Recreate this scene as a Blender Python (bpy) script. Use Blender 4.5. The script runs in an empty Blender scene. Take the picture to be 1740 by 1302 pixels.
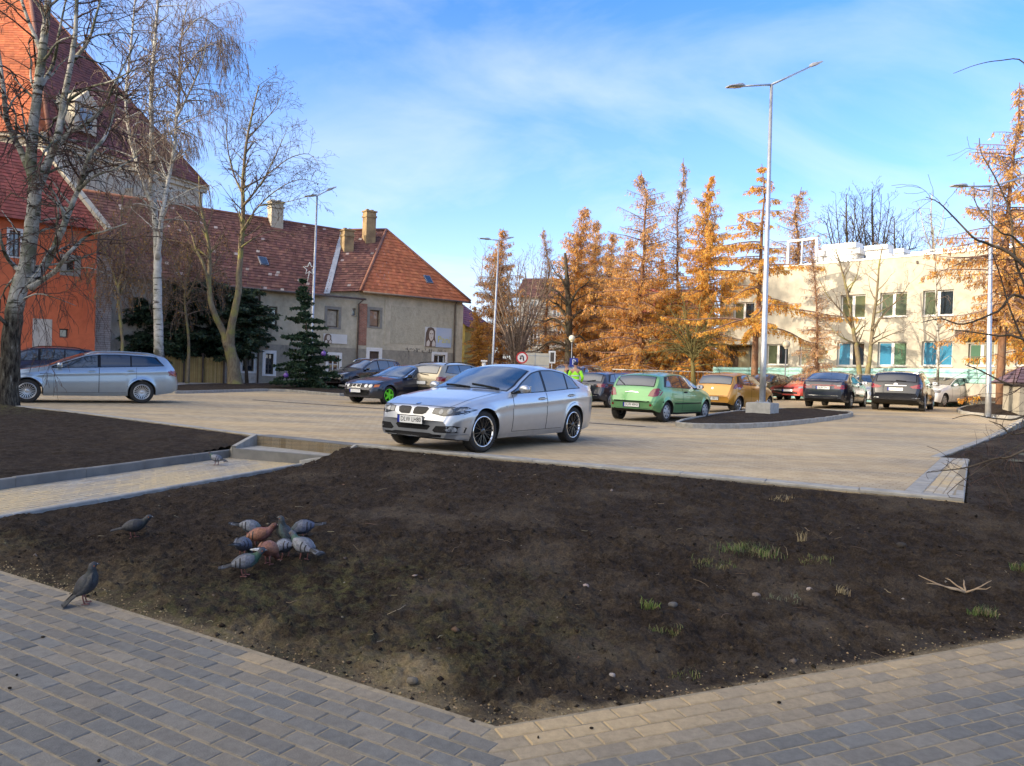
EXPOSURE=1.62
SKY_STRENGTH=0.15
SKY_SAT=1.25
SKY_TINT=(.72,.71,.90,1)
CLOUD_AMT=.8
CLOUD_COL=(2.45,2.6,2.95,1)
FILL_GLOW=(9.6,8.6,7.1,1)
SUN_STRENGTH=2.0
SHADE_Y=27; SHADE_H=14.0
import bpy, bmesh, math, random
import numpy as np
from mathutils import Vector, Matrix
from mathutils.bvhtree import BVHTree
R=math.radians
random.seed(7); np.random.seed(7)
scn=bpy.context.scene
COL=scn.collection
# ---------------------------------------------------------------- camera
FPX=1290.0; CX,CY=870.0,651.0; EYE=1.6; LOT=0.32
ROLL=R(1.85); PITCH=R(0.84)
fwd=Vector((0,math.cos(PITCH),-math.sin(PITCH)))
rt0=Vector((1,0,0)); up0=rt0.cross(fwd)
rt=rt0*math.cos(ROLL)+up0*math.sin(ROLL)
up=-rt0*math.sin(ROLL)+up0*math.cos(ROLL)
CAMP=Vector((0,0,EYE))
def ray(px,py):
    return rt*((px-CX)/FPX)-up*((py-CY)/FPX)+fwd
def G(px,py,z=LOT):
    d=ray(px,py); t=(z-EYE)/d.z
    return CAMP+d*t
def D(px,py,y):
    d=ray(px,py); return CAMP+d*(y/d.y)
def PX(p):
    d=Vector(p)-CAMP; w=d.dot(fwd)
    return (CX+FPX*d.dot(rt)/w, CY-FPX*d.dot(up)/w)
cam=bpy.data.cameras.new('camera'); camo=bpy.data.objects.new('camera',cam); COL.objects.link(camo)
cam.sensor_fit='HORIZONTAL'; cam.sensor_width=36; cam.lens=36*FPX/1740; cam.clip_end=5000; cam.clip_start=0.05
M=Matrix.Identity(4)
for i in range(3):
    M[i][0]=rt[i]; M[i][1]=up[i]; M[i][2]=-fwd[i]; M[i][3]=CAMP[i]
camo.matrix_world=M
scn.camera=camo
scn.view_settings.view_transform='Standard'; scn.view_settings.look='None'; scn.view_settings.gamma=1
scn.view_settings.exposure=EXPOSURE
scn.cycles.max_bounces=6; scn.cycles.transparent_max_bounces=12; scn.cycles.caustics_reflective=False; scn.cycles.caustics_refractive=False
# ---------------------------------------------------------------- node helpers
def S(r,g,b):
    f=lambda c:(c/255/12.92 if c/255<=.04045 else ((c/255+.055)/1.055)**2.4)
    return (f(r),f(g),f(b),1)
class N:
    def __init__(s,nt): s.nt=nt; s.n=nt.nodes; s.l=nt.links
    def a(s,t,**kw):
        n=s.n.new(t)
        for k,v in kw.items():
            if hasattr(n,k) and not k[0].isupper(): setattr(n,k,v)
        return n
    def link(s,a,b): s.l.new(a,b)
def val(n,key,v): n.inputs[key].default_value=v
MATS={}
def newmat(name):
    m=bpy.data.materials.new(name); m.use_nodes=True
    nt=m.node_tree; nt.nodes.clear(); k=N(nt)
    out=k.a('ShaderNodeOutputMaterial'); b=k.a('ShaderNodeBsdfPrincipled')
    k.link(b.outputs[0],out.inputs[0])
    MATS[name]=m
    return m,k,b,out
def ramp(k,fac,stops):
    r=k.a('ShaderNodeValToRGB'); e=r.color_ramp.elements
    e[0].position,e[0].color=stops[0]; e[1].position,e[1].color=stops[-1]
    for p,c in stops[1:-1]:
        x=e.new(p); x.color=c
    k.link(fac,r.inputs[0]); return r.outputs[0]
def coord(k,kind='Object',scale=None):
    t=k.a('ShaderNodeTexCoord'); o=t.outputs[kind]
    if scale:
        mp=k.a('ShaderNodeMapping'); mp.inputs['Scale'].default_value=scale; k.link(o,mp.inputs[0]); o=mp.outputs[0]
    return o
def noise(k,vec,scale,detail=5,rough=.55):
    n=k.a('ShaderNodeTexNoise'); val(n,'Scale',scale); val(n,'Detail',detail); val(n,'Roughness',rough)
    k.link(vec,n.inputs['Vector']); return n.outputs['Fac']
def mix(k,f,a,b,mode='MIX'):
    m=k.a('ShaderNodeMix',data_type='RGBA',blend_type=mode)
    if isinstance(f,(int,float)): m.inputs[0].default_value=f
    else: k.link(f,m.inputs[0])
    for i,v in ((6,a),(7,b)):
        if isinstance(v,(tuple,list)): m.inputs[i].default_value=v
        else: k.link(v,m.inputs[i])
    return m.outputs[2]
def bumpn(k,b,h,strength,dist=.02):
    bp=k.a('ShaderNodeBump'); val(bp,'Strength',strength); val(bp,'Distance',dist)
    k.link(h,bp.inputs['Height']); k.link(bp.outputs[0],b.inputs['Normal'])
def pm(name,c1,c2=None,rough=.6,scale=4,metal=0,bump=0,bscale=40,spec=.5,coat=0,detail=6,lo=.35,hi=.65,attr=False,attrmode='MULTIPLY',emit=0,world=False):
    m,k,b,out=newmat(name)
    c2=c2 or c1
    if world:
        g=k.a('ShaderNodeNewGeometry'); co=g.outputs['Position']
    else: co=coord(k)
    if c2!=c1:
        f=noise(k,co,scale,detail); c=ramp(k,f,[(lo,c1),(hi,c2)])
    else:
        rgb=k.a('ShaderNodeRGB'); rgb.outputs[0].default_value=c1; c=rgb.outputs[0]
    if attr:
        a=k.a('ShaderNodeAttribute'); a.attribute_name='Col'
        c=mix(k,1,c,a.outputs['Color'],attrmode)
    k.link(c,b.inputs['Base Color'])
    val(b,'Roughness',rough); val(b,'Metallic',metal); val(b,'Specular IOR Level',spec); val(b,'Coat Weight',coat)
    if coat: val(b,'Coat Roughness',.06)
    if bump: bumpn(k,b,noise(k,co,bscale,6),bump)
    if emit:
        k.link(c,b.inputs['Emission Color']); val(b,'Emission Strength',emit)
    return m
def colmat(name,rough=.7,bump=0,bscale=60,nscale=8,namt=.35,spec=.4,trans=0,metal=0,world=True):
    """base colour comes from the per-face 'Col' attribute, broken up by noise"""
    m,k,b,out=newmat(name)
    a=k.a('ShaderNodeAttribute'); a.attribute_name='Col'
    if world: co=k.a('ShaderNodeNewGeometry').outputs['Position']
    else: co=coord(k)
    f=noise(k,co,nscale,8,.65)
    g=ramp(k,f,[(.25,(1-namt,)*3+(1,)),(.75,(1+namt*.6,)*3+(1,))])
    c=mix(k,1,a.outputs['Color'],g,'MULTIPLY')
    k.link(c,b.inputs['Base Color']); val(b,'Roughness',rough); val(b,'Specular IOR Level',spec); val(b,'Metallic',metal)
    if bump: bumpn(k,b,noise(k,co,bscale,6),bump)
    if trans:
        t=k.a('ShaderNodeBsdfTranslucent'); k.link(c,t.inputs[0]); ms=k.a('ShaderNodeMixShader'); val(ms,0,trans)
        k.link(b.outputs[0],ms.inputs[1]); k.link(t.outputs[0],ms.inputs[2]); k.link(ms.outputs[0],out.inputs[0])
    return m
# ---------------------------------------------------------------- mesh helpers
class MB:
    def __init__(s): s.v=[]; s.f=[]; s.m=[]; s.c=[]; s.sm=[]
    def add(s,vs,fs,mi=0,col=None,smooth=False):
        o=len(s.v); s.v.extend(vs)
        for f in fs:
            s.f.append(tuple(i+o for i in f)); s.m.append(mi); s.c.append(col); s.sm.append(smooth)
    def quad(s,a,b,c,d,mi=0,col=None): s.add([a,b,c,d],[(0,1,2,3)],mi,col)
    def box(s,c,e,rz=0,mi=0,col=None,ex=None,ey=None,ez=None):
        """centre c, half extents e; optional own axes"""
        ex=Vector(ex) if ex is not None else Vector((math.cos(rz),math.sin(rz),0))
        ey=Vector(ey) if ey is not None else Vector((-math.sin(rz),math.cos(rz),0))
        ez=Vector(ez) if ez is not None else Vector((0,0,1))
        c=Vector(c); vs=[]
        for k in (-1,1):
            for j in (-1,1):
                for i in (-1,1): vs.append(c+ex*e[0]*i+ey*e[1]*j+ez*e[2]*k)
        s.add(vs,[(0,2,3,1),(4,5,7,6),(0,1,5,4),(2,6,7,3),(0,4,6,2),(1,3,7,5)],mi,col)
    def bar(s,a,b,w,h,upv=(0,0,1),mi=0,col=None):
        a=Vector(a); b=Vector(b); d=b-a; L=d.length; d/=L
        u=Vector(upv); sx=d.cross(u)
        if sx.length<1e-4: sx=d.cross(Vector((1,0,0)))
        sx.normalize(); u=sx.cross(d)
        s.box((a+b)/2,(L/2,w/2,h/2),mi=mi,col=col,ex=d,ey=sx,ez=u)
    def tube(s,pts,rad,n=6,mi=0,col=None,cap=True,smooth=True):
        pts=[Vector(p) for p in pts]
        if isinstance(rad,(int,float)): rad=[rad]*len(pts)
        vs=[]; fs=[]; ref=None
        for i,p in enumerate(pts):
            t=(pts[min(i+1,len(pts)-1)]-pts[max(i-1,0)])
            if t.length<1e-9: t=Vector((0,0,1))
            t.normalize()
            if ref is None:
                ref=t.cross(Vector((0,0,1)) if abs(t.z)<.9 else Vector((1,0,0)))
            else: ref=ref-t*ref.dot(t)
            if ref.length<1e-6: ref=t.cross(Vector((1,0,.3)))
            ref.normalize(); bn=t.cross(ref)
            for k in range(n):
                a=2*math.pi*k/n
                vs.append(p+(ref*math.cos(a)+bn*math.sin(a))*rad[i])
        for i in range(len(pts)-1):
            for k in range(n):
                k2=(k+1)%n
                fs.append((i*n+k,i*n+k2,(i+1)*n+k2,(i+1)*n+k))
        if cap and n>2:
            fs.append(tuple(range(n))[::-1]); fs.append(tuple((len(pts)-1)*n+k for k in range(n)))
        s.add(vs,fs,mi,col,smooth)
    def lathe(s,prof,o=(0,0,0),axis='z',n=24,mi=0,col=None,smooth=True,close=False):
        """prof: (radius, height)"""
        o=Vector(o); vs=[]; fs=[]; m=len(prof)
        for r,h in prof:
            for k in range(n):
                a=2*math.pi*k/n; c,sn=math.cos(a)*r,math.sin(a)*r
                vs.append(o+(Vector((c,sn,h)) if axis=='z' else Vector((c,h,sn)) if axis=='y' else Vector((h,c,sn))))
        rng=range(m) if close else range(m-1)
        for i in rng:
            j=(i+1)%m
            for k in range(n):
                k2=(k+1)%n; q=(i*n+k,i*n+k2,j*n+k2,j*n+k)
                fs.append(q if axis!='y' else q[::-1])
        s.add(vs,fs,mi,col,smooth)
    def grid(s,P,mi=0,col=None,smooth=True,flip=False):
        """P: rows of points"""
        m=len(P); n=len(P[0]); vs=[p for r in P for p in r]; fs=[]
        for i in range(m-1):
            for j in range(n-1):
                q=(i*n+j,i*n+j+1,(i+1)*n+j+1,(i+1)*n+j)
                fs.append(q[::-1] if flip else q)
        s.add(vs,fs,mi,col,smooth)
    def ball(s,c,r,n=10,m=6,mi=0,col=None):
        rr=r if isinstance(r,(tuple,list)) else (r,r,r); c=Vector(c); vs=[]; fs=[]
        for i in range(m+1):
            t=math.pi*i/m
            for k in range(n):
                a=2*math.pi*k/n
                vs.append(c+Vector((rr[0]*math.sin(t)*math.cos(a),rr[1]*math.sin(t)*math.sin(a),rr[2]*math.cos(t))))
        for i in range(m):
            for k in range(n):
                fs.append((i*n+k,(i+1)*n+k,(i+1)*n+(k+1)%n,i*n+(k+1)%n))
        s.add(vs,fs,mi,col,True)
    def mesh(s,name,mats):
        me=bpy.data.meshes.new(name)
        me.from_pydata([tuple(v) for v in s.v],[],s.f)
        for m in (mats if isinstance(mats,(list,tuple)) else [mats]): me.materials.append(m)
        me.polygons.foreach_set('material_index',s.m)
        me.polygons.foreach_set('use_smooth',s.sm)
        if any(c is not None for c in s.c):
            at=me.color_attributes.new('Col','FLOAT_COLOR','CORNER')
            nl=len(me.loops); buf=np.ones((nl,4),dtype=np.float32); k=0
            for f,c in zip(s.f,s.c):
                n=len(f)
                if c is not None: buf[k:k+n,:3]=c[:3]
                k+=n
            at.data.foreach_set('color',buf.ravel())
        me.update(); return me
    def build(s,name,mats,parent=None,loc=None,rz=0):
        o=bpy.data.objects.new(name,s.mesh(name,mats)); COL.objects.link(o)
        if parent: o.parent=parent
        if loc is not None: o.location=loc
        if rz: o.rotation_euler=(0,0,rz)
        return o
def thing(name,label,cat,loc=(0,0,0),rz=0,group=None):
    o=bpy.data.objects.new(name,None); COL.objects.link(o); o.empty_display_size=.2
    o.location=loc; o.rotation_euler=(0,0,rz); tag(o,label,cat,group); return o
def tag(o,label,cat,group=None):
    o['label']=label; o['category']=cat
    if group: o['group']=group
    return o
def kind(o,k): o['kind']=k; return o
def copy_tree(o,parent=None):
    c=o.copy(); COL.objects.link(c)
    if parent: c.parent=parent
    for ch in list(o.children): copy_tree(ch,c)
    return c
def textmesh(txt,size,mat,name,parent,mw,extrude=.001,align='CENTER',xs=1):
    cu=bpy.data.curves.new(name,'FONT'); cu.body=txt; cu.size=size; cu.align_x=align; cu.align_y='CENTER'; cu.extrude=extrude; cu.resolution_u=2
    t=bpy.data.objects.new(name+'_tmp',cu); COL.objects.link(t)
    dg=bpy.context.evaluated_depsgraph_get()
    me=bpy.data.meshes.new_from_object(t.evaluated_get(dg)); bpy.data.objects.remove(t); bpy.data.curves.remove(cu)
    me.transform(Matrix.Diagonal((xs,1,1,1))); me.transform(mw); me.materials.clear(); me.materials.append(mat)
    o=bpy.data.objects.new(name,me); COL.objects.link(o); o.parent=parent; return o
def rnd(a,b): return random.uniform(a,b)
def jit(c,a):
    k=1+rnd(-a,a); return tuple(max(0,x*k*(1+rnd(-a,a)*.3)) for x in c[:3])
# ---------------------------------------------------------------- world and sun
SUN_AZ=R(25)      # the light travels along (cos, sin) of this angle
SUN_EL=R(15)
w=bpy.data.worlds.new('World'); scn.world=w; w.use_nodes=True
k=N(w.node_tree); k.n.clear()
wo=k.a('ShaderNodeOutputWorld'); bg=k.a('ShaderNodeBackground'); k.link(bg.outputs[0],wo.inputs[0])
sky=k.a('ShaderNodeTexSky'); sky.sky_type='NISHITA'; sky.sun_disc=False; sky.sun_elevation=SUN_EL
to_sun=Vector((-math.cos(SUN_AZ)*math.cos(SUN_EL),-math.sin(SUN_AZ)*math.cos(SUN_EL),math.sin(SUN_EL)))
sky.sun_rotation=math.atan2(to_sun.x,to_sun.y)%(2*math.pi)
sky.air_density=1.0; sky.dust_density=.6; sky.ozone_density=3.0; sky.altitude=400
val(bg,'Strength',SKY_STRENGTH)
tc=k.a('ShaderNodeTexCoord'); sep=k.a('ShaderNodeSeparateXYZ'); k.link(tc.outputs['Generated'],sep.inputs[0])
def math_(op,a,b=None):
    n=k.a('ShaderNodeMath',operation=op)
    for i,v in ((0,a),(1,b)):
        if v is None: continue
        if isinstance(v,(int,float)): n.inputs[i].default_value=v
        else: k.link(v,n.inputs[i])
    return n.outputs[0]
zz=math_('ADD',math_('MAXIMUM',sep.outputs[2],0.0),.42)
cx=k.a('ShaderNodeCombineXYZ'); k.link(math_('DIVIDE',sep.outputs[0],zz),cx.inputs[0]); k.link(math_('DIVIDE',sep.outputs[1],zz),cx.inputs[1])
mp=k.a('ShaderNodeMapping'); mp.inputs['Rotation'].default_value=(0,0,R(-52)); mp.inputs['Scale'].default_value=(1.15,1.9,1); mp.inputs['Location'].default_value=(.9,.35,0)
k.link(cx.outputs[0],mp.inputs[0])
n1=k.a('ShaderNodeTexNoise'); val(n1,'Scale',1.7); val(n1,'Detail',9); val(n1,'Roughness',.56); val(n1,'Distortion',.5); k.link(mp.outputs[0],n1.inputs['Vector'])
n2=k.a('ShaderNodeTexNoise'); val(n2,'Scale',.55); val(n2,'Detail',2); k.link(mp.outputs[0],n2.inputs['Vector'])
m1=ramp(k,n1.outputs['Fac'],[(.40,(0,0,0,1)),(.74,(1,1,1,1))])
m2=ramp(k,n2.outputs['Fac'],[(.34,(.35,.35,.35,1)),(.60,(1,1,1,1))])
mask=mix(k,1,m1,m2,'MULTIPLY')
hz=ramp(k,sep.outputs[2],[(0,(.75,.75,.75,1)),(.2,(.28,.28,.28,1)),(.5,(0,0,0,1))])
mask=mix(k,1,mask,hz,'SCREEN')
hs=k.a('ShaderNodeHueSaturation'); val(hs,'Saturation',SKY_SAT); val(hs,'Value',1.0); k.link(sky.outputs[0],hs.inputs['Color'])
tint=mix(k,1,hs.outputs[0],SKY_TINT,'MULTIPLY')
mm=k.a('ShaderNodeMath',operation='MULTIPLY'); val(mm,1,CLOUD_AMT); k.link(mask,mm.inputs[0])
skyc=mix(k,mm.outputs[0],tint,CLOUD_COL)
# warm fill glow added to the unseen sky round the low sun
dp=k.a('ShaderNodeVectorMath',operation='DOT_PRODUCT'); k.link(tc.outputs['Generated'],dp.inputs[0]); dp.inputs[1].default_value=tuple(to_sun)
gl=ramp(k,dp.outputs['Value'],[(.15,(0,0,0,1)),(.5,(.22,.22,.22,1)),(.9,(1,1,1,1))])
skyc=mix(k,gl,skyc,FILL_GLOW)
k.link(skyc,bg.inputs['Color'])
sl=bpy.data.lights.new('sun','SUN'); sl.energy=SUN_STRENGTH; sl.angle=R(.5); sl.color=(1,.83,.62)
so=bpy.data.objects.new('sun',sl); COL.objects.link(so); so.rotation_euler=to_sun.to_track_quat('Z','Y').to_euler(); so.location=(-20,-20,40)
# ================================================================ cars
def sstep(a,b,x):
    t=min(1,max(0,(x-a)/(b-a))); return t*t*(3-2*t)
def lotz(x,y): return LOT+.27*sstep(4,16,x)*sstep(18,30,y)
def Gl(px,py):
    z=LOT
    for _ in range(12):
        p=G(px,py,z); z=lotz(p.x,p.y)
    return G(px,py,z)
def at(px,y,py=660):
    p=D(px,py,y); return Vector((p.x,y,lotz(p.x,y)))
def paint(name,c,metal=.55,rough=.32,coat=1.0):
    m,k,b,out=newmat(name)
    co=coord(k); f=noise(k,co,3,4)
    cc=ramp(k,f,[(.3,tuple(x*.93 for x in c[:3])+(1,)),(.7,c)])
    # road film along the lower flanks
    sp=k.a('ShaderNodeSeparateXYZ'); k.link(co,sp.inputs[0])
    ml=k.a('ShaderNodeMapRange'); k.link(sp.outputs[2],ml.inputs[0]); val(ml,1,.55); val(ml,2,.15); val(ml,3,0); val(ml,4,.55)
    d=k.a('ShaderNodeMath',operation='MULTIPLY'); k.link(ml.outputs[0],d.inputs[0]); k.link(noise(k,co,9,6),d.inputs[1])
    cc=mix(k,d.outputs[0],cc,(.17,.15,.12,1))
    k.link(cc,b.inputs['Base Color']); val(b,'Metallic',metal); val(b,'Roughness',rough); val(b,'Coat Weight',coat); val(b,'Coat Roughness',.04)
    return m
GLASS=None
def glassmat(name,c,rough=.03):
    m,k,b,out=newmat(name); val(b,'Base Color',c); val(b,'Roughness',rough); val(b,'Specular IOR Level',.9); val(b,'Coat Weight',1.0); val(b,'Coat IOR',1.65); val(b,'Coat Roughness',.01); return m
glassmat('car glass',(.02,.032,.045,1)); glassmat('tinted glass',(.006,.007,.009,1))
pm('black plastic',(.009,.009,.010,1),(.015,.015,.016,1),rough=.6,scale=30,spec=.25)
pm('gloss black',(.006,.006,.007,1),rough=.3,spec=.25)
pm('seam',(.006,.006,.006,1),rough=.8)
pm('rubber',(.014,.014,.014,1),(.028,.026,.023,1),rough=.85,scale=14,bump=.3,bscale=120)
pm('chrome',(.75,.76,.78,1),rough=.12,metal=1)
pm('alloy',(.55,.56,.58,1),(.45,.46,.47,1),rough=.3,metal=.9,scale=20)
pm('black alloy',(.012,.012,.013,1),rough=.25,coat=.5)
pm('green alloy',(.16,.75,.03,1),(.14,.65,.03,1),rough=.35)
pm('hubcap',(.42,.43,.44,1),(.34,.35,.36,1),rough=.4,metal=.4,scale=18)
pm('tail lens',(.22,.006,.01,1),(.12,.004,.008,1),rough=.08,coat=1,scale=25)
pm('clear lens',(.32,.34,.36,1),(.12,.13,.14,1),rough=.06,coat=1,scale=22)
pm('dark lens',(.05,.055,.06,1),(.02,.022,.024,1),rough=.06,coat=1,scale=18)
pm('lamp bowl',(.45,.46,.48,1),(.3,.31,.33,1),rough=.15,metal=.5,coat=1,scale=40)
pm('amber lens',(.6,.16,.01,1),rough=.1,coat=1)
pm('plate white',(.75,.76,.74,1),rough=.4)
pm('plate blue',(.01,.03,.3,1),rough=.4)
pm('plate ink',(.01,.01,.01,1),rough=.5)
pm('roundel blue',(.05,.2,.6,1),rough=.3)
def cv(pts,sig=.035):
    L=pts[-1][0]; xs=np.linspace(-.3,L+.3,2400); ys=np.interp(xs,[p[0] for p in pts],[p[1] for p in pts])
    dx=xs[1]-xs[0]; kk=int(max(1,3*sig/dx)); g=np.exp(-.5*(np.arange(-kk,kk+1)*dx/sig)**2); g/=g.sum()
    yp=np.pad(ys,kk,mode='edge'); yb=np.convolve(yp,g,'valid')
    return lambda s: np.interp(s,xs,yb)
PROF=([0,.12,.3,.5,.7,.84,.93,1],[.93,.962,.985,1,.995,.985,.968,.94])
class Car:
    def __init__(c,sp):
        c.sp=sp; c.L=sp['L']; c.Wh=sp['W']/2; c.wb=sp['wb']; c.fo=sp['fo']; c.r=sp.get('r',.315); c.H=sp['H']
        c.sw=(c.fo,c.fo+c.wb); c.Ra=c.r+sp.get('gap',.05); c.xc=c.fo+c.wb/2
        sg=sp.get('sig',.035)
        c.top=cv(sp['top'],sg); c.belt=cv(sp['belt'],sg); c.bot=cv(sp['bot'],.05)
        L=c.L
        c.plan=cv(sp.get('plan') or [(0,.70),(.05,.80),(.16,.89),(.4,.955),(.9,.99),(L/2,1),(L-.9,.985),(L-.35,.94),(L-.12,.885),(L-.04,.83),(L,.74)],.05)
        c.bf=sp.get('bf',.16); c.br=sp.get('br',.10); c.tum=sp.get('tum',.36); c.crown=cv(sp.get('crown') or [(0,.03),(L*.25,.05),(L*.36,.085),(L*.5,.07),(L*.75,.07),(L*.88,.06),(L,.03)],.1)
    def low(c,s):
        z=c.bot(s)
        for w in c.sw:
            d=abs(s-w)
            if d<c.Ra: z=max(z,c.r+math.sqrt(c.Ra**2-d*d))
        return min(z,c.zb(s)-.03)
    def zt(c,s): return float(c.top(s))
    def zb(c,s): return float(min(c.belt(s),c.top(s)-.015))
    def ze(c,s):
        zb,zt=c.zb(s),c.zt(s); return max(zb+.004,zt-float(c.crown(s))*min(1,(zt-zb)/.25+.15))
    def w(c,s): return c.Wh*float(c.plan(s))
    def yside(c,s,z):
        zb=c.zb(s); z0=float(c.bot(s)); w=c.w(s)
        if z<=zb:
            y=w*np.interp((z-z0)/max(.05,zb-z0),*PROF)
            for sw in c.sw:
                d=math.hypot(s-sw,z-c.r)-c.Ra
                if -.02<d<.14: y+=c.sp.get('flare',.012)*math.exp(-(d/.05)**2)
            cr=c.sp.get('crease')
            if cr:
                zc=zb-cr; y+=.007*math.exp(-((z-zc)/.03)**2)-.008*sstep(zc+.01,zc-.05,z) if cr else 0
            return float(y)
        u=(z-zb)/max(.004,c.ze(s)-zb); return float(w*.94*(1-0)+(c.ye(s)-w*.94)*u**1.12)
    def ye(c,s):
        h=c.ze(s)-c.zb(s); return c.w(s)*.94-c.tum*h-.02*min(1,h/.2)
    def loc(c,s,y,z):
        q=(y/c.Wh)**2
        ss=s+c.bf*q*max(0,1-s/.7)-c.br*q*max(0,1-(c.L-s)/.7)
        return Vector((c.xc-ss,y,z))
    def side(c,s,z,sg): return c.loc(s,sg*c.yside(s,z),z)
    def topp(c,s,q):
        ye=c.ye(s); ze=c.ze(s); return c.loc(s,ye*q,ze+(c.zt(s)-ze)*(1-abs(q)**2.3))
    def body(c):
        L=c.L; st=set(np.round(np.arange(0,L,.045),4))|set(np.round(np.linspace(0,.3,22),4))|set(np.round(np.linspace(L-.5,L,34),4))
        for w in c.sw:
            for a in np.linspace(0,math.pi,25): st.add(round(w+c.Ra*math.cos(a),4))
            st.add(round(w+c.Ra+.002,4)); st.add(round(w-c.Ra-.002,4))
        st=sorted(x for x in st if 0<=x<=L)
        out=[st[0]]
        for x in st[1:]:
            if x-out[-1]>.0015: out.append(x)
        st=out; st[-1]=L
        T=[0,.03,.08,.15,.25,.36,.48,.58,.67,.74,.79,.83,.87,.91,.95,.98,1]; U=[.12,.3,.5,.7,.88,1]; Q=[.97,.93,.86,.76,.62,.46,.3,.15,0]
        rows=[]
        for s in st:
            lo=c.low(s); zb=c.zb(s); ze=c.ze(s)
            h=[(0,lo),(c.yside(s,lo)*.6,lo)]
            h=[(y,z) for y,z in h]
            for t in T: z=lo+(zb-lo)*t; h.append((c.yside(s,z),z))
            yb=c.w(s)*.94; ye=c.ye(s)
            for u in U: h.append((yb+(ye-yb)*u**1.12,zb+(ze-zb)*u))
            for q in Q: h.append((ye*q,ze+(c.zt(s)-ze)*(1-q**2.3)))
            rows.append(h)
        n=len(rows[0]); V=[]; F=[]; MI=[]; nb=2
        ring=2*(n-1)
        for s,h in zip(st,rows):
            for y,z in h: V.append(c.loc(s,y,z))
            for y,z in h[-2:0:-1]: V.append(c.loc(s,-y,z))
        for i in range(len(st)-1):
            for j in range(ring):
                j2=(j+1)%ring
                F.append((i*ring+j,i*ring+j2,(i+1)*ring+j2,(i+1)*ring+j))
                MI.append(1 if (j<2 or j>=ring-2) else 0)
        F.append(tuple(range(ring))); MI.append(0); b=(len(st)-1)*ring; F.append(tuple(b+j for j in range(ring))[::-1]); MI.append(0)
        c.V=V; c.F=F
        me=bpy.data.meshes.new('body'); me.from_pydata([tuple(v) for v in V],[],F)
        me.polygons.foreach_set('material_index',MI); me.polygons.foreach_set('use_smooth',[True]*len(F))
        bm=bmesh.new(); bm.from_mesh(me); bmesh.ops.recalc_face_normals(bm,faces=bm.faces)
        for f in bm.faces:
            if len(f.verts)>8: f.smooth=False
        for e in bm.edges:
            if len(e.link_faces)==2:
                a=e.calc_face_angle(0)
                if a>R(50): e.smooth=False
        bm.to_mesh(me); bm.free()
        c.bvh=BVHTree.FromPolygons([tuple(v) for v in V],F)
        return me
    # ---- patches
    def cast(c,poly,frm,off,rings=3,dens=.035):
        """poly: (a,b) pairs; frm 'F','B' (y,z), 'T' (s,y), 'L','R' (s,z)"""
        P=[]; m=len(poly)
        for i in range(m):
            a=poly[i]; b=poly[(i+1)%m]; n=max(1,int(math.hypot(b[0]-a[0],b[1]-a[1])/dens))
            for kk in range(n): P.append((a[0]+(b[0]-a[0])*kk/n,a[1]+(b[1]-a[1])*kk/n))
        cxm=sum(p[0] for p in P)/len(P); cym=sum(p[1] for p in P)/len(P)
        def hit(a,b):
            if frm=='F': o,d=Vector((9,a,b)),Vector((-1,0,0))
            elif frm=='B': o,d=Vector((-9,a,b)),Vector((1,0,0))
            elif frm=='T': o,d=Vector((c.xc-a,b,5)),Vector((0,0,-1))
            elif frm=='L': o,d=Vector((c.xc-a,5,b)),Vector((0,-1,0))
            else: o,d=Vector((c.xc-a,-5,b)),Vector((0,1,0))
            h,nn,_,_=c.bvh.ray_cast(o,d)
            if h is None: return None
            if nn.dot(d)>0: nn=-nn
            return h+(nn*.6-d*.4).normalized()*off
        rowsP=[]; prev=None
        for kk in range(rings+1):
            f=1-kk/rings if kk<rings else 0.0
            row=[hit(cxm+(p[0]-cxm)*max(f,.02),cym+(p[1]-cym)*max(f,.02)) for p in P]
            good=[x for x in row if x is not None]
            if not good: continue
            last=good[0]
            for i in range(len(row)):
                if row[i] is None: row[i]=last
                else: last=row[i]
            rowsP.append(row+[row[0]])
        return rowsP
    def patch(c,mb,poly,frm,off=.004,mi=0,rings=3,smooth=True):
        mb.grid(c.cast(poly,frm,off,rings),mi,None,smooth)
    def sgrid(c,mb,s0,s1,zlo,zhi,sg,off,mi=0,ns=16,nz=7,sl0=0,sl1=0):
        P=[]
        for i in range(ns+1):
            row=[]
            for j in range(nz+1):
                v=j/nz; s=(s0+sl0*v)+((s1+sl1*v)-(s0+sl0*v))*i/ns
                a,b=zlo(s),zhi(s); b=max(a+.001,b); z=a+(b-a)*v
                e=.01; p=c.side(s,z,sg); ps=c.side(s+e,z,sg)-c.side(s-e,z,sg); pz=c.side(s,z+e,sg)-c.side(s,z-e,sg)
                nn=ps.cross(pz)
                if nn.length<1e-9: nn=Vector((0,sg,0))
                nn.normalize()
                if nn.y*sg<0: nn=-nn
                row.append(p+nn*off)
            P.append(row)
        mb.grid(P,mi,None,True)
    def tgrid(c,mb,s0,s1,q,off,mi=0,ns=14,nq=14,q0=None,inset=None):
        P=[]
        for i in range(ns+1):
            s=s0+(s1-s0)*i/ns; row=[]
            for j in range(nq+1):
                qq=(-q+2*q*j/nq); e=.008
                p=c.topp(s,qq); a=c.topp(s+e,qq)-c.topp(s-e,qq); b=c.topp(s,min(1,qq+.02))-c.topp(s,max(-1,qq-.02))
                nn=a.cross(b); nn.normalize()
                if nn.z<0 or (abs(nn.z)<.02 and nn.x*(c.xc-s)<0): nn=-nn
                row.append(p+nn*off)
            P.append(row)
        mb.grid(P,mi,None,True)
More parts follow.
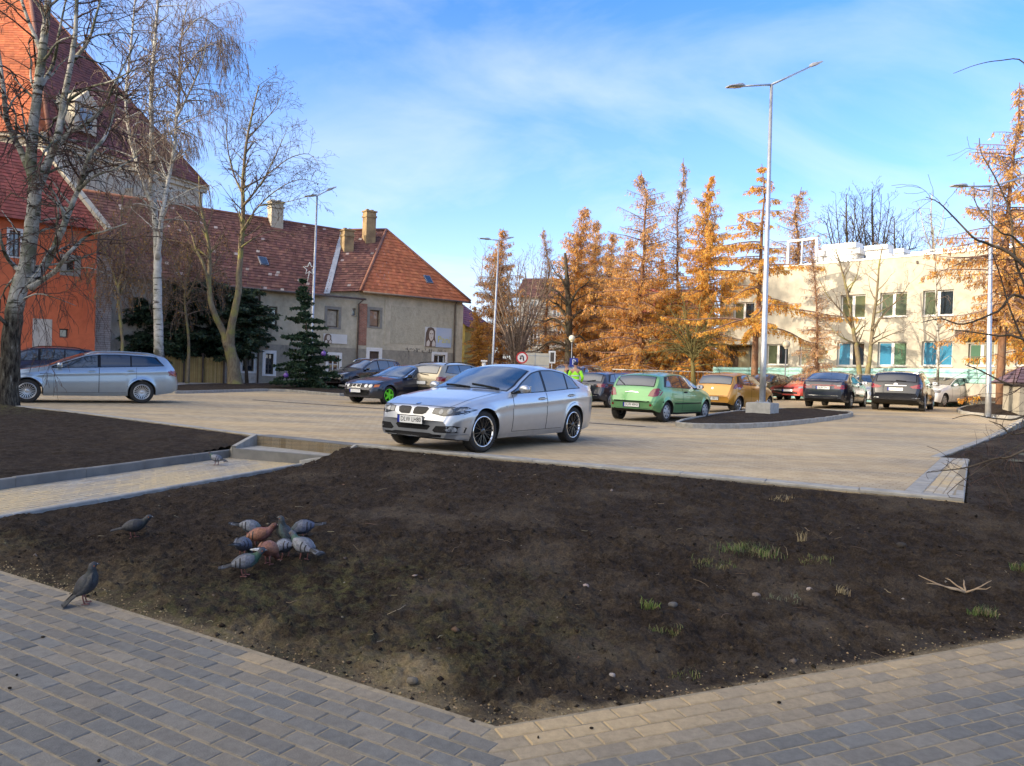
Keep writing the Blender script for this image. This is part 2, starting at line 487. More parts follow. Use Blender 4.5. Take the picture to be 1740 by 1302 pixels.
def wheel(r,wd,style,mats,rimr):
    """tyre, rim as meshes; outer side towards +y"""
    t=MB(); h=wd/2
    t.lathe([(rimr-.005,-h+.012),(r-.035,-h),(r-.01,-h+.016),(r-.001,-h+.045),(r,0),(r-.001,h-.045),(r-.01,h-.016),(r-.035,h),(rimr+.012,h-.008),(rimr-.005,h-.014)],axis='y',n=40,close=True)
    for a in range(60):
        an=2*math.pi*a/60; e=Vector((math.cos(an),0,math.sin(an)))
        for y in (-.35,.35): t.box(e*(r-.001)+Vector((0,y*wd,0)),(.004,wd*.11,.007),ex=e,ey=(0,1,0),ez=Vector((0,1,0)).cross(e))
    m=MB()
    m.lathe([(rimr+.004,h-.012),(rimr-.002,h-.004),(rimr-.014,h-.006),(rimr-.022,h-.03),(rimr-.03,h-.10),(rimr-.04,-h+.03)],axis='y',n=40,mi=1)
    m.lathe([(rimr-.03,h-.10),(.02,h-.095),(.0,h-.095)],axis='y',n=24,mi=2)
    ro=rimr-.012
    kn,n=style
    if kn=='multi':
        for i in range(n):
            a=2*math.pi*i/n; e=Vector((math.cos(a),0,math.sin(a))); tt=Vector((0,1,0)).cross(e)
            for d in ((-.16,.16) if n<14 else (0,)):
                e2=Vector((math.cos(a+d),0,math.sin(a+d)))
                p0=e*.05+Vector((0,h-.03,0)); p1=(e2 if n<14 else e)*ro+Vector((0,h-.014,0))
                m.bar(p0,p1,.011 if n<14 else .017*rimr/.2,.022,upv=(0,1,0),mi=0)
    elif kn=='five':
        for i in range(n):
            a=2*math.pi*i/n
            for rr0,rr1,w0 in ((.04,.11,.085),(.10,.16,.07),(.15,ro,.058)):
                e=Vector((math.cos(a),0,math.sin(a)))
                m.bar(e*rr0+Vector((0,h-.024,0)),e*rr1+Vector((0,h-.018,0)),w0,.026,upv=(0,1,0),mi=0)
    else: # wheel cover with slots
        m.lathe([(ro,h-.016),(ro*.8,h-.006),(ro*.45,h-.002),(ro*.2,h+.004),(0,h+.006)],axis='y',n=32,mi=0)
        for i in range(n):
            a=2*math.pi*(i+.5)/n; e=Vector((math.cos(a),0,math.sin(a)))
            m.box(e*ro*.78+Vector((0,h-.006,0)),(ro*.13,.006,.016),ex=e,ey=(0,1,0),ez=Vector((0,1,0)).cross(e),mi=2)
    m.lathe([(.055,h-.035),(.055,h-.018),(.045,h-.010),(.03,h-.008),(0,h-.008)],axis='y',n=20,mi=0 if kn!='cover' else 1)
    return t.mesh('tyre',MATS['rubber']),m.mesh('rim',mats)
def mirror_y(poly): return [(-a,b) for a,b in poly]
def make_car(name,label,sp,head,ref,loc,scale=1.0,group='cars parked on the car park'):
    """ref: which wheel ('FL','FR','RL','RR') stands at loc; head: heading vector"""
    c=Car(sp); me=c.body(); hv=Vector((head[0],head[1],0)).normalized(); lv=Vector((-hv.y,hv.x,0))
    hx=c.wb/2*scale; hy=(c.Wh-.12)*scale
    off=hv*(hx if ref[0]=='F' else -hx)+lv*(hy if ref[1]=='L' else -hy)
    base=Vector(loc)-off; base.z=loc[2]+.008
    root=thing(name,label,'car',base,math.atan2(hv.y,hv.x),group); root.scale=(scale,)*3
    PM=sp['paint']; GL=MATS[sp.get('glass','car glass')]; BP=MATS['black plastic']; SE=MATS['seam']
    bo=bpy.data.objects.new('body',me); COL.objects.link(bo); bo.parent=root
    me.materials.append(PM); me.materials.append(BP)
    sd={}
    belt=lambda s:c.zb(s)
    # glazing
    f=MB(); c.tgrid(f,sp['ws'][0]-.03,sp['ws'][1]+.02,.965,.0025); f.build('windscreen_surround',MATS['gloss black'],root)
    f=MB(); c.tgrid(f,sp['ws'][0],sp['ws'][1],.925,.005); wsob=f.build('windscreen',MATS['car glass'],root)
    if sp.get('rw'):
        f=MB(); c.tgrid(f,sp['rw'][0]-.015,sp['rw'][1]+.015,sp.get('rwq',.9)+.035,.0025); f.build('rear_window_surround',MATS['gloss black'],root)
        f=MB(); c.tgrid(f,sp['rw'][0],sp['rw'][1],sp.get('rwq',.9),.005); f.build('rear_window',GL,root)
    gt=sp.get('gt',.045); gb=sp.get('gb',.02)
    for sg in (1,-1):
        d0,d1,sl=sp['dlo']
        f=MB(); c.sgrid(f,d0,d1,lambda s:belt(s)+gb-.012,lambda s:max(belt(s)+gb-.011,c.ze(s)-gt+.02),sg,.003,ns=30,sl1=sl); f.build('window_trim',MATS['gloss black' if not sp.get('chrometrim') else 'chrome'],root)
        for i,(a,b,s0,s1) in enumerate(sp['panes']):
            f=MB(); c.sgrid(f,a,b,lambda s:belt(s)+gb,lambda s:c.ze(s)-gt,sg,.0065,ns=18,sl0=s0,sl1=s1); f.build('side_window',MATS[sp.get('glass','car glass')] if i>0 else MATS['car glass'],root)
        # doors: a dark gap below, the painted skin above it
        for (a,b,hs) in sp['doors']:
            def lo(s,m=.05):
                z=float(c.bot(s))+sp.get('doorlo',.10)
                for sw in c.sw:
                    d=abs(s-sw)
                    if d<c.Ra+m: z=max(z,c.r+math.sqrt(max(0,(c.Ra+m)**2-d*d)))
                return min(z,belt(s)-.03)
            f=MB(); c.sgrid(f,a-.008,b+.008,lambda s:lo(s)-.008,lambda s:belt(s)-.004,sg,.0008,ns=24,nz=22); g=f
            g.build('door_gap',SE,root)
            f=MB(); c.sgrid(f,a,b,lo,lambda s:belt(s)+.001,sg,.0042,ns=24,nz=22); dr=f.build('door',PM,root)
            z=belt(hs)-sp.get('hz',.1); h=MB(); p=c.side(hs,z,sg); p2=c.side(hs+.2,z+.005,sg)
            h.bar(p+Vector((0,sg*.022,0)),p2+Vector((0,sg*.022,0)),.02,.028); h.bar(p+Vector((-.03,sg*.008,-.0)),p2+Vector((.04,sg*.008,0)),.02,.045,mi=1)
            h.build('handle',[PM if not sp.get('darkhandles') else BP,SE],dr)
        if sp.get('strip'):
            z0,z1,mt=sp['strip']; f=MB()
            a=c.sw[0]+c.Ra+.06; b=c.sw[1]-c.Ra-.06
            c.sgrid(f,a,b,lambda s:z0,lambda s:z1,sg,.012,ns=20,nz=2); f.build('side_moulding',MATS[mt],root)
        # sill
        f=MB(); c.sgrid(f,c.sw[0]+c.Ra+.02,c.sw[1]-c.Ra-.02,lambda s:float(c.bot(s))+.004,lambda s:float(c.bot(s))+.055,sg,.006,ns=18,nz=2); f.build('side_skirt',PM if sp.get('paintsill') else BP,root)
        # mirror
        ms=sp['ws'][0]+.22; z=belt(ms)+.07; p=c.side(ms,belt(ms)+.03,sg)
        f=MB(); f.ball((p.x,p.y+sg*.14,z+.02),(.065,.105,.07),14,10); f.bar(p+Vector((0,-sg*.02,.005)),(p.x,p.y+sg*.1,z-.015),.05,.04,mi=1)
        f.box((p.x-.052,p.y+sg*.145,z+.02),(.008,.085,.052),mi=2)
        f.build('wing_mirror',[PM if sp.get('paintmirror',True) else BP,BP,MATS['chrome']],root)
    # bonnet
    s0,s1,q=sp['bonnet']; f=MB(); c.tgrid(f,s0-.008,s1+.008,q+.012,.0012,ns=24); f.build('bonnet_gap',SE,root)
    f=MB(); c.tgrid(f,s0,s1,q,.003,ns=24); f.build('bonnet',PM,root)
    if sp.get('boot'):
        s0,s1,q=sp['boot']; f=MB(); c.tgrid(f,s0-.008,s1+.006,q+.014,.0012,ns=20); f.build('boot_gap',SE,root)
        f=MB(); c.tgrid(f,s0,s1,q,.003,ns=20); f.build('boot_lid',PM,root)
    # front, rear and side fittings
    for (nm,mt,poly,frm,off,mir) in sp.get('fit',[]):
        for pl in ([poly,mirror_y(poly)] if mir and frm in 'FB' else [poly]):
            for fr in (('L','R') if frm=='S' else (frm,)):
                f=MB(); c.patch(f,pl,fr,off); f.build(nm,PM if mt=='paint' else MATS[mt],root)
    for (nm,mt,y,z,rr,frm,off) in sp.get('discs',[]):
        for yy in ((y,-y) if y else (0,)):
            pl=[(yy+rr*math.cos(a*math.pi/10),z+rr*math.sin(a*math.pi/10)) for a in range(20)]
            f=MB(); c.patch(f,pl,frm,off,rings=2); f.build(nm,MATS[mt],root)
    for (frm,z,txt,hw) in sp.get('plates',[]):
        o,d=(Vector((9,0,z)),Vector((-1,0,0))) if frm=='F' else (Vector((-9,0,z)),Vector((1,0,0)))
        x=None
        for zz in (-.05,0,.05):
            h=c.bvh.ray_cast(o+Vector((0,0,zz)),d)[0]
            if h is not None: x=h.x if x is None else (max(x,h.x) if frm=='F' else min(x,h.x))
        sg=1 if frm=='F' else -1; x+=sg*.012
        f=MB(); f.box((x-sg*.002,0,z),(.006,hw+.012,.067),mi=1); f.box((x,0,z),(.008,hw,.056))
        rd=Vector((0,sg,0))
        f.box(Vector((x+sg*.0015,0,z))-rd*(hw-.022),(.008,.022,.056),mi=2)
        pl=f.build('number_plate',[MATS['plate white'],BP,MATS['plate blue']],root)
        mw=Matrix(((0,0,sg,x+sg*.0095),(sg,0,0,sg*.022),(0,1,0,z),(0,0,0,1)))
        if txt: textmesh(txt,.105,MATS['plate ink'],'plate_lettering',pl,mw,xs=.86*hw/.26)
    for (frm,lst) in sp.get('wipers',[]):
        f=MB()
        for (s,y),(s2,y2) in lst:
            pts=[]
            for t in np.linspace(0,1,8):
                a=s+(s2-s)*t; b=y+(y2-y)*t; h=c.bvh.ray_cast(Vector((c.xc-a,b,5)),Vector((0,0,-1)))[0] if frm=='T' else c.bvh.ray_cast(Vector((-9,b,a)),Vector((1,0,0)))[0]
                if h is not None: pts.append(h+Vector((-.02 if frm=='B' else 0,0,.018 if frm=='T' else .006)))
            if len(pts)>1: f.tube(pts,.011,5)
        if f.v: f.build('wiper',BP,root)
    if sp.get('rails'):
        a,b,mt=sp['rails']
        for sg in (1,-1):
            pts=[]
            for t in np.linspace(0,1,14):
                s=a+(b-a)*t; p=c.topp(s,sg*.93); up_=.055*min(1,min(t,1-t)/.1); pts.append(p+Vector((0,0,up_)))
            f=MB(); f.tube(pts,.016,6); f.build('roof_rail',MATS[mt] if mt!='paint' else PM,root)
    if sp.get('aerial'):
        s=sp['aerial']; p=c.topp(s,0); f=MB(); f.tube([p,p+Vector((-.06,0,.06)),p+Vector((-.16,0,.2))],[.012,.007,.004],5); f.build('aerial',BP,root)
    if sp.get('spoiler'):
        s,z,q=sp['spoiler']; f=MB(); ye=c.ye(s-.1)*q; pts=[]
        P=[[c.loc(s-.25,ye*j/6,z(0,j/6)+.004) for j in range(-6,7)],[c.loc(s-.05,ye*j/6,z(1,j/6)+.012) for j in range(-6,7)],[c.loc(s+.10,ye*j/6,z(2,j/6)) for j in range(-6,7)],[c.loc(s+.09,ye*j/6,z(2,j/6)-.03) for j in range(-6,7)],[c.loc(s-.2,ye*j/6,z(0,j/6)-.04) for j in range(-6,7)]]
        f.grid(P); f.build('roof_spoiler',PM,root)
    # wheels
    wm=sp.get('wmats',('alloy','alloy','seam')); rimr=sp.get('rimr',.205); tw=.205
    tm,rm=wheel(c.r,tw,sp.get('wstyle',('multi',10)),[MATS[x] for x in wm],rimr)
    steer=sp.get('steer',0)
    for i,sw in enumerate(c.sw):
        for sg in (1,-1):
            e=thing_part('wheel',root,(c.xc-sw,sg*(c.w(sw)*.985-tw/2-.012),c.r),(steer if i==0 else 0)+(0 if sg>0 else math.pi))
            for nm,mm in (('tyre',tm),('rim',rm)):
                o=bpy.data.objects.new(nm,mm); COL.objects.link(o); o.parent=e
                o.rotation_euler=(0,rnd(0,6),0)
    return root,c
def thing_part(nm,parent,loc,rz=0):
    o=bpy.data.objects.new(nm,None); COL.objects.link(o); o.parent=parent; o.location=loc; o.rotation_euler=(0,0,rz); o.empty_display_size=.1; return o
U_=(.573,.82); OPP=(-.573,-.82)
PT={n:paint('paint '+n,c,m,r) for n,c,m,r in [
 ('silver',(.47,.49,.52,1),.65,.28),('ice silver',(.33,.41,.49,1),.65,.28),('black blue',(.008,.010,.02,1),.3,.25),('dark navy',(.012,.016,.035,1),.4,.28),
 ('near black',(.008,.009,.014,1),.3,.22),('beige',(.36,.31,.22,1),.5,.33),('mint green',(.13,.34,.13,1),.4,.32),('mustard',(.52,.24,.018,1),.3,.33),
 ('red',(.55,.05,.035,1),.1,.3),('dark green',(.012,.02,.014,1),.4,.25),('grey silver',(.42,.46,.5,1),.6,.3),('white',(.72,.73,.74,1),0,.3),('blue',(.02,.05,.22,1),.4,.28),('plum',(.02,.014,.035,1),.4,.28)]}
def sedan(L=4.52,W=1.817,H=1.42,wb=2.76,fo=.77,**kw):
    k=L/4.52; h=H/1.42
    tp=[(0,.42),(.015,.56),(.04,.645),(.10,.705),(.5,.815),(1.0,.90),(1.42,.965),(1.85,1.185),(2.25,1.36),(2.55,1.412),(2.95,1.42),(3.35,1.372),(3.75,1.22),(4.06,1.085),(4.3,1.062),(4.43,1.035),(4.485,.93),(4.52,.62)]
    bt=[(0,.40),(.03,.56),(.10,.655),(.5,.76),(1.42,.893),(2.5,.93),(3.5,.985),(4.1,1.0),(4.40,.985),(4.475,.88),(4.52,.58)]
    d=dict(L=L,W=W,H=H,wb=wb,fo=fo,top=[(a*k,b*h) for a,b in tp],belt=[(a*k,b*h) for a,b in bt],bot=[(0,.24),(.4*k,.19),(1.5*k,.2),(3*k,.2),(4*k,.22),(4.4*k,.26),(L,.38)],
     ws=(1.47*k,2.24*k),rw=(3.40*k,4.0*k),dlo=(1.5*k,3.80*k,-.22),panes=[(1.55*k,2.50*k,.0,.0),(2.57*k,3.27*k,0,.02),(3.32*k,3.74*k,.02,-.2)],
     doors=[(1.52*k,2.53*k,2.28*k),(2.55*k,3.52*k,3.28*k)],bonnet=(.14*k,1.40*k,.86),boot=(4.08*k,4.44*k,.80))
    d.update(kw); return d
def estate(L=4.83,W=1.886,H=1.5,wb=2.85,fo=.93,**kw):
    k=L/4.83; h=H/1.5
    tp=[(0,.45),(.02,.6),(.06,.70),(.15,.765),(.6,.89),(1.1,.985),(1.38,1.04),(1.8,1.24),(2.3,1.425),(2.7,1.485),(3.2,1.5),(4.0,1.47),(4.38,1.425),(4.5,1.36),(4.68,1.10),(4.76,.98),(4.80,.85),(4.83,.55)]
    bt=[(0,.42),(.03,.58),(.12,.69),(.6,.82),(1.4,.955),(2.5,1.0),(3.8,1.06),(4.5,1.10),(4.66,1.02),(4.76,.92),(4.80,.8),(4.83,.5)]
    d=dict(L=L,W=W,H=H,wb=wb,fo=fo,top=[(a*k,b*h) for a,b in tp],belt=[(a*k,b*h) for a,b in bt],bot=[(0,.26),(.4*k,.2),(1.5*k,.2),(3.2*k,.2),(4.2*k,.24),(4.65*k,.3),(L,.42)],
     ws=(1.46*k,2.28*k),rw=(4.46*k,4.68*k),rwq=.86,dlo=(1.5*k,4.42*k,-.25),panes=[(1.55*k,2.62*k,0,0),(2.70*k,3.46*k,0,0),(3.50*k,4.38*k,0,-.28)],
     doors=[(1.56*k,2.65*k,2.38*k),(2.67*k,3.62*k,3.38*k)],bonnet=(.2*k,1.38*k,.84),crown=[(0,.03),(1.2*k,.05),(1.8*k,.085),(2.6*k,.07),(4.2*k,.07),(4.6*k,.05),(L,.03)])
    d.update(kw); return d
def hatch(L=4.02,W=1.755,H=1.42,wb=2.54,fo=.83,doors3=True,**kw):
    k=L/4.02; h=H/1.42
    tp=[(0,.42),(.02,.55),(.05,.64),(.14,.71),(.5,.83),(1.0,.94),(1.2,.985),(1.6,1.19),(2.0,1.36),(2.35,1.415),(2.8,1.415),(3.35,1.36),(3.56,1.32),(3.66,1.24),(3.84,.99),(3.90,.94),(3.955,.82),(4.0,.62),(4.02,.45)]
    bt=[(0,.40),(.03,.53),(.12,.64),(.5,.76),(1.2,.90),(2.2,.935),(3.2,.965),(3.7,.975),(3.82,.93),(3.93,.80),(3.99,.58),(4.02,.42)]
    d=dict(L=L,W=W,H=H,wb=wb,fo=fo,top=[(a*k,b*h) for a,b in tp],belt=[(a*k,b*h) for a,b in bt],bot=[(0,.25),(.4*k,.2),(1.5*k,.2),(2.8*k,.2),(3.5*k,.24),(3.9*k,.29),(L,.36)],
     ws=(1.27*k,2.0*k),rw=(3.60*k,3.83*k),rwq=.84,dlo=(1.3*k,3.55*k,-.2),
     panes=[(1.36*k,2.42*k,0,0),(2.50*k,3.44*k,0,-.24)] if doors3 else [(1.36*k,2.22*k,0,0),(2.30*k,2.95*k,0,0),(2.99*k,3.44*k,0,-.22)],
     doors=[(1.32*k,2.46*k,2.2*k)] if doors3 else [(1.32*k,2.25*k,2.0*k),(2.27*k,3.02*k,2.80*k)],bonnet=(.18*k,1.2*k,.84),crown=[(0,.03),(1.0*k,.05),(1.6*k,.085),(2.4*k,.07),(3.4*k,.07),(3.8*k,.04),(L,.03)],r=.29,rimr=.19)
    d.update(kw); return d
def suv(L=4.82,W=1.94,H=1.76,wb=2.91,fo=.9,**kw):
    d=estate(L,W,1.5,wb,fo); h=H/1.5
    d['H']=H; d['top']=[(a,b*(1.15 if b<1.05 else 1.15+(b-1.05)/.45*(h-1.15))) for a,b in d['top']]; d['belt']=[(a,b*1.13) for a,b in d['belt']]
    d['bot']=[(0,.38),(.4,.30),(1.5,.30),(3.2,.30),(4.2,.34),(4.6,.4),(L,.5)]; d['r']=.37; d['rimr']=.24; d.update(kw); return d
def tails(y0,y1,z0,z1): return [(y0,z0),(y1,z0+.02),(y1,z1),(y0+.03,z1-.01)]
def rect(y0,y1,z0,z1): return [(y0,z0),(y1,z0),(y1,z1),(y0,z1)]
# ================================================================ ground, paving, soil
def v2(p): return Vector((p[0],p[1]))
def dseg(p,a,b):
    ab=b-a; t=max(0,min(1,(p-a).dot(ab)/max(1e-9,ab.dot(ab)))); return (p-a-ab*t).length
def dpoly(p,pts): return min(dseg(p,pts[i],pts[i+1]) for i in range(len(pts)-1))
def inside(p,poly):
    c=False; n=len(poly); x,y=p[0],p[1]; j=n-1
    for i in range(n):
        xi,yi=poly[i][0],poly[i][1]; xj,yj=poly[j][0],poly[j][1]
        if (yi>y)!=(yj>y) and x<(xj-xi)*(y-yi)/(yj-yi)+xi: c=not c
        j=i
    return c
g2=lambda px,py,z=LOT: v2(G(px,py,z))
# car park outline (near edge, then the two sides)
E_far=g2(20,690); E_l=g2(140,703); E_s0=g2(437,741); E_s1=g2(603,758); E_c=g2(1638,853); E_c2=g2(1646,781); E_r0=g2(1597,778); E_r1=g2(1740,724)
rdir=(E_r1-E_r0).normalized(); E_r2=E_r0+rdir*40
ldir=(E_far-E_l).normalized(); E_ll=E_far+ldir*25
lot_edge=[E_ll,E_far,E_l,E_s0,E_s1,E_c,E_c2,E_r0,E_r2]
lot_poly=[E_ll,E_far,E_l,E_s0,E_s1,E_c,E_c2,E_r0,E_r2,Vector((45,95)),Vector((-50,95)),Vector((-50,20))]
# stairs and path
s_lt=g2(401,762,.16); s_lb=g2(402,775.6,0); s_rb=g2(515,788.5,0)
pdir=(g2(402,775.6,0)-g2(0,832,0)).normalized()
P_l=g2(402,775.6,0); P_r=g2(515,788.5,0); P_l2=P_l-pdir*16; P_r2=P_r-pdir*16
path_poly=[P_l,P_r,P_r2,P_l2]
# front pavement
K=g2(838,1237,0); A_l=(g2(0,973,0)-K).normalized(); A_r=(g2(1740,1086,0)-K).normalized()
W_l=K+A_l*14; W_r=K+A_r*14
front=[W_l,K,W_r]
front_poly=[W_l,K,W_r,Vector((14,-6)),Vector((-12,-6))]
# base ground to the horizon, upper terrain carrying the car park
f=MB(); f.quad((-2500,-2500,-.12),(2500,-2500,-.12),(2500,2500,-.12),(-2500,2500,-.12))
pm('earth',(.10,.085,.05,1),(.055,.06,.03,1),rough=.95,scale=.15,detail=9,world=True)
kind(f.build('ground',MATS['earth']),'structure')
def sheet(name,poly,z,mat,thick=.0,zf=None,cell=None):
    bm=bmesh.new(); vs=[bm.verts.new((p[0],p[1],z)) for p in poly]; fc=bm.faces.new(vs)
    if fc.normal.z<0: fc.normal_flip()
    bmesh.ops.triangulate(bm,faces=[fc])
    if zf:
        for _ in range(12):
            es=[e for e in bm.edges if e.calc_length()>cell]
            if not es: break
            bmesh.ops.subdivide_edges(bm,edges=es,cuts=1); bmesh.ops.triangulate(bm,faces=[x for x in bm.faces if len(x.verts)>3])
        for v in bm.verts: v.co.z=zf(v.co.x,v.co.y)
    if thick:
        r=bmesh.ops.extrude_face_region(bm,geom=list(bm.faces)); 
        for v in [x for x in r['geom'] if isinstance(x,bmesh.types.BMVert)]: v.co.z-=0
        for v in [x for x in bm.verts if x not in set(q for q in r['geom'] if isinstance(q,bmesh.types.BMVert))]: v.co.z-=thick
    bmesh.ops.recalc_face_normals(bm,faces=bm.faces)
    me=bpy.data.meshes.new(name); bm.to_mesh(me); bm.free(); me.materials.append(mat)
    o=bpy.data.objects.new(name,me); COL.objects.link(o); return o
# lot paving: sand swept over small concrete blocks
m,k,b,out=newmat('lot paving')
geo=k.a('ShaderNodeNewGeometry'); mp_=k.a('ShaderNodeMapping'); mp_.inputs['Rotation'].default_value=(0,0,R(37)); k.link(geo.outputs['Position'],mp_.inputs[0])
br_=k.a('ShaderNodeTexBrick'); val(br_,'Scale',1.0); val(br_,'Mortar Size',.009); val(br_,'Brick Width',.2); val(br_,'Row Height',.1); val(br_,'Mortar Smooth',.4)
val(br_,'Color1',(.25,.225,.18,1)); val(br_,'Color2',(.42,.38,.30,1)); val(br_,'Mortar',(.15,.11,.06,1)); k.link(mp_.outputs[0],br_.inputs['Vector'])
st=k.a('ShaderNodeMapping'); st.inputs['Rotation'].default_value=(0,0,R(20)); st.inputs['Scale'].default_value=(.28,1.1,1); k.link(geo.outputs['Position'],st.inputs[0])
n1=noise(k,st.outputs[0],.9,8,.62); n2=noise(k,geo.outputs['Position'],2.6,8,.65); n3=noise(k,geo.outputs['Position'],60,4)
sand=ramp(k,n2,[(.25,(.42,.295,.15,1)),(.5,(.57,.42,.225,1)),(.75,(.64,.50,.29,1))])
sand=mix(k,.5,sand,ramp(k,n3,[(.3,(.8,.8,.8,1)),(.7,(1.1,1.1,1.1,1))]),'MULTIPLY')
ms=ramp(k,n1,[(.36,(.2,.2,.2,1)),(.64,(.82,.82,.82,1))])
cc=mix(k,ms,br_.outputs['Color'],sand); 
n4=noise(k,st.outputs[0],.35,4); cc=mix(k,1,cc,ramp(k,n4,[(.3,(.82,.82,.84,1)),(.65,(1.08,1.06,1.02,1))]),'MULTIPLY')
k.link(cc,b.inputs['Base Color']); val(b,'Roughness',.92); val(b,'Specular IOR Level',.25)
hsum=k.a('ShaderNodeMath',operation='ADD'); k.link(n3,hsum.inputs[0]); k.link(br_.outputs['Fac'],hsum.inputs[1]); bumpn(k,b,hsum.outputs[0],.35,.006)
kind(sheet('car_park',lot_poly,LOT,m,thick=.40,zf=lambda x,y:lotz(x,y),cell=4.0),'structure')
# terrain behind and beside the lot at the same level
pm('verge',(.09,.075,.04,1),(.05,.055,.022,1),rough=.95,scale=.8,detail=9,bump=.4,bscale=9,world=True)
far=[(-900,95),(-50,95),(45,95),(900,95),(900,1500),(-900,1500)]
kind(sheet('back_lawn',[(p[0],p[1]) for p in far],LOT-.004,MATS['verge']),'structure')
rr=[E_r0+Vector((1.2,0)),E_r2+Vector((1.2,0)),Vector((45,95)),Vector((400,95)),Vector((400,-20)),Vector((22,-20)),Vector((20,12))]
kind(sheet('side_lawn',rr,.30,MATS['verge']),'structure')
ll=[Vector((-50,20)),Vector((-50,95)),Vector((-400,95)),Vector((-400,-60)),Vector((-20,-20)),E_ll+Vector((-.2,-.8))]
kind(sheet('yard',ll,.30,MATS['verge']),'structure')
# edge kerb of the car park: pale concrete strips
pm('kerb concrete',(.33,.32,.29,1),(.24,.23,.205,1),rough=.85,scale=7,bump=.25,bscale=90,world=True)
pm('dark concrete',(.115,.115,.11,1),(.20,.195,.18,1),rough=.85,scale=3,bump=.25,bscale=70,world=True,lo=.3,hi=.7)
def kerb(name,pts,w,top,bottom,mat,side=1,stone=1.0,zf=None):
    f=MB()
    for a,b_ in zip(pts[:-1],pts[1:]):
        L=(b_-a).length; d=(b_-a)/L; nrm=Vector((-d.y,d.x))*side; n=max(1,round(L/stone))
        for i in range(n):
            p=a+d*(L*(i+.5)/n)+nrm*w/2; z=(zf(p.x,p.y)-LOT) if zf else 0; dz=rnd(-.004,.004)
            l=L/n/2-.003; h=(top-bottom)/2; c=Vector((p.x,p.y,bottom+h+z+dz)); cb=.012
            ex=Vector((d.x,d.y,0)); ey=Vector((nrm.x,nrm.y,0)); vs=[]
            for (e1,zz) in ((0,-h),(0,h-cb),(cb,h)):
                for sx,sy in ((-1,-1),(1,-1),(1,1),(-1,1)): vs.append(c+ex*(l-e1*.5)*sx+ey*(w/2-e1)*sy+Vector((0,0,zz)))
            fs=[(8,9,10,11)]
            for r_ in (0,4):
                for q in range(4): fs.append((r_+q,r_+(q+1)%4,r_+4+(q+1)%4,r_+4+q))
            f.add(vs,fs)
    o=f.build(name,mat); return kind(o,'structure')
kerb('car_park_kerb',[E_ll,E_far,E_l,E_s0],.16,LOT+.02,-.05,MATS['kerb concrete'])
kerb('car_park_kerb',[E_s1,E_c],.24,LOT+.035,-.05,MATS['kerb concrete'])
kerb('car_park_kerb',[E_c,E_c2,E_r0],.10,LOT+.012,.0,MATS['kerb concrete'])
kerb('car_park_kerb',[E_r0,E_r2],.16,LOT+.012,.0,MATS['kerb concrete'],zf=lotz)
# paler blocks laid along the corner of the lot
colblk=colmat('paving blocks',rough=.85,bump=.25,bscale=110,nscale=22,namt=.28,spec=.3)
def pavers(name,region,o,d,rng_u,rng_v,z,cols,sand=(.40,.30,.17),bw=.2,bh=.1,gap=.007,tilt=.0012,sandy=0):
    f=MB(); nrm=Vector((-d.y,d.x))
    for j in range(*rng_v):
        for i in range(*rng_u):
            u=(i+(.5 if j%2 else 0)+.5)*bw; v=(j+.5)*bh; p=o+d*u+nrm*v
            if not region(p): continue
            z0=z+rnd(-.002,.002); tx,ty=rnd(-tilt,tilt),rnd(-tilt,tilt); kq=1+rnd(-.05,.05); c=tuple(x*kq for x in random.choice(cols))
            if sandy:
                t=min(1,max(0,sandy(p)+rnd(-.2,.2))); c=tuple(a*(1-t)+b_*t for a,b_ in zip(c,sand))
            ex=Vector((d.x,d.y,0)); ey=Vector((nrm.x,nrm.y,0)); vs=[]
            for lx,ly,zz in ((bw/2-gap/2,bh/2-gap/2,-.05),(bw/2-gap/2,bh/2-gap/2,-.006),(bw/2-gap/2-.006,bh/2-gap/2-.006,0)):
                for sx,sy in ((-1,-1),(1,-1),(1,1),(-1,1)):
                    vs.append(Vector((p.x,p.y,z0+zz+sx*tx*lx*10+sy*ty*ly*10))+ex*lx*sx+ey*ly*sy)
            fs=[(8,9,10,11)]
            for r_ in (0,4):
                for q in range(4): fs.append((r_+q,r_+(q+1)%4,r_+4+(q+1)%4,r_+4+q))
            f.add(vs,fs,0,c)
    return kind(f.build(name,colblk),'structure')
GREY=[(.134,.131,.119),(.141,.138,.126),(.150,.146,.132),(.126,.123,.113),(.137,.134,.122),(.160,.156,.141)]
mit=((A_l+A_r)*-.5).normalized(); 
def cr(a,b): return a.x*b.y-a.y*b.x
nl=Vector((-A_l.y,A_l.x)); nl=-nl if nl.y>0 else nl
nr=Vector((-A_r.y,A_r.x)); nr=-nr if nr.y>0 else nr
def regL(p): q=p-K; return q.dot(nl)>.0 and cr(mit,q)<-.0 and p.x>-11
def regR(p): q=p-K; return q.dot(nr)>.0 and cr(mit,q)>.0 and p.x<11
sL=lambda p: max(0,.35-((p-K).dot(nl))*2.0)+max(0,math.sin(p.x*2.1+1)*math.sin(p.y*2.7)-.78)*2
sR=lambda p: max(0,.75-((p-K).dot(nr))*1.15)+max(0,math.sin(p.x*1.3+1.4)*math.sin(p.y*1.9+.6)-.35)*1.3
pavers('front_pavement',regL,K,A_l if cr(A_l,nl)>0 else -A_l,(-70,70),(0,60),0.0,GREY,sandy=sL)
pavers('front_pavement',regR,K,A_r if cr(A_r,nr)>0 else -A_r,(-70,70),(0,60),0.0,GREY,sandy=sR)
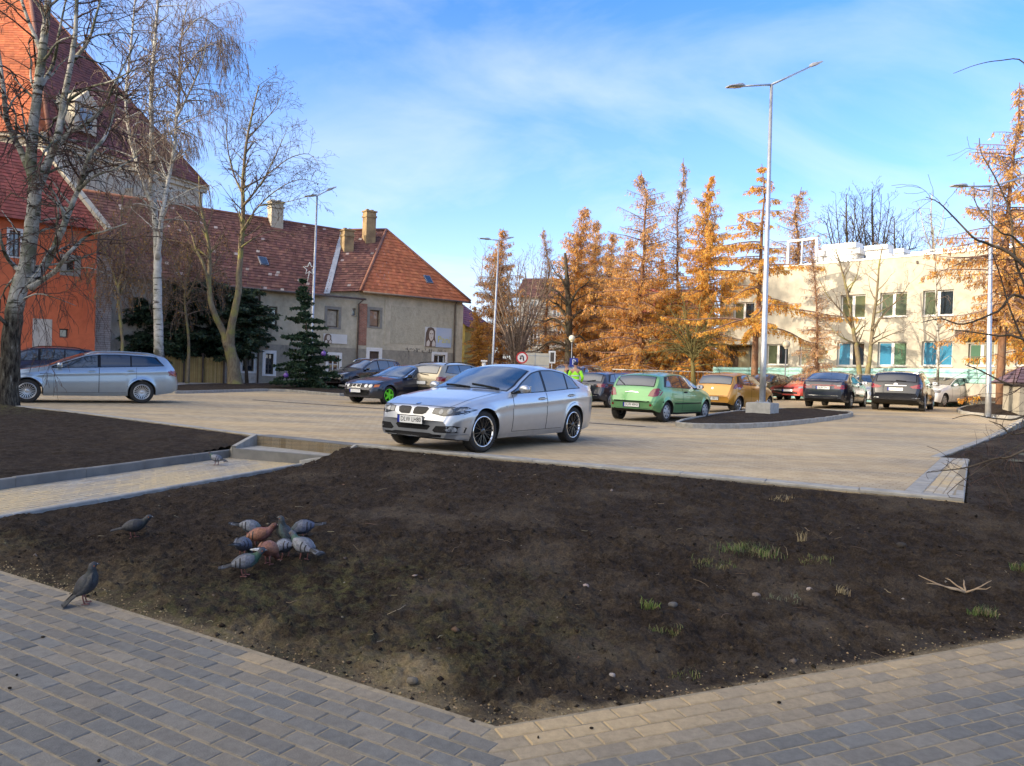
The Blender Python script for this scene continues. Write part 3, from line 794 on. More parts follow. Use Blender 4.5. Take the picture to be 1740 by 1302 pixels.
# jointing sand under and around the pavers
m,k,b,out=newmat('joint sand'); geo=k.a('ShaderNodeNewGeometry')
cs=ramp(k,noise(k,geo.outputs['Position'],18,8,.7),[(.3,(.17,.135,.085,1)),(.7,(.32,.26,.165,1))]); k.link(cs,b.inputs['Base Color']); val(b,'Roughness',.95); bumpn(k,b,noise(k,geo.outputs['Position'],150,4),.7,.004)
jf=[W_l+nl*-.05,K+nl*-.03,W_r+nr*-.05,Vector((14,-6)),Vector((-12,-6))]
fsd=MB()
kind(sheet('sand_bedding',jf,-.0048,m),'structure')
# path to the steps
def regP(p): return inside(p,path_poly)
sandP=lambda p:.62+.5*math.sin(p.x*3.1)*math.sin(p.y*1.7)
wd_=(P_r-P_l); pn=Vector((-pdir.y,pdir.x))
pavers('path',regP,P_l2,pdir,(-4,90),(-30,30),0.0,[(.27,.26,.24),(.32,.31,.28),(.24,.235,.22)],sandy=sandP,sand=(.47,.37,.22))
kind(sheet('path_bedding',path_poly,-.006,m),'structure')
# steps with cheek kerbs
st=thing('concrete_steps','grey concrete steps of two risers joining the path to the car park','steps',(0,0,0))
lotd=(E_s1-E_s0).normalized(); up_n=Vector((-lotd.y,lotd.x)); up_n=up_n if up_n.y>0 else -up_n
T0,T1=g2(401,762,.16),g2(574,776,.16)
f=MB(); 
def prism(f,poly,z0,z1,mi=0,col=None):
    n=len(poly); vs=[Vector((p[0],p[1],z0)) for p in poly]+[Vector((p[0],p[1],z1)) for p in poly]
    f.add(vs,[tuple(range(n))[::-1],tuple(range(n,2*n))]+[(i,(i+1)%n,(i+1)%n+n,i+n) for i in range(n)],mi,col)
prism(f,[E_s0,E_s1,E_s1+up_n*.3,E_s0+up_n*.3],-.05,LOT+.012); f.build('riser',MATS['dark concrete'],st)
f=MB(); prism(f,[E_s0-up_n*.002,E_s1-up_n*.002,T1,T0],-.05,.155); f.build('tread',MATS['kerb concrete'],st)
bb0,bb1=T0,T1
f=MB(); prism(f,[T0,T1,T1-up_n*.07,T0-up_n*.07],-.05,.163); f.build('riser',MATS['dark concrete'],st)
for a,a1,lowp,sd in ((E_s0,T0,P_l,-1),(E_s1,T1,P_r,1)):
    f=MB(); 
    d=(a1-a).normalized(); nn=Vector((-d.y,d.x)); nn=nn if nn.dot(lotd)*sd>0 else -nn
    top=[(a,LOT+.03),(a1,.20),(lowp-pdir*.1,.07)]
    for (p,zp),(q,zq) in zip(top[:-1],top[1:]):
        w_=.08; vs=[]
        for pp,z in ((p,zp),(q,zq)):
            for o_ in (0,w_):
                vs+= [Vector((pp.x+nn.x*o_,pp.y+nn.y*o_,-.05)),Vector((pp.x+nn.x*o_,pp.y+nn.y*o_,z))]
        f.add(vs,[(0,1,3,2),(4,6,7,5),(1,5,7,3),(0,4,5,1),(2,3,7,6),(0,2,6,4)])
    f.build('cheek_kerb',MATS['kerb concrete'],st)
def kerb2(name,a,b_,side,za,zb,mat): 
    return kerb(name,[a,b_],.08,za,-.1,mat,side)
kerb2('path_kerb',P_l2,P_l,1,.125,.1,MATS['dark concrete'])
kerb2('path_kerb',P_r2,P_r,-1,.03,.1,MATS['kerb concrete'])
# ---------------------------------------------------------------- soil beds
m,k,b,out=newmat('soil'); geo=k.a('ShaderNodeNewGeometry'); P_=geo.outputs['Position']
a=k.a('ShaderNodeAttribute'); a.attribute_name='Col'; sepc=k.a('ShaderNodeSeparateColor'); k.link(a.outputs['Color'],sepc.inputs[0])
n1=noise(k,P_,1.3,8,.6); n2=noise(k,P_,9,9,.7); n3=noise(k,P_,55,6,.7); n5=noise(k,P_,190,3,.6)
base=ramp(k,n2,[(.28,(.015,.0105,.0078,1)),(.5,(.034,.0245,.017,1)),(.74,(.066,.050,.035,1))])
dry=ramp(k,n3,[(.3,(.055,.042,.030,1)),(.7,(.125,.10,.073,1))])
dm=k.a('ShaderNodeMath',operation='MULTIPLY'); k.link(ramp(k,n1,[(.46,(0,0,0,1)),(.66,(1,1,1,1))]),dm.inputs[0]); k.link(sepc.outputs[1],dm.inputs[1])
base=mix(k,1,base,ramp(k,n3,[(.32,(.45,.45,.45,1)),(.5,(1,1,1,1)),(.68,(1.9,1.85,1.75,1))]),'MULTIPLY')
c=mix(k,dm.outputs[0],base,dry)
c=mix(k,ramp(k,n5,[(.66,(0,0,0,1)),(.74,(.4,.4,.4,1))]),c,(.14,.115,.085,1))
sandc=ramp(k,n3,[(.3,(.22,.165,.09,1)),(.7,(.44,.34,.20,1))])
sm=k.a('ShaderNodeMath',operation='MULTIPLY'); k.link(sepc.outputs[0],sm.inputs[0]); k.link(ramp(k,n2,[(.30,(.25,.25,.25,1)),(.58,(1.3,1.3,1.3,1))]),sm.inputs[1])
smc=k.a('ShaderNodeClamp'); k.link(sm.outputs[0],smc.inputs[0])
c=mix(k,smc.outputs[0],c,sandc)
moss=ramp(k,n3,[(.33,(.035,.034,.012,1)),(.55,(.085,.082,.032,1)),(.72,(.20,.17,.075,1))])
mo_=k.a('ShaderNodeMath',operation='MULTIPLY'); k.link(sepc.outputs[2],mo_.inputs[0]); k.link(ramp(k,n2,[(.44,(0,0,0,1)),(.6,(1,1,1,1))]),mo_.inputs[1])
c=mix(k,mo_.outputs[0],c,moss)
k.link(c,b.inputs['Base Color']); val(b,'Roughness',.96); val(b,'Specular IOR Level',.15)
hh=k.a('ShaderNodeMath',operation='ADD'); k.link(n3,hh.inputs[0]); k.link(n2,hh.inputs[1]); bumpn(k,b,hh.outputs[0],1.0,.03)
SOIL=m
def vnoise_make(seed):
    rs=np.random.RandomState(seed); tb=rs.rand(256,256)
    def f(x,y):
        xi=np.floor(x).astype(int); yi=np.floor(y).astype(int); fx=x-xi; fy=y-yi; fx=fx*fx*(3-2*fx); fy=fy*fy*(3-2*fy)
        g=lambda a,b_: tb[a%256,b_%256]
        return (g(xi,yi)*(1-fx)+g(xi+1,yi)*fx)*(1-fy)+(g(xi,yi+1)*(1-fx)+g(xi+1,yi+1)*fx)*fy
    return f
VN=vnoise_make(3)
def fbm(x,y,f0,oct_,gain=.55):
    s=0; a=1
    for i in range(oct_): s=s+a*(VN(x*f0+i*17.3,y*f0+i*9.1)-.5); f0*=2.03; a*=gain
    return s
def np_dseg(X,Y,a,b_):
    abx,aby=b_.x-a.x,b_.y-a.y; t=np.clip(((X-a.x)*abx+(Y-a.y)*aby)/(abx**2+aby**2+1e-9),0,1)
    return np.hypot(X-a.x-abx*t,Y-a.y-aby*t)
def np_dpoly(X,Y,pts): return np.minimum.reduce([np_dseg(X,Y,pts[i],pts[i+1]) for i in range(len(pts)-1)])
def np_inside(X,Y,poly):
    c=np.zeros(X.shape,bool); n=len(poly); j=n-1
    for i in range(n):
        xi,yi,xj,yj=poly[i].x,poly[i].y,poly[j].x,poly[j].y
        if yi!=yj: c^=((yi>Y)!=(yj>Y))&(X<(xj-xi)*(Y-yi)/(yj-yi)+xi)
        j=i
    return c
high=[E_s1,E_c,E_c2,E_r0,E_r2]; low_=[W_l,K,W_r]; lowp=[P_r2,P_r]
far_high=[Vector((24,3)),Vector((24,40))]
def soil_z(X,Y):
    dh=np_dpoly(X,Y,high); dl=np.minimum(np_dpoly(X,Y,low_),np_dpoly(X,Y,lowp)); dh2=np.minimum(dh,np_dpoly(X,Y,far_high)*.8)
    t=dl/(dl+dh2+1e-6); t=t*t*(3-2*t)
    edge=np.clip(np.minimum(dh,dl)/.25,0,1)
    z=-.012+.318*t+edge*(.06*fbm(X,Y,.55,2)+.045*fbm(X,Y,2.2,3)+.034*fbm(X,Y,9,2,.6)+.044*np.maximum(fbm(X,Y,23,3,.72),-.10)+.02)
    return z,dh,dl
def soil_patch(name,xs,ys,mask,zfun,colfun):
    X,Y=np.meshgrid(xs,ys); Z,*ds=zfun(X,Y); M_=mask(X,Y)
    ny,nx=X.shape; idx=np.arange(nx*ny).reshape(ny,nx)
    fm=M_[:-1,:-1]&M_[1:,:-1]&M_[:-1,1:]&M_[1:,1:]
    q=np.stack([idx[:-1,:-1],idx[:-1,1:],idx[1:,1:],idx[1:,:-1]],-1)[fm]
    used=np.unique(q); remap=-np.ones(nx*ny,int); remap[used]=np.arange(len(used)); q=remap[q]
    co=np.stack([X.ravel(),Y.ravel(),Z.ravel()],-1)[used]
    me=bpy.data.meshes.new(name); me.vertices.add(len(co)); me.vertices.foreach_set('co',co.ravel())
    me.loops.add(q.size); me.polygons.add(len(q)); me.polygons.foreach_set('loop_start',np.arange(0,q.size,4)); me.polygons.foreach_set('loop_total',np.full(len(q),4)); me.loops.foreach_set('vertex_index',q.ravel())
    me.polygons.foreach_set('use_smooth',np.ones(len(q),bool))
    at_=me.color_attributes.new('Col','FLOAT_COLOR','POINT'); c=np.ones((len(co),4),np.float32); c[:,:3]=np.stack([w_.ravel() for w_ in colfun(X,Y,ds)],-1)[used]; at_.data.foreach_set('color',c.ravel())
    me.update(); me.validate(); me.materials.append(SOIL)
    o=bpy.data.objects.new(name,me); COL.objects.link(o); return kind(o,'structure')
lotm=[p for p in lot_poly]
def mask_main(X,Y):
    q1=((X-K.x)*nl.x+(Y-K.y)*nl.y)<.03; q2=((X-K.x)*nr.x+(Y-K.y)*nr.y)<.03
    off=(X-P_r.x)*pdir.y-(Y-P_r.y)*pdir.x   # >0 on the right of the path
    beyond=((X-P_r.x)*pdir.x+(Y-P_r.y)*pdir.y)
    cheek=(X-T1.x)*(-(E_s1-T1).y)+(Y-T1.y)*(E_s1-T1).x
    okp=np.where(beyond<0,off>0,(off>0)&(cheek<.02))
    return q1&q2&okp&~np_inside(X,Y,lotm)
def col_main(X,Y,ds):
    dh,dl=ds; df=np_dpoly(X,Y,low_)
    right=np.clip((X-K.x+.3)/.8,0,1); sand=np.clip(1.05-df/(.80-.71*right)+fbm(X,Y,1.7,3)*1.3*(1-.6*right),0,1)*np.clip(1.35-.25*np.hypot(X-K.x,Y-K.y)+fbm(X,Y,.6,2)*2,0.15,1)+np.clip(.5-np_dpoly(X,Y,[E_s1,E_c])/.14,0,.6)
    dry=np.clip(.45+.9*np.exp(-((X-1.6)/2.2)**2-((Y-5.2)/1.6)**2)+1.6*fbm(X,Y,.7,4),0,1)
    moss=np.clip(1.15-np.hypot((X+2.6)*.8,Y-4.7)/2.0+fbm(X,Y,.9,3)*.9,0,1)
    return sand,dry,moss
soil_patch('soil_bed',np.arange(-6,6.5,.016),np.arange(2.8,6.8,.016),lambda X,Y:mask_main(X,Y),soil_z,col_main)
soil_patch('soil_bed',np.arange(-8,9,.028),np.arange(6.79,14,.028),lambda X,Y:mask_main(X,Y),soil_z,col_main)
soil_patch('soil_bed',np.arange(6.48,9.05,.04),np.arange(2.8,6.83,.04),lambda X,Y:mask_main(X,Y),soil_z,col_main)
soil_patch('soil_bed',np.arange(8.97,26,.09),np.arange(2.8,34,.09),lambda X,Y:mask_main(X,Y),soil_z,col_main)
soil_patch('soil_bed',np.arange(3,9.06,.06),np.arange(13.96,20,.06),lambda X,Y:mask_main(X,Y),soil_z,col_main)
hl=[E_ll,E_far,E_l,E_s0]; lp=[P_l2,P_l]
def soil_z2(X,Y):
    dh=np_dpoly(X,Y,hl+[T0]); dl=np_dpoly(X,Y,lp); t=dl/(dl+dh+1e-6); edge=np.clip(np.minimum(dh,dl)/.3,0,1)
    return .085+.225*t+edge*(.05*fbm(X,Y,.5,2)+.045*fbm(X,Y,2.2,3)+.028*fbm(X,Y,9,3,.6)+.05),dh,dl
def mask_l(X,Y):
    off=(X-P_l.x)*pdir.y-(Y-P_l.y)*pdir.x; beyond=((X-P_l.x)*pdir.x+(Y-P_l.y)*pdir.y)
    cheek=(X-T0.x)*(-(E_s0-T0).y)+(Y-T0.y)*(E_s0-T0).x
    return np.where(beyond<0,off<-.07,(off<0)&(cheek>0.06))&~np_inside(X,Y,lotm)
soil_patch('soil_bed',np.arange(-26,-4,.06),np.arange(4,34,.06),mask_l,soil_z2,lambda X,Y,ds:(np.clip(.4-ds[0]/.2,0,.4),np.clip(.3+fbm(X,Y,.5,3),0,1)*.6,np.clip(1-np.hypot(X-(-12.5),Y-18.6)/3.0,0,1)))
# paler paving by the corner and the slot drain across the lot
cq=[g2(1599,779),g2(1644,782),g2(1634,850),g2(1534,838)]
inq=lambda p: inside(p,cq) and all(dseg(p,cq[i],cq[(i+1)%4])>.06 for i in range(4))
pavers('corner_paving',inq,cq[0],(cq[3]-cq[0]).normalized(),(-5,60),(-40,40),LOT+.018,[(.34,.32,.28),(.37,.35,.31),(.31,.295,.26),(.40,.38,.33)],sandy=lambda p:.55+.5*math.sin(p.x*2)*math.sin(p.y*2.3),sand=(.48,.37,.21))
kind(sheet('corner_bedding',cq,LOT+.013,MATS['joint sand']),'structure')
kerb('paving_band',[cq[0],cq[3]],.20,LOT+.022,.2,MATS['kerb concrete'])
da,db=v2(Gl(430,680)),v2(Gl(1116,727)); dd_=(db-da).normalized(); dn_=Vector((-dd_.y,dd_.x)); f=MB(); L_=(db-da).length
sd_=thing('slot_drain','long narrow dark slot drain crossing the sandy car park','drain',(0,0,0))
f.quad(*[Vector((p.x,p.y,LOT+.005)) for p in (da-dn_*.09,db-dn_*.09,db+dn_*.09,da+dn_*.09)]); f.build('channel',MATS['dark concrete'],sd_)
f=MB()
for i in range(int(L_/.5)): 
    p=da+dd_*(.25+i*.5); f.box((p.x,p.y,LOT+.008),(.235,.05,.003),rz=math.atan2(dd_.y,dd_.x))
f.build('grating',pm('drain iron',(.03,.028,.026,1),(.06,.05,.04,1),rough=.7,scale=5),sd_)
# ---------------------------------------------------------------- islands
def island(name,pix,hgt,mound):
    pts=[v2(Gl(*p)) for p in pix]
    def area(p): return sum(p[i].x*p[(i+1)%len(p)].y-p[(i+1)%len(p)].x*p[i].y for i in range(len(p)))
    if area(pts)<0: pts=pts[::-1]
    # round the corners
    for _ in range(2):
        q=[]
        for i in range(len(pts)):
            a,b_=pts[i],pts[(i+1)%len(pts)]; q+=[a*.8+b_*.2,a*.2+b_*.8]
        pts=q
    kerb('island_kerb',pts+[pts[0]],.10,LOT+hgt,LOT-.1,MATS['kerb concrete'],1,.8,zf=lotz)
    cen=sum(pts,Vector((0,0)))/len(pts)
    x0,x1=min(p.x for p in pts),max(p.x for p in pts); y0,y1=min(p.y for p in pts),max(p.y for p in pts)
    def zf(X,Y):
        d=np_dpoly(X,Y,pts+[pts[0]]); L_=np.vectorize(lotz)(X,Y)
        return L_+hgt-.04+mound*np.clip(d/1.2,0,1)+.05*fbm(X,Y,1.5,3)*np.clip(d/.3,0,1),d
    soil_patch('island_soil',np.arange(x0,x1,.08),np.arange(y0,y1,.08),lambda X,Y:np_inside(X,Y,pts)&(np_dpoly(X,Y,pts+[pts[0]])>.05),zf,lambda X,Y,ds:(X*0,X*0+.1,X*0))
    return pts
ISL=island('lamp_island',[(1136,724),(1225,705),(1330,698),(1448,704),(1451,709),(1290,728),(1180,729)],.13,.10)
ISR=island('corner_island',[(1618,702),(1640,692),(1700,688),(1800,690),(1800,714),(1700,712)],.11,.25)
ISB=island('tree_bed',[(283,669),(330,669),(470,664),(600,676),(610,664),(560,655),(330,655),(270,660)],.12,.08)
pm('pavement slab',(.36,.34,.31,1),(.28,.27,.25,1),rough=.85,scale=2,bump=.1,world=True)
hp=[v2(Gl(150,661)),v2(Gl(283,656)),v2(Gl(480,652)),v2(Gl(560,651)),v2(Gl(560,645)),v2(Gl(150,650))]
kind(sheet('house_pavement',hp,LOT+.06,MATS['pavement slab'],thick=.1),'structure')
# ================================================================ buildings
class Fac:
    """a vertical facade plane; e runs along it, n points out of it"""
    def __init__(s,p0,p1):
        s.p=Vector((p0[0],p0[1],0)); s.e=Vector((p1[0]-p0[0],p1[1]-p0[1],0)); s.len=s.e.length; s.e.normalize(); s.n=Vector((s.e.y,-s.e.x,0))
        if s.n.dot(CAMP-s.p)<0: s.n=-s.n
    def hit(s,px,py):
        d=ray(px,py); t=((s.p-CAMP).dot(s.n))/d.dot(s.n); q=CAMP+d*t; return (q-s.p).dot(s.e),q.z
    def pt(s,u,z,o=0): q=s.p+s.e*u+s.n*o; return Vector((q.x,q.y,z))
    def rect(s,x0,x1,y0,y1):
        a=s.hit(x0,(y0+y1)/2)[0]; b=s.hit(x1,(y0+y1)/2)[0]; xm=(x0+x1)/2
        return a,b,s.hit(xm,y1)[1],s.hit(xm,y0)[1]
    def box(s,f,u0,u1,z0,z1,o0,o1,mi=0,col=None):
        c=s.pt((u0+u1)/2,(z0+z1)/2,(o0+o1)/2); f.box(c,(abs(u1-u0)/2,abs(o1-o0)/2,abs(z1-z0)/2),ex=s.e,ey=s.n,mi=mi,col=col)
    def wall(s,f,u0,u1,z0,z1,holes,depth=.18,mi=0,rmi=None):
        us=sorted({u0,u1}|{h[0] for h in holes}|{h[1] for h in holes}); zs=sorted({z0,z1}|{h[2] for h in holes}|{h[3] for h in holes})
        us=[u for u in us if u0<=u<=u1]; zs=[z for z in zs if z0<=z<=z1]
        for i in range(len(us)-1):
            for j in range(len(zs)-1):
                um,zm=(us[i]+us[i+1])/2,(zs[j]+zs[j+1])/2
                if any(h[0]<um<h[1] and h[2]<zm<h[3] for h in holes): continue
                f.quad(s.pt(us[i],zs[j]),s.pt(us[i+1],zs[j]),s.pt(us[i+1],zs[j+1]),s.pt(us[i],zs[j+1]),mi)
        for a,b,c,d in holes:
            q=rmi if rmi is not None else mi
            for p0,p1 in (((a,c),(a,d)),((b,c),(b,d)),((a,c),(b,c)),((a,d),(b,d))):
                f.quad(s.pt(*p0),s.pt(*p1),s.pt(*p1,-depth),s.pt(*p0,-depth),q)
    def window(s,par,r,depth=.16,fm=None,pm_=None,cols=2,rows=1,fw=.06,sill=None,sur=None,surw=.14,name='window',panes=None,mull=None):
        a,b,c,d=r; F_=MB(); o=-depth
        s.box(F_,a,a+fw,c,d,o,o+.05); s.box(F_,b-fw,b,c,d,o,o+.05); s.box(F_,a+fw,b-fw,c,c+fw,o,o+.05); s.box(F_,a+fw,b-fw,d-fw,d,o,o+.05)
        mw=mull or fw
        for i in range(1,cols):
            u=a+(b-a)*i/cols; s.box(F_,u-mw/2,u+mw/2,c+fw,d-fw,o+.002,o+.052)
        for i in range(1,rows):
            z=c+(d-c)*i/rows; s.box(F_,a+fw,b-fw,z-fw*.35,z+fw*.35,o+.004,o+.046)
        w=F_.build(name,fm,par)
        n=cols if panes else 1
        for i in range(n):
            P_=MB(); u0=a+(b-a)*i/n; u1=a+(b-a)*(i+1)/n
            P_.quad(s.pt(u0,c,o+.02),s.pt(u1,c,o+.02),s.pt(u1,d,o+.02),s.pt(u0,d,o+.02)); P_.build('pane',panes[i] if panes else pm_,w)
        if sill:
            q=MB(); s.box(q,a-.06,b+.06,c-.05,c-.002,-depth+.01,.07); q.build('sill',sill,w)
        if sur:
            q=MB(); t=surw
            s.box(q,a-t,a-.002,c-t*.6,d+t,-.01,.03); s.box(q,b+.002,b+t,c-t*.6,d+t,-.01,.03); s.box(q,a-.002,b+.002,d+.002,d+t,-.01,.03); s.box(q,a-.002,b+.002,c-t*.6,c-.002,-.01,.04)
            q.build('surround',sur,w)
        return w
def tiles(f,A,B,C_,D_,cols,row=.30,wd=.22,lift=.035,fleck=0,fcol=(.36,.29,.25)):
    """courses of tiles on the slope A,B (eave) to C_,D_ (C_ above B, D_ above A)"""
    A,B,C_,D_=map(Vector,(A,B,C_,D_)); nrm=(B-A).cross(D_-A if (D_-A).length>.1 else C_-A).normalized()
    if nrm.z<0: nrm=-nrm
    H=((D_+C_)/2-(A+B)/2).length; n=max(2,int(H/row))
    tone=[VN(np.array([i*.13]),np.array([2.5]))[0] for i in range(400)]
    for i in range(n):
        t0,t1=i/n,(i+1.18)/n; t1=min(t1,1)
        L0,R0=A.lerp(D_,t0),B.lerp(C_,t0); L1,R1=A.lerp(D_,t1),B.lerp(C_,t1)
        m=max(1,int((R0-L0).length/wd))
        for j in range(m):
            s0,s1=j/m,(j+1)/m; c=jit(random.choice(cols),.14)
            q=.8+.4*float(VN(np.array([i*.21+5]),np.array([j*.13]))[0]); c=tuple(x*q for x in c)
            if fleck and random.random()<fleck*(.3+1.6*float(VN(np.array([i*.3]),np.array([j*.17+40]))[0]>.55)): c=jit(fcol,.2)
            dz=nrm*rnd(0,.012); a=L0.lerp(R0,s0)+nrm*lift+dz; b=L0.lerp(R0,s1)+nrm*lift+dz; cc=L1.lerp(R1,s1)+nrm*.004+dz; d=L1.lerp(R1,s0)+nrm*.004+dz
            k_=nrm*(lift*.9)
            f.add([a,b,cc,d,a-k_,b-k_],[(0,1,2,3),(4,5,1,0)],0,c)
TILE=colmat('roof tiles',rough=.85,bump=.2,bscale=40,nscale=3,namt=.3,spec=.3)
OLD=[(.135,.06,.048),(.17,.078,.06),(.12,.055,.047),(.20,.095,.07)]
HIP_LIT=[(.42,.135,.058),(.38,.12,.052),(.46,.155,.066),(.35,.11,.05)]  # brighter hip tiles: the slope's stronger light is painted into their colour
def plaster(name,c1,c2,c3,sc=.5,bump=.25):
    m,k,b,out=newmat(name); P_=k.a('ShaderNodeNewGeometry').outputs['Position']
    mp_=k.a('ShaderNodeMapping'); mp_.inputs['Scale'].default_value=(1,1,.45); k.link(P_,mp_.inputs[0])
    n1=noise(k,mp_.outputs[0],sc,8,.62); n2=noise(k,P_,sc*7,7,.65); n3=noise(k,mp_.outputs[0],sc*2.6,6,.7)
    c=ramp(k,n1,[(.34,c1),(.64,c2)]); c=mix(k,ramp(k,n3,[(.50,(0,0,0,1)),(.66,(.75,.75,.75,1))]),c,c3)
    c=mix(k,1,c,ramp(k,n2,[(.3,(.82,.82,.82,1)),(.7,(1.1,1.1,1.1,1))]),'MULTIPLY')
    k.link(c,b.inputs['Base Color']); val(b,'Roughness',.92); val(b,'Specular IOR Level',.2)
    bumpn(k,b,n2,bump,.03); return m
PL_GREY=plaster('weathered plaster',(.43,.385,.285,1),(.54,.49,.375,1),(.33,.30,.225,1),.45)
PL_LOW=plaster('damp plinth',(.26,.24,.195,1),(.34,.31,.25,1),(.16,.15,.125,1),.8)
PL_PANEL=plaster('rough render',(.41,.375,.28,1),(.48,.44,.335,1),(.34,.31,.235,1),1.6,.5)
PL_WHITE=plaster('whitewashed masonry',(.43,.39,.33,1),(.57,.52,.45,1),(.33,.28,.23,1),1.1,.6)
PL_RED=plaster('orange red render',(.58,.145,.065,1),(.63,.165,.075,1),(.50,.12,.06,1),.35,.15)
PL_CH=plaster('church stone render',(.42,.38,.30,1),(.50,.46,.37,1),(.33,.30,.24,1),.25)
PL_CREAM=plaster('cream facade',(.46,.43,.355,1),(.50,.47,.39,1),(.41,.385,.32,1),.3,.1)
PL_YEL=plaster('ochre render',(.42,.33,.10,1),(.47,.38,.13,1),(.36,.28,.09,1),.5)
PL_PALE=plaster('pale far render',(.50,.47,.40,1),(.58,.55,.48,1),(.40,.37,.31,1),.3)
def brickmat(name,c1,c2,mo,s=1.0,rot=0):
    m,k,b,out=newmat(name); P_=k.a('ShaderNodeNewGeometry').outputs['Position']
    sp=k.a('ShaderNodeSeparateXYZ'); k.link(P_,sp.inputs[0]); ad=k.a('ShaderNodeMath',operation='ADD'); k.link(sp.outputs[0],ad.inputs[0]); k.link(sp.outputs[1],ad.inputs[1])
    cb=k.a('ShaderNodeCombineXYZ'); k.link(ad.outputs[0],cb.inputs[0]); k.link(sp.outputs[2],cb.inputs[1])
    t=k.a('ShaderNodeTexBrick'); val(t,'Scale',1.0); val(t,'Brick Width',.36*s); val(t,'Row Height',.085*s); val(t,'Mortar Size',.012*s); val(t,'Color1',c1); val(t,'Color2',c2); val(t,'Mortar',mo); k.link(cb.outputs[0],t.inputs['Vector'])
    c=mix(k,1,t.outputs[0],ramp(k,noise(k,P_,3,8,.7),[(.3,(.65,.65,.65,1)),(.7,(1.15,1.15,1.15,1))]),'MULTIPLY')
    k.link(c,b.inputs['Base Color']); val(b,'Roughness',.9); bumpn(k,b,t.outputs['Fac'],-.4,.02); return m
BRICK=brickmat('red brick',(.30,.10,.06,1),(.38,.15,.09,1),(.33,.28,.22,1))
BRICKW=brickmat('limewashed brick',(.46,.42,.38,1),(.56,.53,.49,1),(.30,.26,.23,1),1.4)
pm('white frame',(.72,.72,.70,1),(.62,.62,.60,1),rough=.5,scale=5); pm('dark frame',(.05,.04,.035,1),(.09,.075,.06,1),rough=.6,scale=8); pm('grey surround',(.26,.25,.22,1),(.20,.19,.17,1),rough=.9,scale=4,bump=.2)
glassmat('window glass',(.02,.028,.035,1),.02); glassmat('teal curtain pane',(.12,.22,.22,1),.1); glassmat('grey green reflection pane',(.10,.125,.075,1),.05); glassmat('blue reflection pane',(.05,.24,.40,1),.08); glassmat('pale pane',(.30,.30,.22,1),.06); glassmat('green reflection pane',(.09,.19,.12,1),.08); glassmat('brown board pane',(.20,.10,.05,1),.4)  # reflections painted into the colour of the blue and green panes
pm('boarded pane',(.42,.38,.30,1),(.30,.26,.20,1),rough=.8,scale=6); pm('wood dark',(.06,.04,.03,1),(.10,.07,.05,1),rough=.8,scale=5)
pm('zinc',(.22,.25,.30,1),(.30,.33,.38,1),rough=.45,metal=.6,scale=3); pm('gutter',(.09,.07,.06,1),(.14,.11,.09,1),rough=.6,scale=4); pm('metal grey',(.30,.32,.34,1),(.38,.40,.42,1),rough=.4,metal=.7,scale=4)
pm('soot brick',(.19,.13,.075,1),(.34,.25,.13,1),rough=.95,scale=1.6,bump=.4,bscale=18)
pm('banner white',(.60,.60,.58,1),(.55,.55,.53,1),rough=.5,scale=2); pm('banner blue',(.36,.44,.58,1),(.44,.50,.60,1),rough=.5,scale=1.4); pm('banner brown',(.10,.065,.045,1),(.14,.09,.06,1),rough=.6); pm('banner skin',(.58,.52,.45,1),rough=.6); pm('banner yellow',(.60,.55,.12,1),rough=.6)
WF,DF,GS,WG=MATS['white frame'],MATS['dark frame'],MATS['grey surround'],MATS['window glass']
Z0=.2
# ---- long old house with hipped end
HF=Fac((-16,48),(-3.8,57.8))
oh=thing('old_house','long weathered grey house with red tiled roof, hipped end and tall chimney','house')
uL=HF.hit(131,560)[0]; u185=HF.hit(186,560)[0]; u440=HF.hit(441,560)[0]; u549=HF.hit(549,487)[0]; u612=HF.hit(612,490)[0]; u607=HF.hit(607,560)[0]; uR=HF.hit(786,515)[0]
zE=HF.hit(500,489)[1]; zW=HF.hit(700,500)[1]
WN=[dict(r=(457,471,521,553),fm=DF,p=MATS['teal curtain pane'],c=1,sur=None),dict(r=(556,575,526,556),fm=MATS['wood dark'],p=MATS['boarded pane'],c=1,sur=GS),dict(r=(599,605,524,536),fm=GS,p=WG,c=1,sur=None),
    dict(r=(628,645,527,555),fm=MATS['wood dark'],p=MATS['brown board pane'],c=1,sur=GS),dict(r=(412,431,600,631),fm=DF,p=WG,c=2,rows=3,sur=WF),dict(r=(451,464,601,636),fm=DF,p=WG,c=2,rows=4,sur=WF),
    dict(r=(558,576,604,634),fm=WF,p=WG,c=2,rows=2,sur=WF),dict(r=(737,756,603,622),fm=WF,p=WG,c=2,rows=1,sur=WF)]
door=HF.rect(627,643,597,640)
holes=[HF.rect(*w_['r']) for w_ in WN]
zpl=HF.hit(600,592)[1]
def zsplit(hs,z):
    lo=[(a,b,c,min(d,z)) for a,b,c,d in hs if c<z]; hi=[(a,b,max(c,z),d) for a,b,c,d in hs if d>z]; return lo,hi
def wallpart(u0,u1,z0,z1,mat,name='wall'):
    f=MB(); hs=[]
    for a,b,c,d in holes+[door]:
        a2,b2,c2,d2=max(a,u0),min(b,u1),max(c,z0),min(d,z1)
        if b2-a2>.01 and d2-c2>.01: hs.append((a2,b2,c2,d2))
    HF.wall(f,u0,u1,z0,z1,hs,.2); return f.build(name,mat,oh)
wallpart(u185,u440,Z0,zE,PL_WHITE); wallpart(u440,u607,zpl,zE,PL_GREY); wallpart(u440,u607,Z0,zpl,PL_LOW); wallpart(u607,uR,zpl,zW,PL_GREY); wallpart(u607,uR,Z0,zpl,PL_LOW)
f=MB(); HF.box(f,*HF.rect(664,770,524,586),-.02,.025); f.build('render_panel',PL_PANEL,oh)
f=MB(); HF.box(f,*HF.rect(610,623,516,587),-.02,.03); f.build('brick_strip',BRICK,oh)
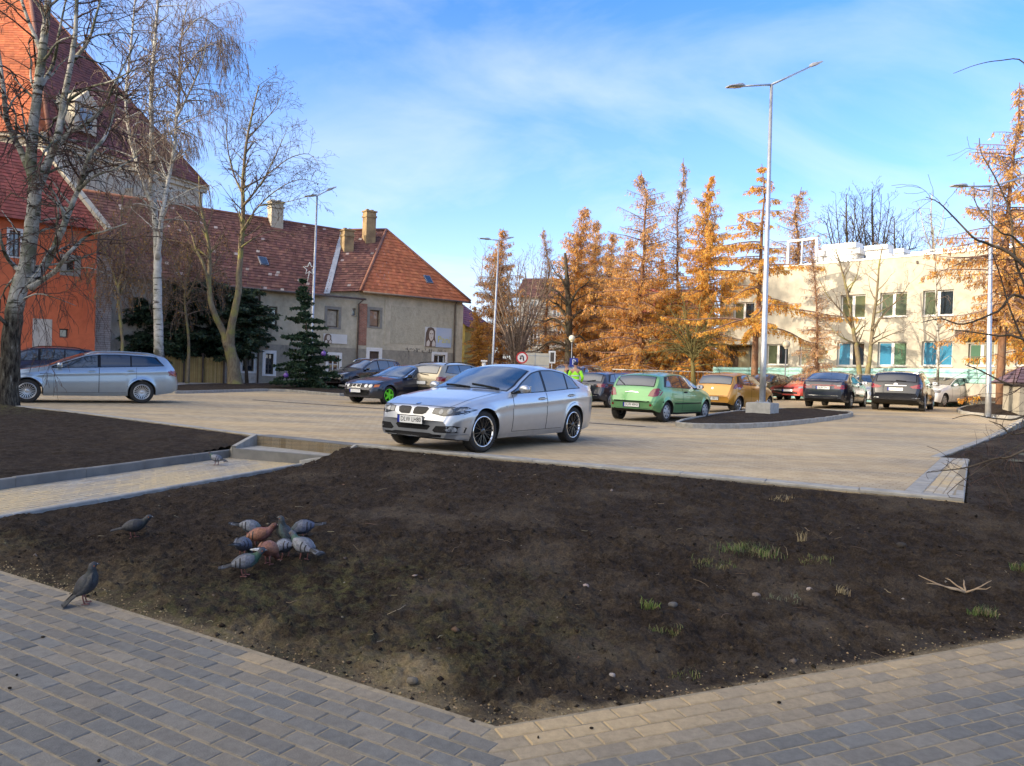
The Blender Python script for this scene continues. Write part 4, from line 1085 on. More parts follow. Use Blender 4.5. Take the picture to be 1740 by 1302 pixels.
f=MB(); HF.box(f,*HF.rect(653,664,507,586),-.02,.035); f.build('pilaster',PL_GREY,oh)
f=MB(); HF.box(f,*HF.rect(774,785,519,640),-.02,.05); f.build('pilaster',PL_GREY,oh)
f=MB(); fw_=HF.rect(131,182,437,600); HF.box(f,fw_[0],fw_[1],Z0,fw_[3],-.4,1.1); f.build('buttress',BRICKW,oh)
# back and side walls, low roof in the gap
f=MB(); W_=10.4; f.quad(HF.pt(uR,Z0),HF.pt(uR,Z0,-W_),HF.pt(uR,zW,-W_),HF.pt(uR,zW)); f.add([HF.pt(u549,zE,-.004),HF.pt(u607,zE,-.004),HF.pt(u607,zW-.22,-.004)],[(0,1,2)]); f.quad(HF.pt(uL,Z0,-W_),HF.pt(uR,Z0,-W_),HF.pt(uR,zE,-W_),HF.pt(uL,zE,-W_))
rh=5.15; f.add([HF.pt(uL,Z0),HF.pt(uL,Z0,-W_),HF.pt(uL,zE,-W_),HF.pt(uL,zE+rh,-W_/2),HF.pt(uL,zE)],[(0,1,2,3,4)]); f.build('rear_wall',PL_GREY,oh)
uv=u549
while PX(HF.pt(uv,zE+rh,-W_/2))[0]<581: uv+=.05
f=MB(); tiles(f,HF.pt(uL-.1,zE-.35,.45),HF.pt(u549,zE-.35,.45),HF.pt(uv,zE+rh,-W_/2),HF.pt(uL-.1,zE+rh,-W_/2),OLD,fleck=.013); tiles(f,HF.pt(uL-.1,zE-.35,-W_-.45),HF.pt(uR,zE-.35,-W_-.45),HF.pt(uv,zE+rh,-W_/2),HF.pt(uL-.1,zE+rh,-W_/2),OLD,row=.6,wd=.6)
rf=f.build('roof',TILE,oh)
f=MB(); f.tube([HF.pt(uL,zE+rh+.02,-W_/2),HF.pt(uv,zE+rh+.02,-W_/2)],.11,6); f.build('ridge_tiles',pm('ridge tile',(.17,.07,.05,1),(.25,.12,.08,1),rough=.9,scale=2),rf)
f=MB(); f.bar(HF.pt(u549+.05,zE-.25,.45),HF.pt(uv,zE+rh+.05,-W_/2),.42,.08,upv=(0,-.7,.7)); f.build('lead_flashing',MATS['zinc'],rf)
# wing roof
aL,aR=u612-.15,uR+.45; uc=(aL+aR)/2; sb=4.6; zt_=12.2; apex=HF.pt(uc,zt_,-sb); back=HF.pt(uc,zt_,-W_-1)
f=MB(); tiles(f,HF.pt(aL,zW-.2,.4),HF.pt(aR,zW-.2,.4),apex,apex,HIP_LIT,row=.34)
tiles(f,HF.pt(u549+.1,zE-.1,.3),HF.pt(aL,zW-.2,.4),apex,HF.pt(uv,zE+rh,-W_/2),OLD,fleck=.02); tiles(f,HF.pt(aR,zW-.2,.4),HF.pt(aR,zW-.2,-W_-.5),apex,apex,HIP_LIT,row=.5,wd=.5)
rw_=f.build('hip_roof',TILE,oh)
f=MB(); f.tube([HF.pt(aL,zW-.12,.4),apex+Vector((0,0,.05))],.12,6); f.tube([HF.pt(aR,zW-.12,.4),apex+Vector((0,0,.05))],.12,6); f.tube([apex+Vector((0,0,.04)),HF.pt(uv,zE+rh+.04,-W_/2)],.12,6); f.build('ridge_tiles',MATS['ridge tile'],rw_)
def chimney(par,c,w_,d_,z0,z1,mat):
    f=MB(); f.box((c.x,c.y,(z0+z1)/2),(w_/2,d_/2,(z1-z0)/2),ex=HF.e,ey=HF.n); f.box((c.x,c.y,z1-.35),(w_/2+.05,d_/2+.05,.07),ex=HF.e,ey=HF.n); f.box((c.x,c.y,z1+.04),(w_/2+.07,d_/2+.07,.05),ex=HF.e,ey=HF.n)
    for q in (-.25,.25): f.box((c.x+HF.e.x*q*w_,c.y+HF.e.y*q*w_,z1+.14),(.1,.1,.07),ex=HF.e,ey=HF.n)
    return f.build('chimney',mat,par)
p=D(627,395,56.9); chimney(rw_,p,.78,.66,9.6,D(627,361,56.9).z,MATS['soot brick'])
p=D(590,405,55.2); chimney(rw_,p,.74,.66,9.0,D(590,393,55.2).z,MATS['soot brick'])
p=D(468,370,53.5); chimney(rf,p,.85,.75,9.5,D(468,345,53.5).z,PL_CH)
for (x,y,par,A_,nn) in ((447,445,rf,0,0),(727,476,rw_,0,0)):
    # small roof lights
    pl=HF.n*.7+Vector((0,0,.71)); 
    base=HF.pt(0,zE-.35,.45) if par is rf else HF.pt(0,zW-.2,.4); sl=(apex-HF.pt(uc,zW-.2,.4)) if par is rw_ else (HF.pt(0,zE+rh,-W_/2)-HF.pt(0,zE-.35,.45)); sl.normalize(); nn=HF.e.cross(sl).normalized(); nn=nn if nn.z>0 else -nn
    d=ray(x,y); t=(base-CAMP).dot(nn)/d.dot(nn); q=CAMP+d*t; f=MB(); f.box(q+nn*.06,(.28,.40,.05),ex=HF.e,ey=sl,ez=nn); f.box(q+nn*.08,(.22,.34,.05),ex=HF.e,ey=sl,ez=nn,mi=1); f.build('roof_light',[MATS['zinc'],WG],par)
for i,w_ in enumerate(WN): HF.window(oh,holes[i],.2,w_['fm'],w_['p'],w_['c'],w_.get('rows',1),fw=.07,sill=GS if not w_['sur'] else None,sur=w_['sur'],surw=.2)
f=MB(); a,b,c,d=door; HF.box(f,a,b,c,d,-.2,-.14); dr=f.build('door',MATS['wood dark'],oh); f=MB(); HF.box(f,a-.25,a,c,d+.25,-.01,.05); HF.box(f,b,b+.25,c,d+.25,-.01,.05); HF.box(f,a,b,d,d+.25,-.01,.05); f.build('surround',WF,dr); f=MB(); HF.box(f,b-.15,b-.08,c+1.0,c+1.05,-.14,-.08); f.build('handle',MATS['chrome'],dr)
for x,zt in ((439,zE),(607,zE-.2),(771,zW)):
    u=HF.hit(x,560)[0]; f=MB(); f.tube([HF.pt(u,Z0,.12),HF.pt(u,zt-.5,.12),HF.pt(u+.25 if x==607 else u,zt-.15,.4)],.055,6); f.build('downpipe',MATS['gutter'],oh)
for a,b,z in ((u185,u612+.2,zE-.37),(u612,uR+.4,zW-.24)):
    f=MB(); f.tube([HF.pt(a,z,.52),HF.pt(b,z,.52)],.075,6); f.build('gutter',MATS['gutter'],oh)
f=MB()
for i in range(26):
    r_=HF.rect(688,757,592,600); u=r_[0]+(r_[1]-r_[0])*(i+.2)/26; 
    if i in (9,18,19): continue
    pts=[HF.pt(u+rnd(0,.16),r_[2]+rnd(0,1)*(r_[3]-r_[2]),.012) for _ in range(4)]; f.tube(pts,.012,4)
f.build('graffiti_scrawl',MATS['gutter'],oh)
# banners with a generic printed portrait
def banner(label,r,wide,txt):
    a,b,c,d=HF.rect(*r); t=thing('banner',label,'banner',HF.pt((a+b)/2,c,.05)); t.location=(0,0,0)
    f=MB(); s=(b-a); split=a+s*(.42 if wide else .36); HF.box(f,a,split,c,d,.045,.075); HF.box(f,split,b,c,d,.045,.075,mi=1); f.build('board',[MATS['banner white'],MATS['banner blue'] if wide else MATS['banner white']],t)
    w_=split-a; h=d-c; cx_=a+w_*.55
    def blob(name,mat,pts,o):
        f=MB(); q=[HF.pt(cx_+x*w_,c+y*h,o) for x,y in pts]; f.add(q+[p-HF.n*.01 for p in q],[tuple(range(len(q)))]+[(i,(i+1)%len(q),(i+1)%len(q)+len(q),i+len(q)) for i in range(len(q))]); f.build(name,mat,t)
    blob('printed_hair',MATS['banner brown'],[(-.50,.0),(.40,.0),(.42,.25),(.33,.5),(.34,.8),(.2,.95),(-.02,1.0),(-.3,.96),(-.46,.7),(-.5,.4)],.088)
    blob('printed_face',MATS['banner skin'],[(-.18,.45),(-.08,.32),(.06,.30),(.17,.42),(.21,.62),(.17,.80),(.02,.86),(-.14,.80),(-.20,.62)],.1)
    blob('printed_hand',MATS['banner skin'],[(-.42,.02),(-.15,.02),(-.10,.22),(-.22,.36),(-.40,.22)],.1); blob('printed_hand',MATS['banner skin'],[(.08,.02),(.34,.02),(.38,.2),(.22,.36),(.10,.22)],.1)
    for x in (-.08,.10): blob('printed_eye',MATS['banner brown'],[(x-.05,.64),(x+.05,.64),(x+.05,.68),(x-.05,.68)],.112)
    blob('printed_mouth',MATS['banner brown'],[(-.03,.44),(.06,.44),(.04,.47),(-.01,.47)],.112)
    if txt:
        mw=Matrix(((HF.e.x,0,HF.n.x,0),(HF.e.y,0,HF.n.y,0),(0,1,0,0),(0,0,0,1))); q=HF.pt(split+(b-split)*.52,c+h*.38,.09); mw.translation=q
        textmesh(txt,h*.5,MATS['banner yellow'],'banner_lettering',t,mw)
    return t
banner('pale blue banner with portrait and yellow lettering high on the grey house wall',(721,766,557,590),True,'Pani'); banner('narrow white banner with small portrait behind the decorated fir',(549,589,568,584),False,'')
# ---- orange red house
RF=Fac((-31,30.8),(-22.2,39.2)); e_=RF.hit(165,420)[0]
rh_=thing('red_house','orange-red rendered house with steep tiled roof beside the limewashed buttress','house')
u0=RF.hit(-260,450)[0]; zr=RF.hit(90,380)[1]
rwin=[(16,34,392,436),(113,126,443,463),(101,116,559,574),(-60,-40,392,436)]; rhol=[RF.rect(*x) for x in rwin]
f=MB(); RF.wall(f,u0,e_,Z0,zr,rhol,.22); f.quad(RF.pt(e_,Z0),RF.pt(e_,Z0,-9),RF.pt(e_,zr,-9),RF.pt(e_,zr)); f.quad(RF.pt(u0,Z0),RF.pt(u0,Z0,-9),RF.pt(u0,zr,-9),RF.pt(u0,zr)); f.quad(RF.pt(u0,Z0,-9),RF.pt(e_,Z0,-9),RF.pt(e_,zr,-9),RF.pt(u0,zr,-9)); f.build('wall',PL_RED,rh_)
for i,r_ in enumerate(rhol): RF.window(rh_,r_,.2,DF,MATS['window glass'],2 if i in(0,3) else 1,2 if i in (0,3) else 1,fw=.06,sur=GS if i==1 else WF if i in(0,3) else None,surw=.3 if i==1 else .12)
f=MB(); RF.box(f,*RF.rect(55,88,542,600),-.02,.03); f.build('stone_patch',PL_WHITE,rh_)
zr2=D(90,266,43).z; f=MB()
A_,B_=RF.pt(u0-.3,zr-.1,.5),RF.pt(e_+.4,zr-.1,.5); C2,D2=RF.pt(e_-1.6,zr2,-4.5),RF.pt(u0-.3,zr2,-4.5)
tiles(f,A_,B_,C2,D2,[(.22,.06,.05),(.26,.07,.055),(.19,.055,.045)]); tiles(f,B_,RF.pt(e_+.4,zr-.1,-9.5),C2,C2,OLD); tiles(f,RF.pt(e_+.4,zr-.1,-9.5),RF.pt(u0-.3,zr-.1,-9.5),D2,C2,OLD,row=.6,wd=.6)
f.build('roof',TILE,rh_)
f=MB(); f.bar(B_+Vector((0,0,.12)),C2+Vector((0,0,.14)),.35,.2); f.build('coping',PL_CH,rh_)
# ---- church
ch=thing('church','tall church with steep tiled roof rising behind the birches','church')
A_=D(75,225,58); B_=D(345,312,73); zc=(A_.z+B_.z)/2; A_.z=B_.z=zc; Cx=D(50,-14,69); A2=D(-260,215,57); A2.z=zc; C2=D(-260,-40,70); C2.z=Cx.z
CF=Fac(A_,B_); CG=Fac(A2,A_)
f=MB(); q=lambda p,z: Vector((p.x,p.y,z)); f.quad(q(A_,Z0),q(B_,Z0),q(B_,zc),q(A_,zc)); f.quad(q(A2,Z0),q(A_,Z0),q(A_,zc),q(A2,zc)); Bb=B_+Vector((-16,7,0)); f.quad(q(B_,Z0),q(Bb,Z0),q(Bb,zc),q(B_,zc)); f.build('wall',PL_CH,ch)
f=MB(); CF.box(f,-.3,CF.len+.3,zc-.9,zc-.5,0,.25); CF.box(f,-.4,CF.len+.4,zc-.5,zc-.1,0,.45); CG.box(f,-.3,CG.len+.3,zc-.5,zc-.1,0,.45); f.build('cornice',PL_CH,ch)
f=MB(); 
for uu in (3.5,8,12.5): CF.box(f,uu-.6,uu+.6,Z0,zc-2.5,0,.9)
f.build('buttress',PL_CH,ch)
SHADE_T=[(.15,.055,.05),(.18,.065,.055),(.13,.05,.05)]  # shade of these slopes painted into the tile colour; sunlit slope is brighter
f=MB(); dn=Vector((0,0,-.3)); tiles(f,A_+CF.n*.6+dn,B_+CF.n*.6+dn,Cx,Cx,SHADE_T,row=.4,wd=.4); tiles(f,A2+CG.n*.6+dn,A_+CG.n*.6+dn,Cx,C2,[(.42,.12,.05),(.46,.14,.06),(.38,.11,.05)],row=.4,wd=.4); tiles(f,B_+dn,Bb+dn,C2,Cx,SHADE_T,row=.6,wd=.6); cro=f.build('roof',TILE,ch)
f=MB(); f.tube([B_+CF.n*.6+dn,Cx],.16,6); f.tube([A_+dn+CF.n*.6,Cx],.16,6); f.build('ridge_tiles',MATS['ridge tile'],cro)
nn=(B_-A_).cross(Cx-A_).normalized(); d=ray(126,214); t=(A_-CAMP).dot(nn)/d.dot(nn); q_=CAMP+d*t
f=MB(); f.box(q_+Vector((0,0,.4)),(1.0,1.3,1.1),ex=CF.e,ey=CF.n); q2=q_+CF.n*.2; f.add([q2+CF.e*-1.2+CF.n*1.3+Vector((0,0,1.5)),q2+CF.e*1.2+CF.n*1.3+Vector((0,0,1.5)),q2+CF.n*1.3+Vector((0,0,2.7)),q2+CF.e*-1.2-CF.n*2+Vector((0,0,1.5)),q2+CF.e*1.2-CF.n*2+Vector((0,0,1.5)),q2-CF.n*2+Vector((0,0,2.7))],[(0,1,2),(0,2,5,3),(1,4,5,2)]); do=f.build('dormer',PL_CH,ch)
f=MB(); f.box(q_+CF.n*1.3+Vector((0,0,.45)),(.55,.03,.75),ex=CF.e,ey=CF.n); f.build('dormer_window',WG,do)
# ---- added house: out of view, put in to shade the car park
tn=thing('shade_house','plain tall house added out of view to shade the car park','house')
TF=Fac((-34,-45),(-34,SHADE_Y)); f=MB()
hol=[(2+i*4.2,3.3+i*4.2,z,z+1.7) for i in range(int((TF.len-4)/4.2)) for z in (1.4,5.0,8.6)]
TF.wall(f,0,TF.len,-.1,SHADE_H,hol,.2); f.quad(TF.pt(0,-.1),TF.pt(0,-.1,-12),TF.pt(0,SHADE_H,-12),TF.pt(0,SHADE_H)); f.quad(TF.pt(TF.len,-.1),TF.pt(TF.len,-.1,-12),TF.pt(TF.len,SHADE_H,-12),TF.pt(TF.len,SHADE_H)); f.quad(TF.pt(0,-.1,-12),TF.pt(TF.len,-.1,-12),TF.pt(TF.len,SHADE_H,-12),TF.pt(0,SHADE_H,-12)); f.build('wall',PL_CREAM,tn)
for h in hol: TF.window(tn,h,.18,WF,WG,2,1)
f=MB(); tiles(f,TF.pt(-.3,SHADE_H-.1,.4),TF.pt(TF.len+.3,SHADE_H-.1,.4),TF.pt(TF.len,SHADE_H+2.5,-6),TF.pt(0,SHADE_H+2.5,-6),OLD,row=.6,wd=.8); tiles(f,TF.pt(-.3,SHADE_H-.1,-12.4),TF.pt(TF.len+.3,SHADE_H-.1,-12.4),TF.pt(TF.len,SHADE_H+2.5,-6),TF.pt(0,SHADE_H+2.5,-6),OLD,row=.6,wd=.8); f.build('roof',TILE,tn)
# ---- modern cream building
BF=Fac((14.3,52),(24.8,40.5)); mb_=thing('office_building','flat-roofed cream two-storey building with stacks of white insulation boards on its roof','building')
zt=BF.hit(1450,444)[1]; ul=BF.hit(1222,560)[0]; ur=BF.hit(1800,560)[0]
PN={'g':MATS['grey green reflection pane'],'b':MATS['blue reflection pane'],'d':WG,'p':MATS['pale pane'],'f':MATS['green reflection pane']}
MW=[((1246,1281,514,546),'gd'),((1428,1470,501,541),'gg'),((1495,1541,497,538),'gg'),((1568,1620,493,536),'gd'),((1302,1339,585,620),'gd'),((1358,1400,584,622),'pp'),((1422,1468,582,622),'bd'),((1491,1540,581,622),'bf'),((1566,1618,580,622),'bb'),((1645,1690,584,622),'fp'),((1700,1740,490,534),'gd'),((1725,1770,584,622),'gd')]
hs=[BF.rect(*r_) for r_,_ in MW]; dh_=BF.rect(1234,1276,588,640)
f=MB(); BF.wall(f,ul,ur,Z0,zt,hs+[dh_],.22); f.quad(BF.pt(ul,Z0),BF.pt(ul,Z0,-12),BF.pt(ul,zt,-12),BF.pt(ul,zt)); f.quad(BF.pt(ur,Z0),BF.pt(ur,Z0,-12),BF.pt(ur,zt,-12),BF.pt(ur,zt)); f.quad(BF.pt(ul,Z0,-12),BF.pt(ur,Z0,-12),BF.pt(ur,zt,-12),BF.pt(ul,zt,-12)); f.build('wall',PL_CREAM,mb_)
f=MB(); f.quad(BF.pt(ul,zt-.15),BF.pt(ur,zt-.15),BF.pt(ur,zt-.15,-12),BF.pt(ul,zt-.15,-12)); f.build('roof',MATS['dark concrete'],mb_)
f=MB(); BF.box(f,ul-.05,ur+.05,zt,zt+.08,-.35,.06); f.build('parapet_cap',MATS['metal grey'],mb_)
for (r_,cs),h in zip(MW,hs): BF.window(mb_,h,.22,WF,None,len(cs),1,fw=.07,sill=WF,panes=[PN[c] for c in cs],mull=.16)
f=MB(); a,b,c,d=dh_; BF.box(f,a,b,c,d,-.22,-.18); dr=f.build('door',MATS['wood dark'],mb_); f=MB(); BF.box(f,a+(b-a)*.45,b-.15,c+.1,d-.1,-.18,-.15); f.build('door_glass',MATS['pale pane'],dr)
f=MB(); BF.box(f,a-.3,b+.5,d+.05,d+.25,.0,1.1); f.build('canopy',PL_CREAM,mb_)
f=MB(); u_=BF.hit(1660,560)[0]; BF.box(f,u_-.8,u_+2.4,BF.hit(1660,575)[1],BF.hit(1660,562)[1],.0,.8); f.build('canopy',MATS['wood dark'],mb_)
f=MB()
for x in (1395,1556,1610): u_=BF.hit(x,520)[0]; BF.box(f,u_-.04,u_+.04,zt-.45,zt-.3,.002,.12)
f.build('scupper',MATS['gutter'],mb_)
pm('styrofoam',(.82,.82,.80,1),(.76,.76,.74,1),rough=.7,scale=3,bump=.1)
def stack(label,x0,x1,y0,y1,n,back):
    a,b,c,d=BF.rect(x0,x1,y0,y1); c=zt-.15; t=thing('insulation_stack',label,'insulation boards',(0,0,0),0,'insulation boards piled on the flat roof'); h=(d-c)/n
    for i in range(n):
        f=MB(); j=rnd(-.12,.12); g=rnd(-.1,.1); BF.box(f,a+j,b+j,c+i*h+.006,c+(i+1)*h-.006,-back-1.0+g,-back+g); f.build('board_bundle',MATS['styrofoam'],t)
stack('tall widest stack of white insulation boards on the roof',1391,1449,411,446,4,.7)
stack('tall squarish stack of white insulation boards beside the widest stack',1460,1499,414,444,4,.7)
stack('low stack of white insulation boards in front of the squarish stack',1500,1512,430,444,2,.5)
stack('small square pile of white insulation boards beside the low boards',1514,1531,420,440,3,.6)
stack('lowest spread pile of white insulation boards next to the roof railing',1536,1568,424,438,2,.8)
stack('small pile of white insulation boards leaning by the roof frame',1384,1392,424,452,3,.5)
fr_=thing('roof_frame','white metal hoisting frame standing on the flat roof edge','frame',(0,0,0)); 
a,b,c,d=BF.rect(1333,1381,408,452); 
for nm,bx in (('post',(a-.07,a+.07,zt-.1,d)),('post',(b-.07,b+.07,zt-.1,d)),('top_rail',(a-.07,b+.07,d+.003,d+.14)),('mid_rail',((a+b)/2-.03,(a+b)/2+.03,zt-.1,d))):
    f=MB(); BF.box(f,*bx,-.55,-.42); f.build(nm,WF,fr_)
rl=thing('roof_railing','long pale metal railing along the flat roof edge','railing',(0,0,0)); a,b=BF.hit(1570,425)[0],BF.hit(1720,425)[0]; z1=BF.hit(1640,417)[1]; zr_=zt+.02
for nm,bx in [('top_rail',(a,b,z1-.05,z1+.03)),('mid_rail',(a,b,(z1+zr_)/2-.03,(z1+zr_)/2+.03))]:
    f=MB(); BF.box(f,*bx,-.5,-.44); f.build(nm,WF,rl)
for i in range(6):
    f=MB(); u_=a+(b-a)*i/5; BF.box(f,u_-.03,u_+.03,zt-.1,z1-.05,-.5,-.44); f.build('post',WF,rl)
# turquoise sheet fence
m,k,b,out=newmat('turquoise sheet'); P_=k.a('ShaderNodeNewGeometry').outputs['Position']
c=ramp(k,noise(k,P_,.9,7,.65),[(.40,(.24,.46,.44,1)),(.54,(.34,.55,.52,1)),(.66,(.10,.32,.42,1))]); k.link(c,b.inputs['Base Color']); val(b,'Roughness',.5); val(b,'Specular IOR Level',.3)
TQ=m
FF=Fac((14.5,48.2),(24.0,35.6)); ff=thing('sheet_fence','turquoise corrugated sheet fence in front of the cream building','fence',(0,0,0))
ua,ub=FF.hit(1211,640)[0],FF.hit(1690,640)[0]; zl,zrr=FF.hit(1212,624)[1],FF.hit(1683,627)[1]; n=int((ub-ua)/2.4)
for i in range(n):
    f=MB(); a=ua+(ub-ua)*i/n; b_=ua+(ub-ua)*(i+1)/n-.02; z1=zl+(zrr-zl)*(i+.5)/n; m_=9
    rows=[]
    for j in range(m_*4+1):
        z=.25+(z1-.25)*j/(m_*4); o=.03*(1 if (j%4) in (1,2) else -1); rows.append([FF.pt(a,z,o),FF.pt(b_,z,o)])
    f.grid(rows,smooth=False); f.build('sheet',TQ,ff)
    f=MB(); FF.box(f,a-.03,a+.03,.2,z1+.02,-.14,-.05); f.build('post',MATS['metal grey'],ff)
# low wall and store by the far lamp
lw=thing('low_wall','low pale wall with dark base beside the white estate','wall',(0,0,0)); LF=Fac(D(1636,660,37.5),D(1712,660,32.5)); f=MB(); LF.box(f,0,LF.len,1.15,1.75,-.2,0); f.build('upper_wall',PL_PALE,lw); f=MB(); LF.box(f,-.02,LF.len+.02,1.0,1.14,-.25,.05); f.build('capping',MATS['wood dark'],lw); f=MB(); LF.box(f,0,LF.len,.2,.99,-.2,.0); f.build('lower_wall',MATS['dark concrete'],lw)
# gate pillar with tiled cap
gp=thing('gate_pillar','grey masonry gate pillar with a purple tiled cap near the orange larch','pillar',at(1745,27)); gp.location.z=.3
f=MB(); f.box((0,0,.75),(.55,.45,.75)); f.box((0,0,.06),(.62,.52,.12)); f.build('shaft',PL_LOW,gp)
f=MB(); tiles(f,(-.85,-.7,1.48),(.85,-.7,1.48),(0.2,0,2.05),(-.2,0,2.05),[(.12,.08,.10),(.15,.10,.125)],row=.18); tiles(f,(-.85,.7,1.48),(.85,.7,1.48),(.2,0,2.05),(-.2,0,2.05),[(.12,.08,.10)],row=.18); tiles(f,(-.85,-.7,1.48),(-.85,.7,1.48),(-.2,0,2.05),(-.2,0,2.05),[(.12,.08,.10),(.15,.10,.125)],row=.18); tiles(f,(.85,-.7,1.48),(.85,.7,1.48),(.2,0,2.05),(.2,0,2.05),[(.12,.08,.10)],row=.18); f.box((0,0,1.47),(.8,.65,.03),col=(.1,.08,.08)); f.build('cap',TILE,gp)
# ---- houses beyond the trees
def simple_house(name,label,px0,px1,ytop,yroof,depth,back,wm,tc,wins,deep=9,rdir=0):
    h=thing(name,label,'house'); p0=D(px0,600,depth); p1=D(px1,600,depth+back); F_=Fac(p0,p1); z=F_.hit((px0+px1)/2,ytop)[1]; zr_=D((px0+px1)/2,yroof,depth+back/2+deep/2).z
    hl_=[F_.rect(*w_) for w_ in wins]
    f=MB(); F_.wall(f,0,F_.len,.1,z,hl_,.2)
    for u in (0,F_.len): f.add([F_.pt(u,.1),F_.pt(u,.1,-deep),F_.pt(u,z,-deep),F_.pt(u,zr_,-deep/2),F_.pt(u,z)],[(0,1,2,3,4)])
    f.quad(F_.pt(0,.1,-deep),F_.pt(F_.len,.1,-deep),F_.pt(F_.len,z,-deep),F_.pt(0,z,-deep)); f.build('wall',wm,h)
    f=MB(); 
    for o in (.4,-deep-.4): tiles(f,F_.pt(-.4,z-.2,o),F_.pt(F_.len+.4,z-.2,o),F_.pt(F_.len+.4,zr_,-deep/2),F_.pt(-.4,zr_,-deep/2),tc,row=.45,wd=.5)
    f.build('roof',TILE,h)
    for r_ in hl_: F_.window(h,r_,.18,WF,WG,2,2,fw=.09,sur=WF,surw=.15)
    return h,F_
simple_house('yellow_house','ochre yellow house with purple roof just beyond the hipped house end',789,838,556,508,68,6,PL_YEL,[(.13,.05,.08),(.17,.06,.09)],[(803,807,582,597),(816,820,582,597)])
simple_house('apartment_house','pale apartment house with white arched windows behind the larches',878,1112,505,474,92,-3,PL_PALE,OLD,[(x,x+12,y,y+26) for y in (512,562) for x in (900,940,984,1008,1050,1085)],deep=11)
simple_house('red_roof_house','small house with bright red roof showing through the larches',1072,1205,540,492,80,-2,PL_PALE,[(.30,.085,.06),(.34,.10,.07)],[(1100,1110,560,580),(1150,1160,560,580)])
# reed screen
RS=Fac(D(277,640,43.5),D(381,640,45.0)); z1=RS.hit(330,607)[1]; rs=thing('reed_screen','golden reed screen fence under the dark spruces','fence',(0,0,0))
f=MB(); n=int(RS.len/.03)
for i in range(n):
    u=RS.len*i/n; c=jit(random.choice([(.36,.25,.09),(.30,.20,.07),(.42,.31,.13)]),.2); RS.box(f,u,u+.026,.3,z1+rnd(-.05,.05),-.02+rnd(-.01,.01),.0,col=c)
f.build('reeds',colmat('reed',rough=.8,nscale=3,namt=.25),rs)
for x in (277,312,344,380):
    f=MB(); u=RS.hit(x,640)[0]; RS.box(f,u-.05,u+.05,.2,z1+.25,.002,.1); f.build('post',MATS['wood dark'],rs)
# thin railing beyond the cars
ra=thing('railing','thin dark metal railing under the larches beyond the mustard car','railing',(0,0,0)); QF=Fac(D(1040,640,50),D(1212,640,47)); zq=QF.hit(1150,630)[1]
f=MB(); QF.box(f,0,QF.len,zq-.05,zq,-.02,.02); QF.box(f,0,QF.len,.55,.6,-.02,.02); f.build('rail',MATS['metal grey'],ra)
for i in range(22):
    f=MB(); u=QF.len*i/21; QF.box(f,u-.02,u+.02,.2,zq-.05,-.018,.018); f.build('baluster',MATS['gutter'],ra)
def circ(a,b,r,n=20,e=1): return [(a+r*math.cos(i*2*math.pi/n)*e,b+r*math.sin(i*2*math.pi/n)) for i in range(n)]
# --- silver saloon by the steps
bm_=sedan(paint=PT['silver'],rimr=.242,r=.325,gap=.045,wmats=('black alloy','chrome','seam'),wstyle=('multi',8),steer=R(-4),glass='tinted glass',paintsill=True,crease=.17,flare=.016,
 fit=[('headlight_surround','gloss black',[(.385,.60),(.60,.565),(.82,.60),(.875,.668),(.80,.715),(.60,.705),(.40,.682)],'F',.003,True),
  ('headlight','dark lens',[(.395,.605),(.60,.574),(.81,.607),(.86,.667),(.79,.707),(.60,.696),(.41,.674)],'F',.006,True),
  ('headlight_bowl','clear lens',circ(.54,.632,.036),'F',.010,True),('headlight_bowl','clear lens',circ(.67,.645,.038),'F',.010,True),('turn_lamp','clear lens',[(.74,.64),(.80,.65),(.83,.685),(.77,.69)],'F',.009,True),
  ('grille_surround','paint',[(.015,.575),(.015,.672),(.06,.70),(.27,.70),(.325,.672),(.29,.592),(.22,.566),(.05,.566)],'F',.003,True),
  ('grille','gloss black',[(.028,.588),(.028,.668),(.065,.69),(.265,.69),(.31,.668),(.277,.60),(.215,.577),(.055,.577)],'F',.007,True),
  ('lower_intake','black plastic',[(-.30,.345),(-.36,.405),(-.33,.42),(.33,.42),(.36,.405),(.30,.345)],'F',.004,False),
  ('side_intake','black plastic',[(.44,.315),(.40,.345),(.47,.415),(.74,.425),(.83,.40),(.81,.32)],'F',.004,True),
  ('fog_lamp','clear lens',circ(.72,.37,.042),'F',.008,True),
  ('front_lip','black plastic',[(-.84,.215),(-.40,.20),(.40,.20),(.84,.215),(.86,.295),(.42,.285),(.36,.30),(-.36,.30),(-.42,.285),(-.86,.295)],'F',.02,False),
  ('badge','gloss black',circ(.20,0,.042),'T',.006,False),('badge_centre','roundel blue',circ(.20,0,.028),'T',.009,False),
  ('tail_light','tail lens',[(.52,.79),(.80,.77),(.82,.90),(.50,.90)],'B',.005,True),
  ('side_repeater','clear lens',[(1.30,.70),(1.37,.705),(1.37,.725),(1.30,.72)],'S',.004,False)],
 plates=[('F',.49,'DLW LH80',.255),('B',.80,'DLW LH80',.255)],wipers=[('T',[((1.47,.62),(1.56,-.02)),((1.45,.02),(1.55,-.58))])])
car_bmw,_c=make_car('saloon_car','silver four-door saloon with black multi-spoke wheels standing beside the steps',bm_,(-.573,-.82),'FL',Gl(815,769))
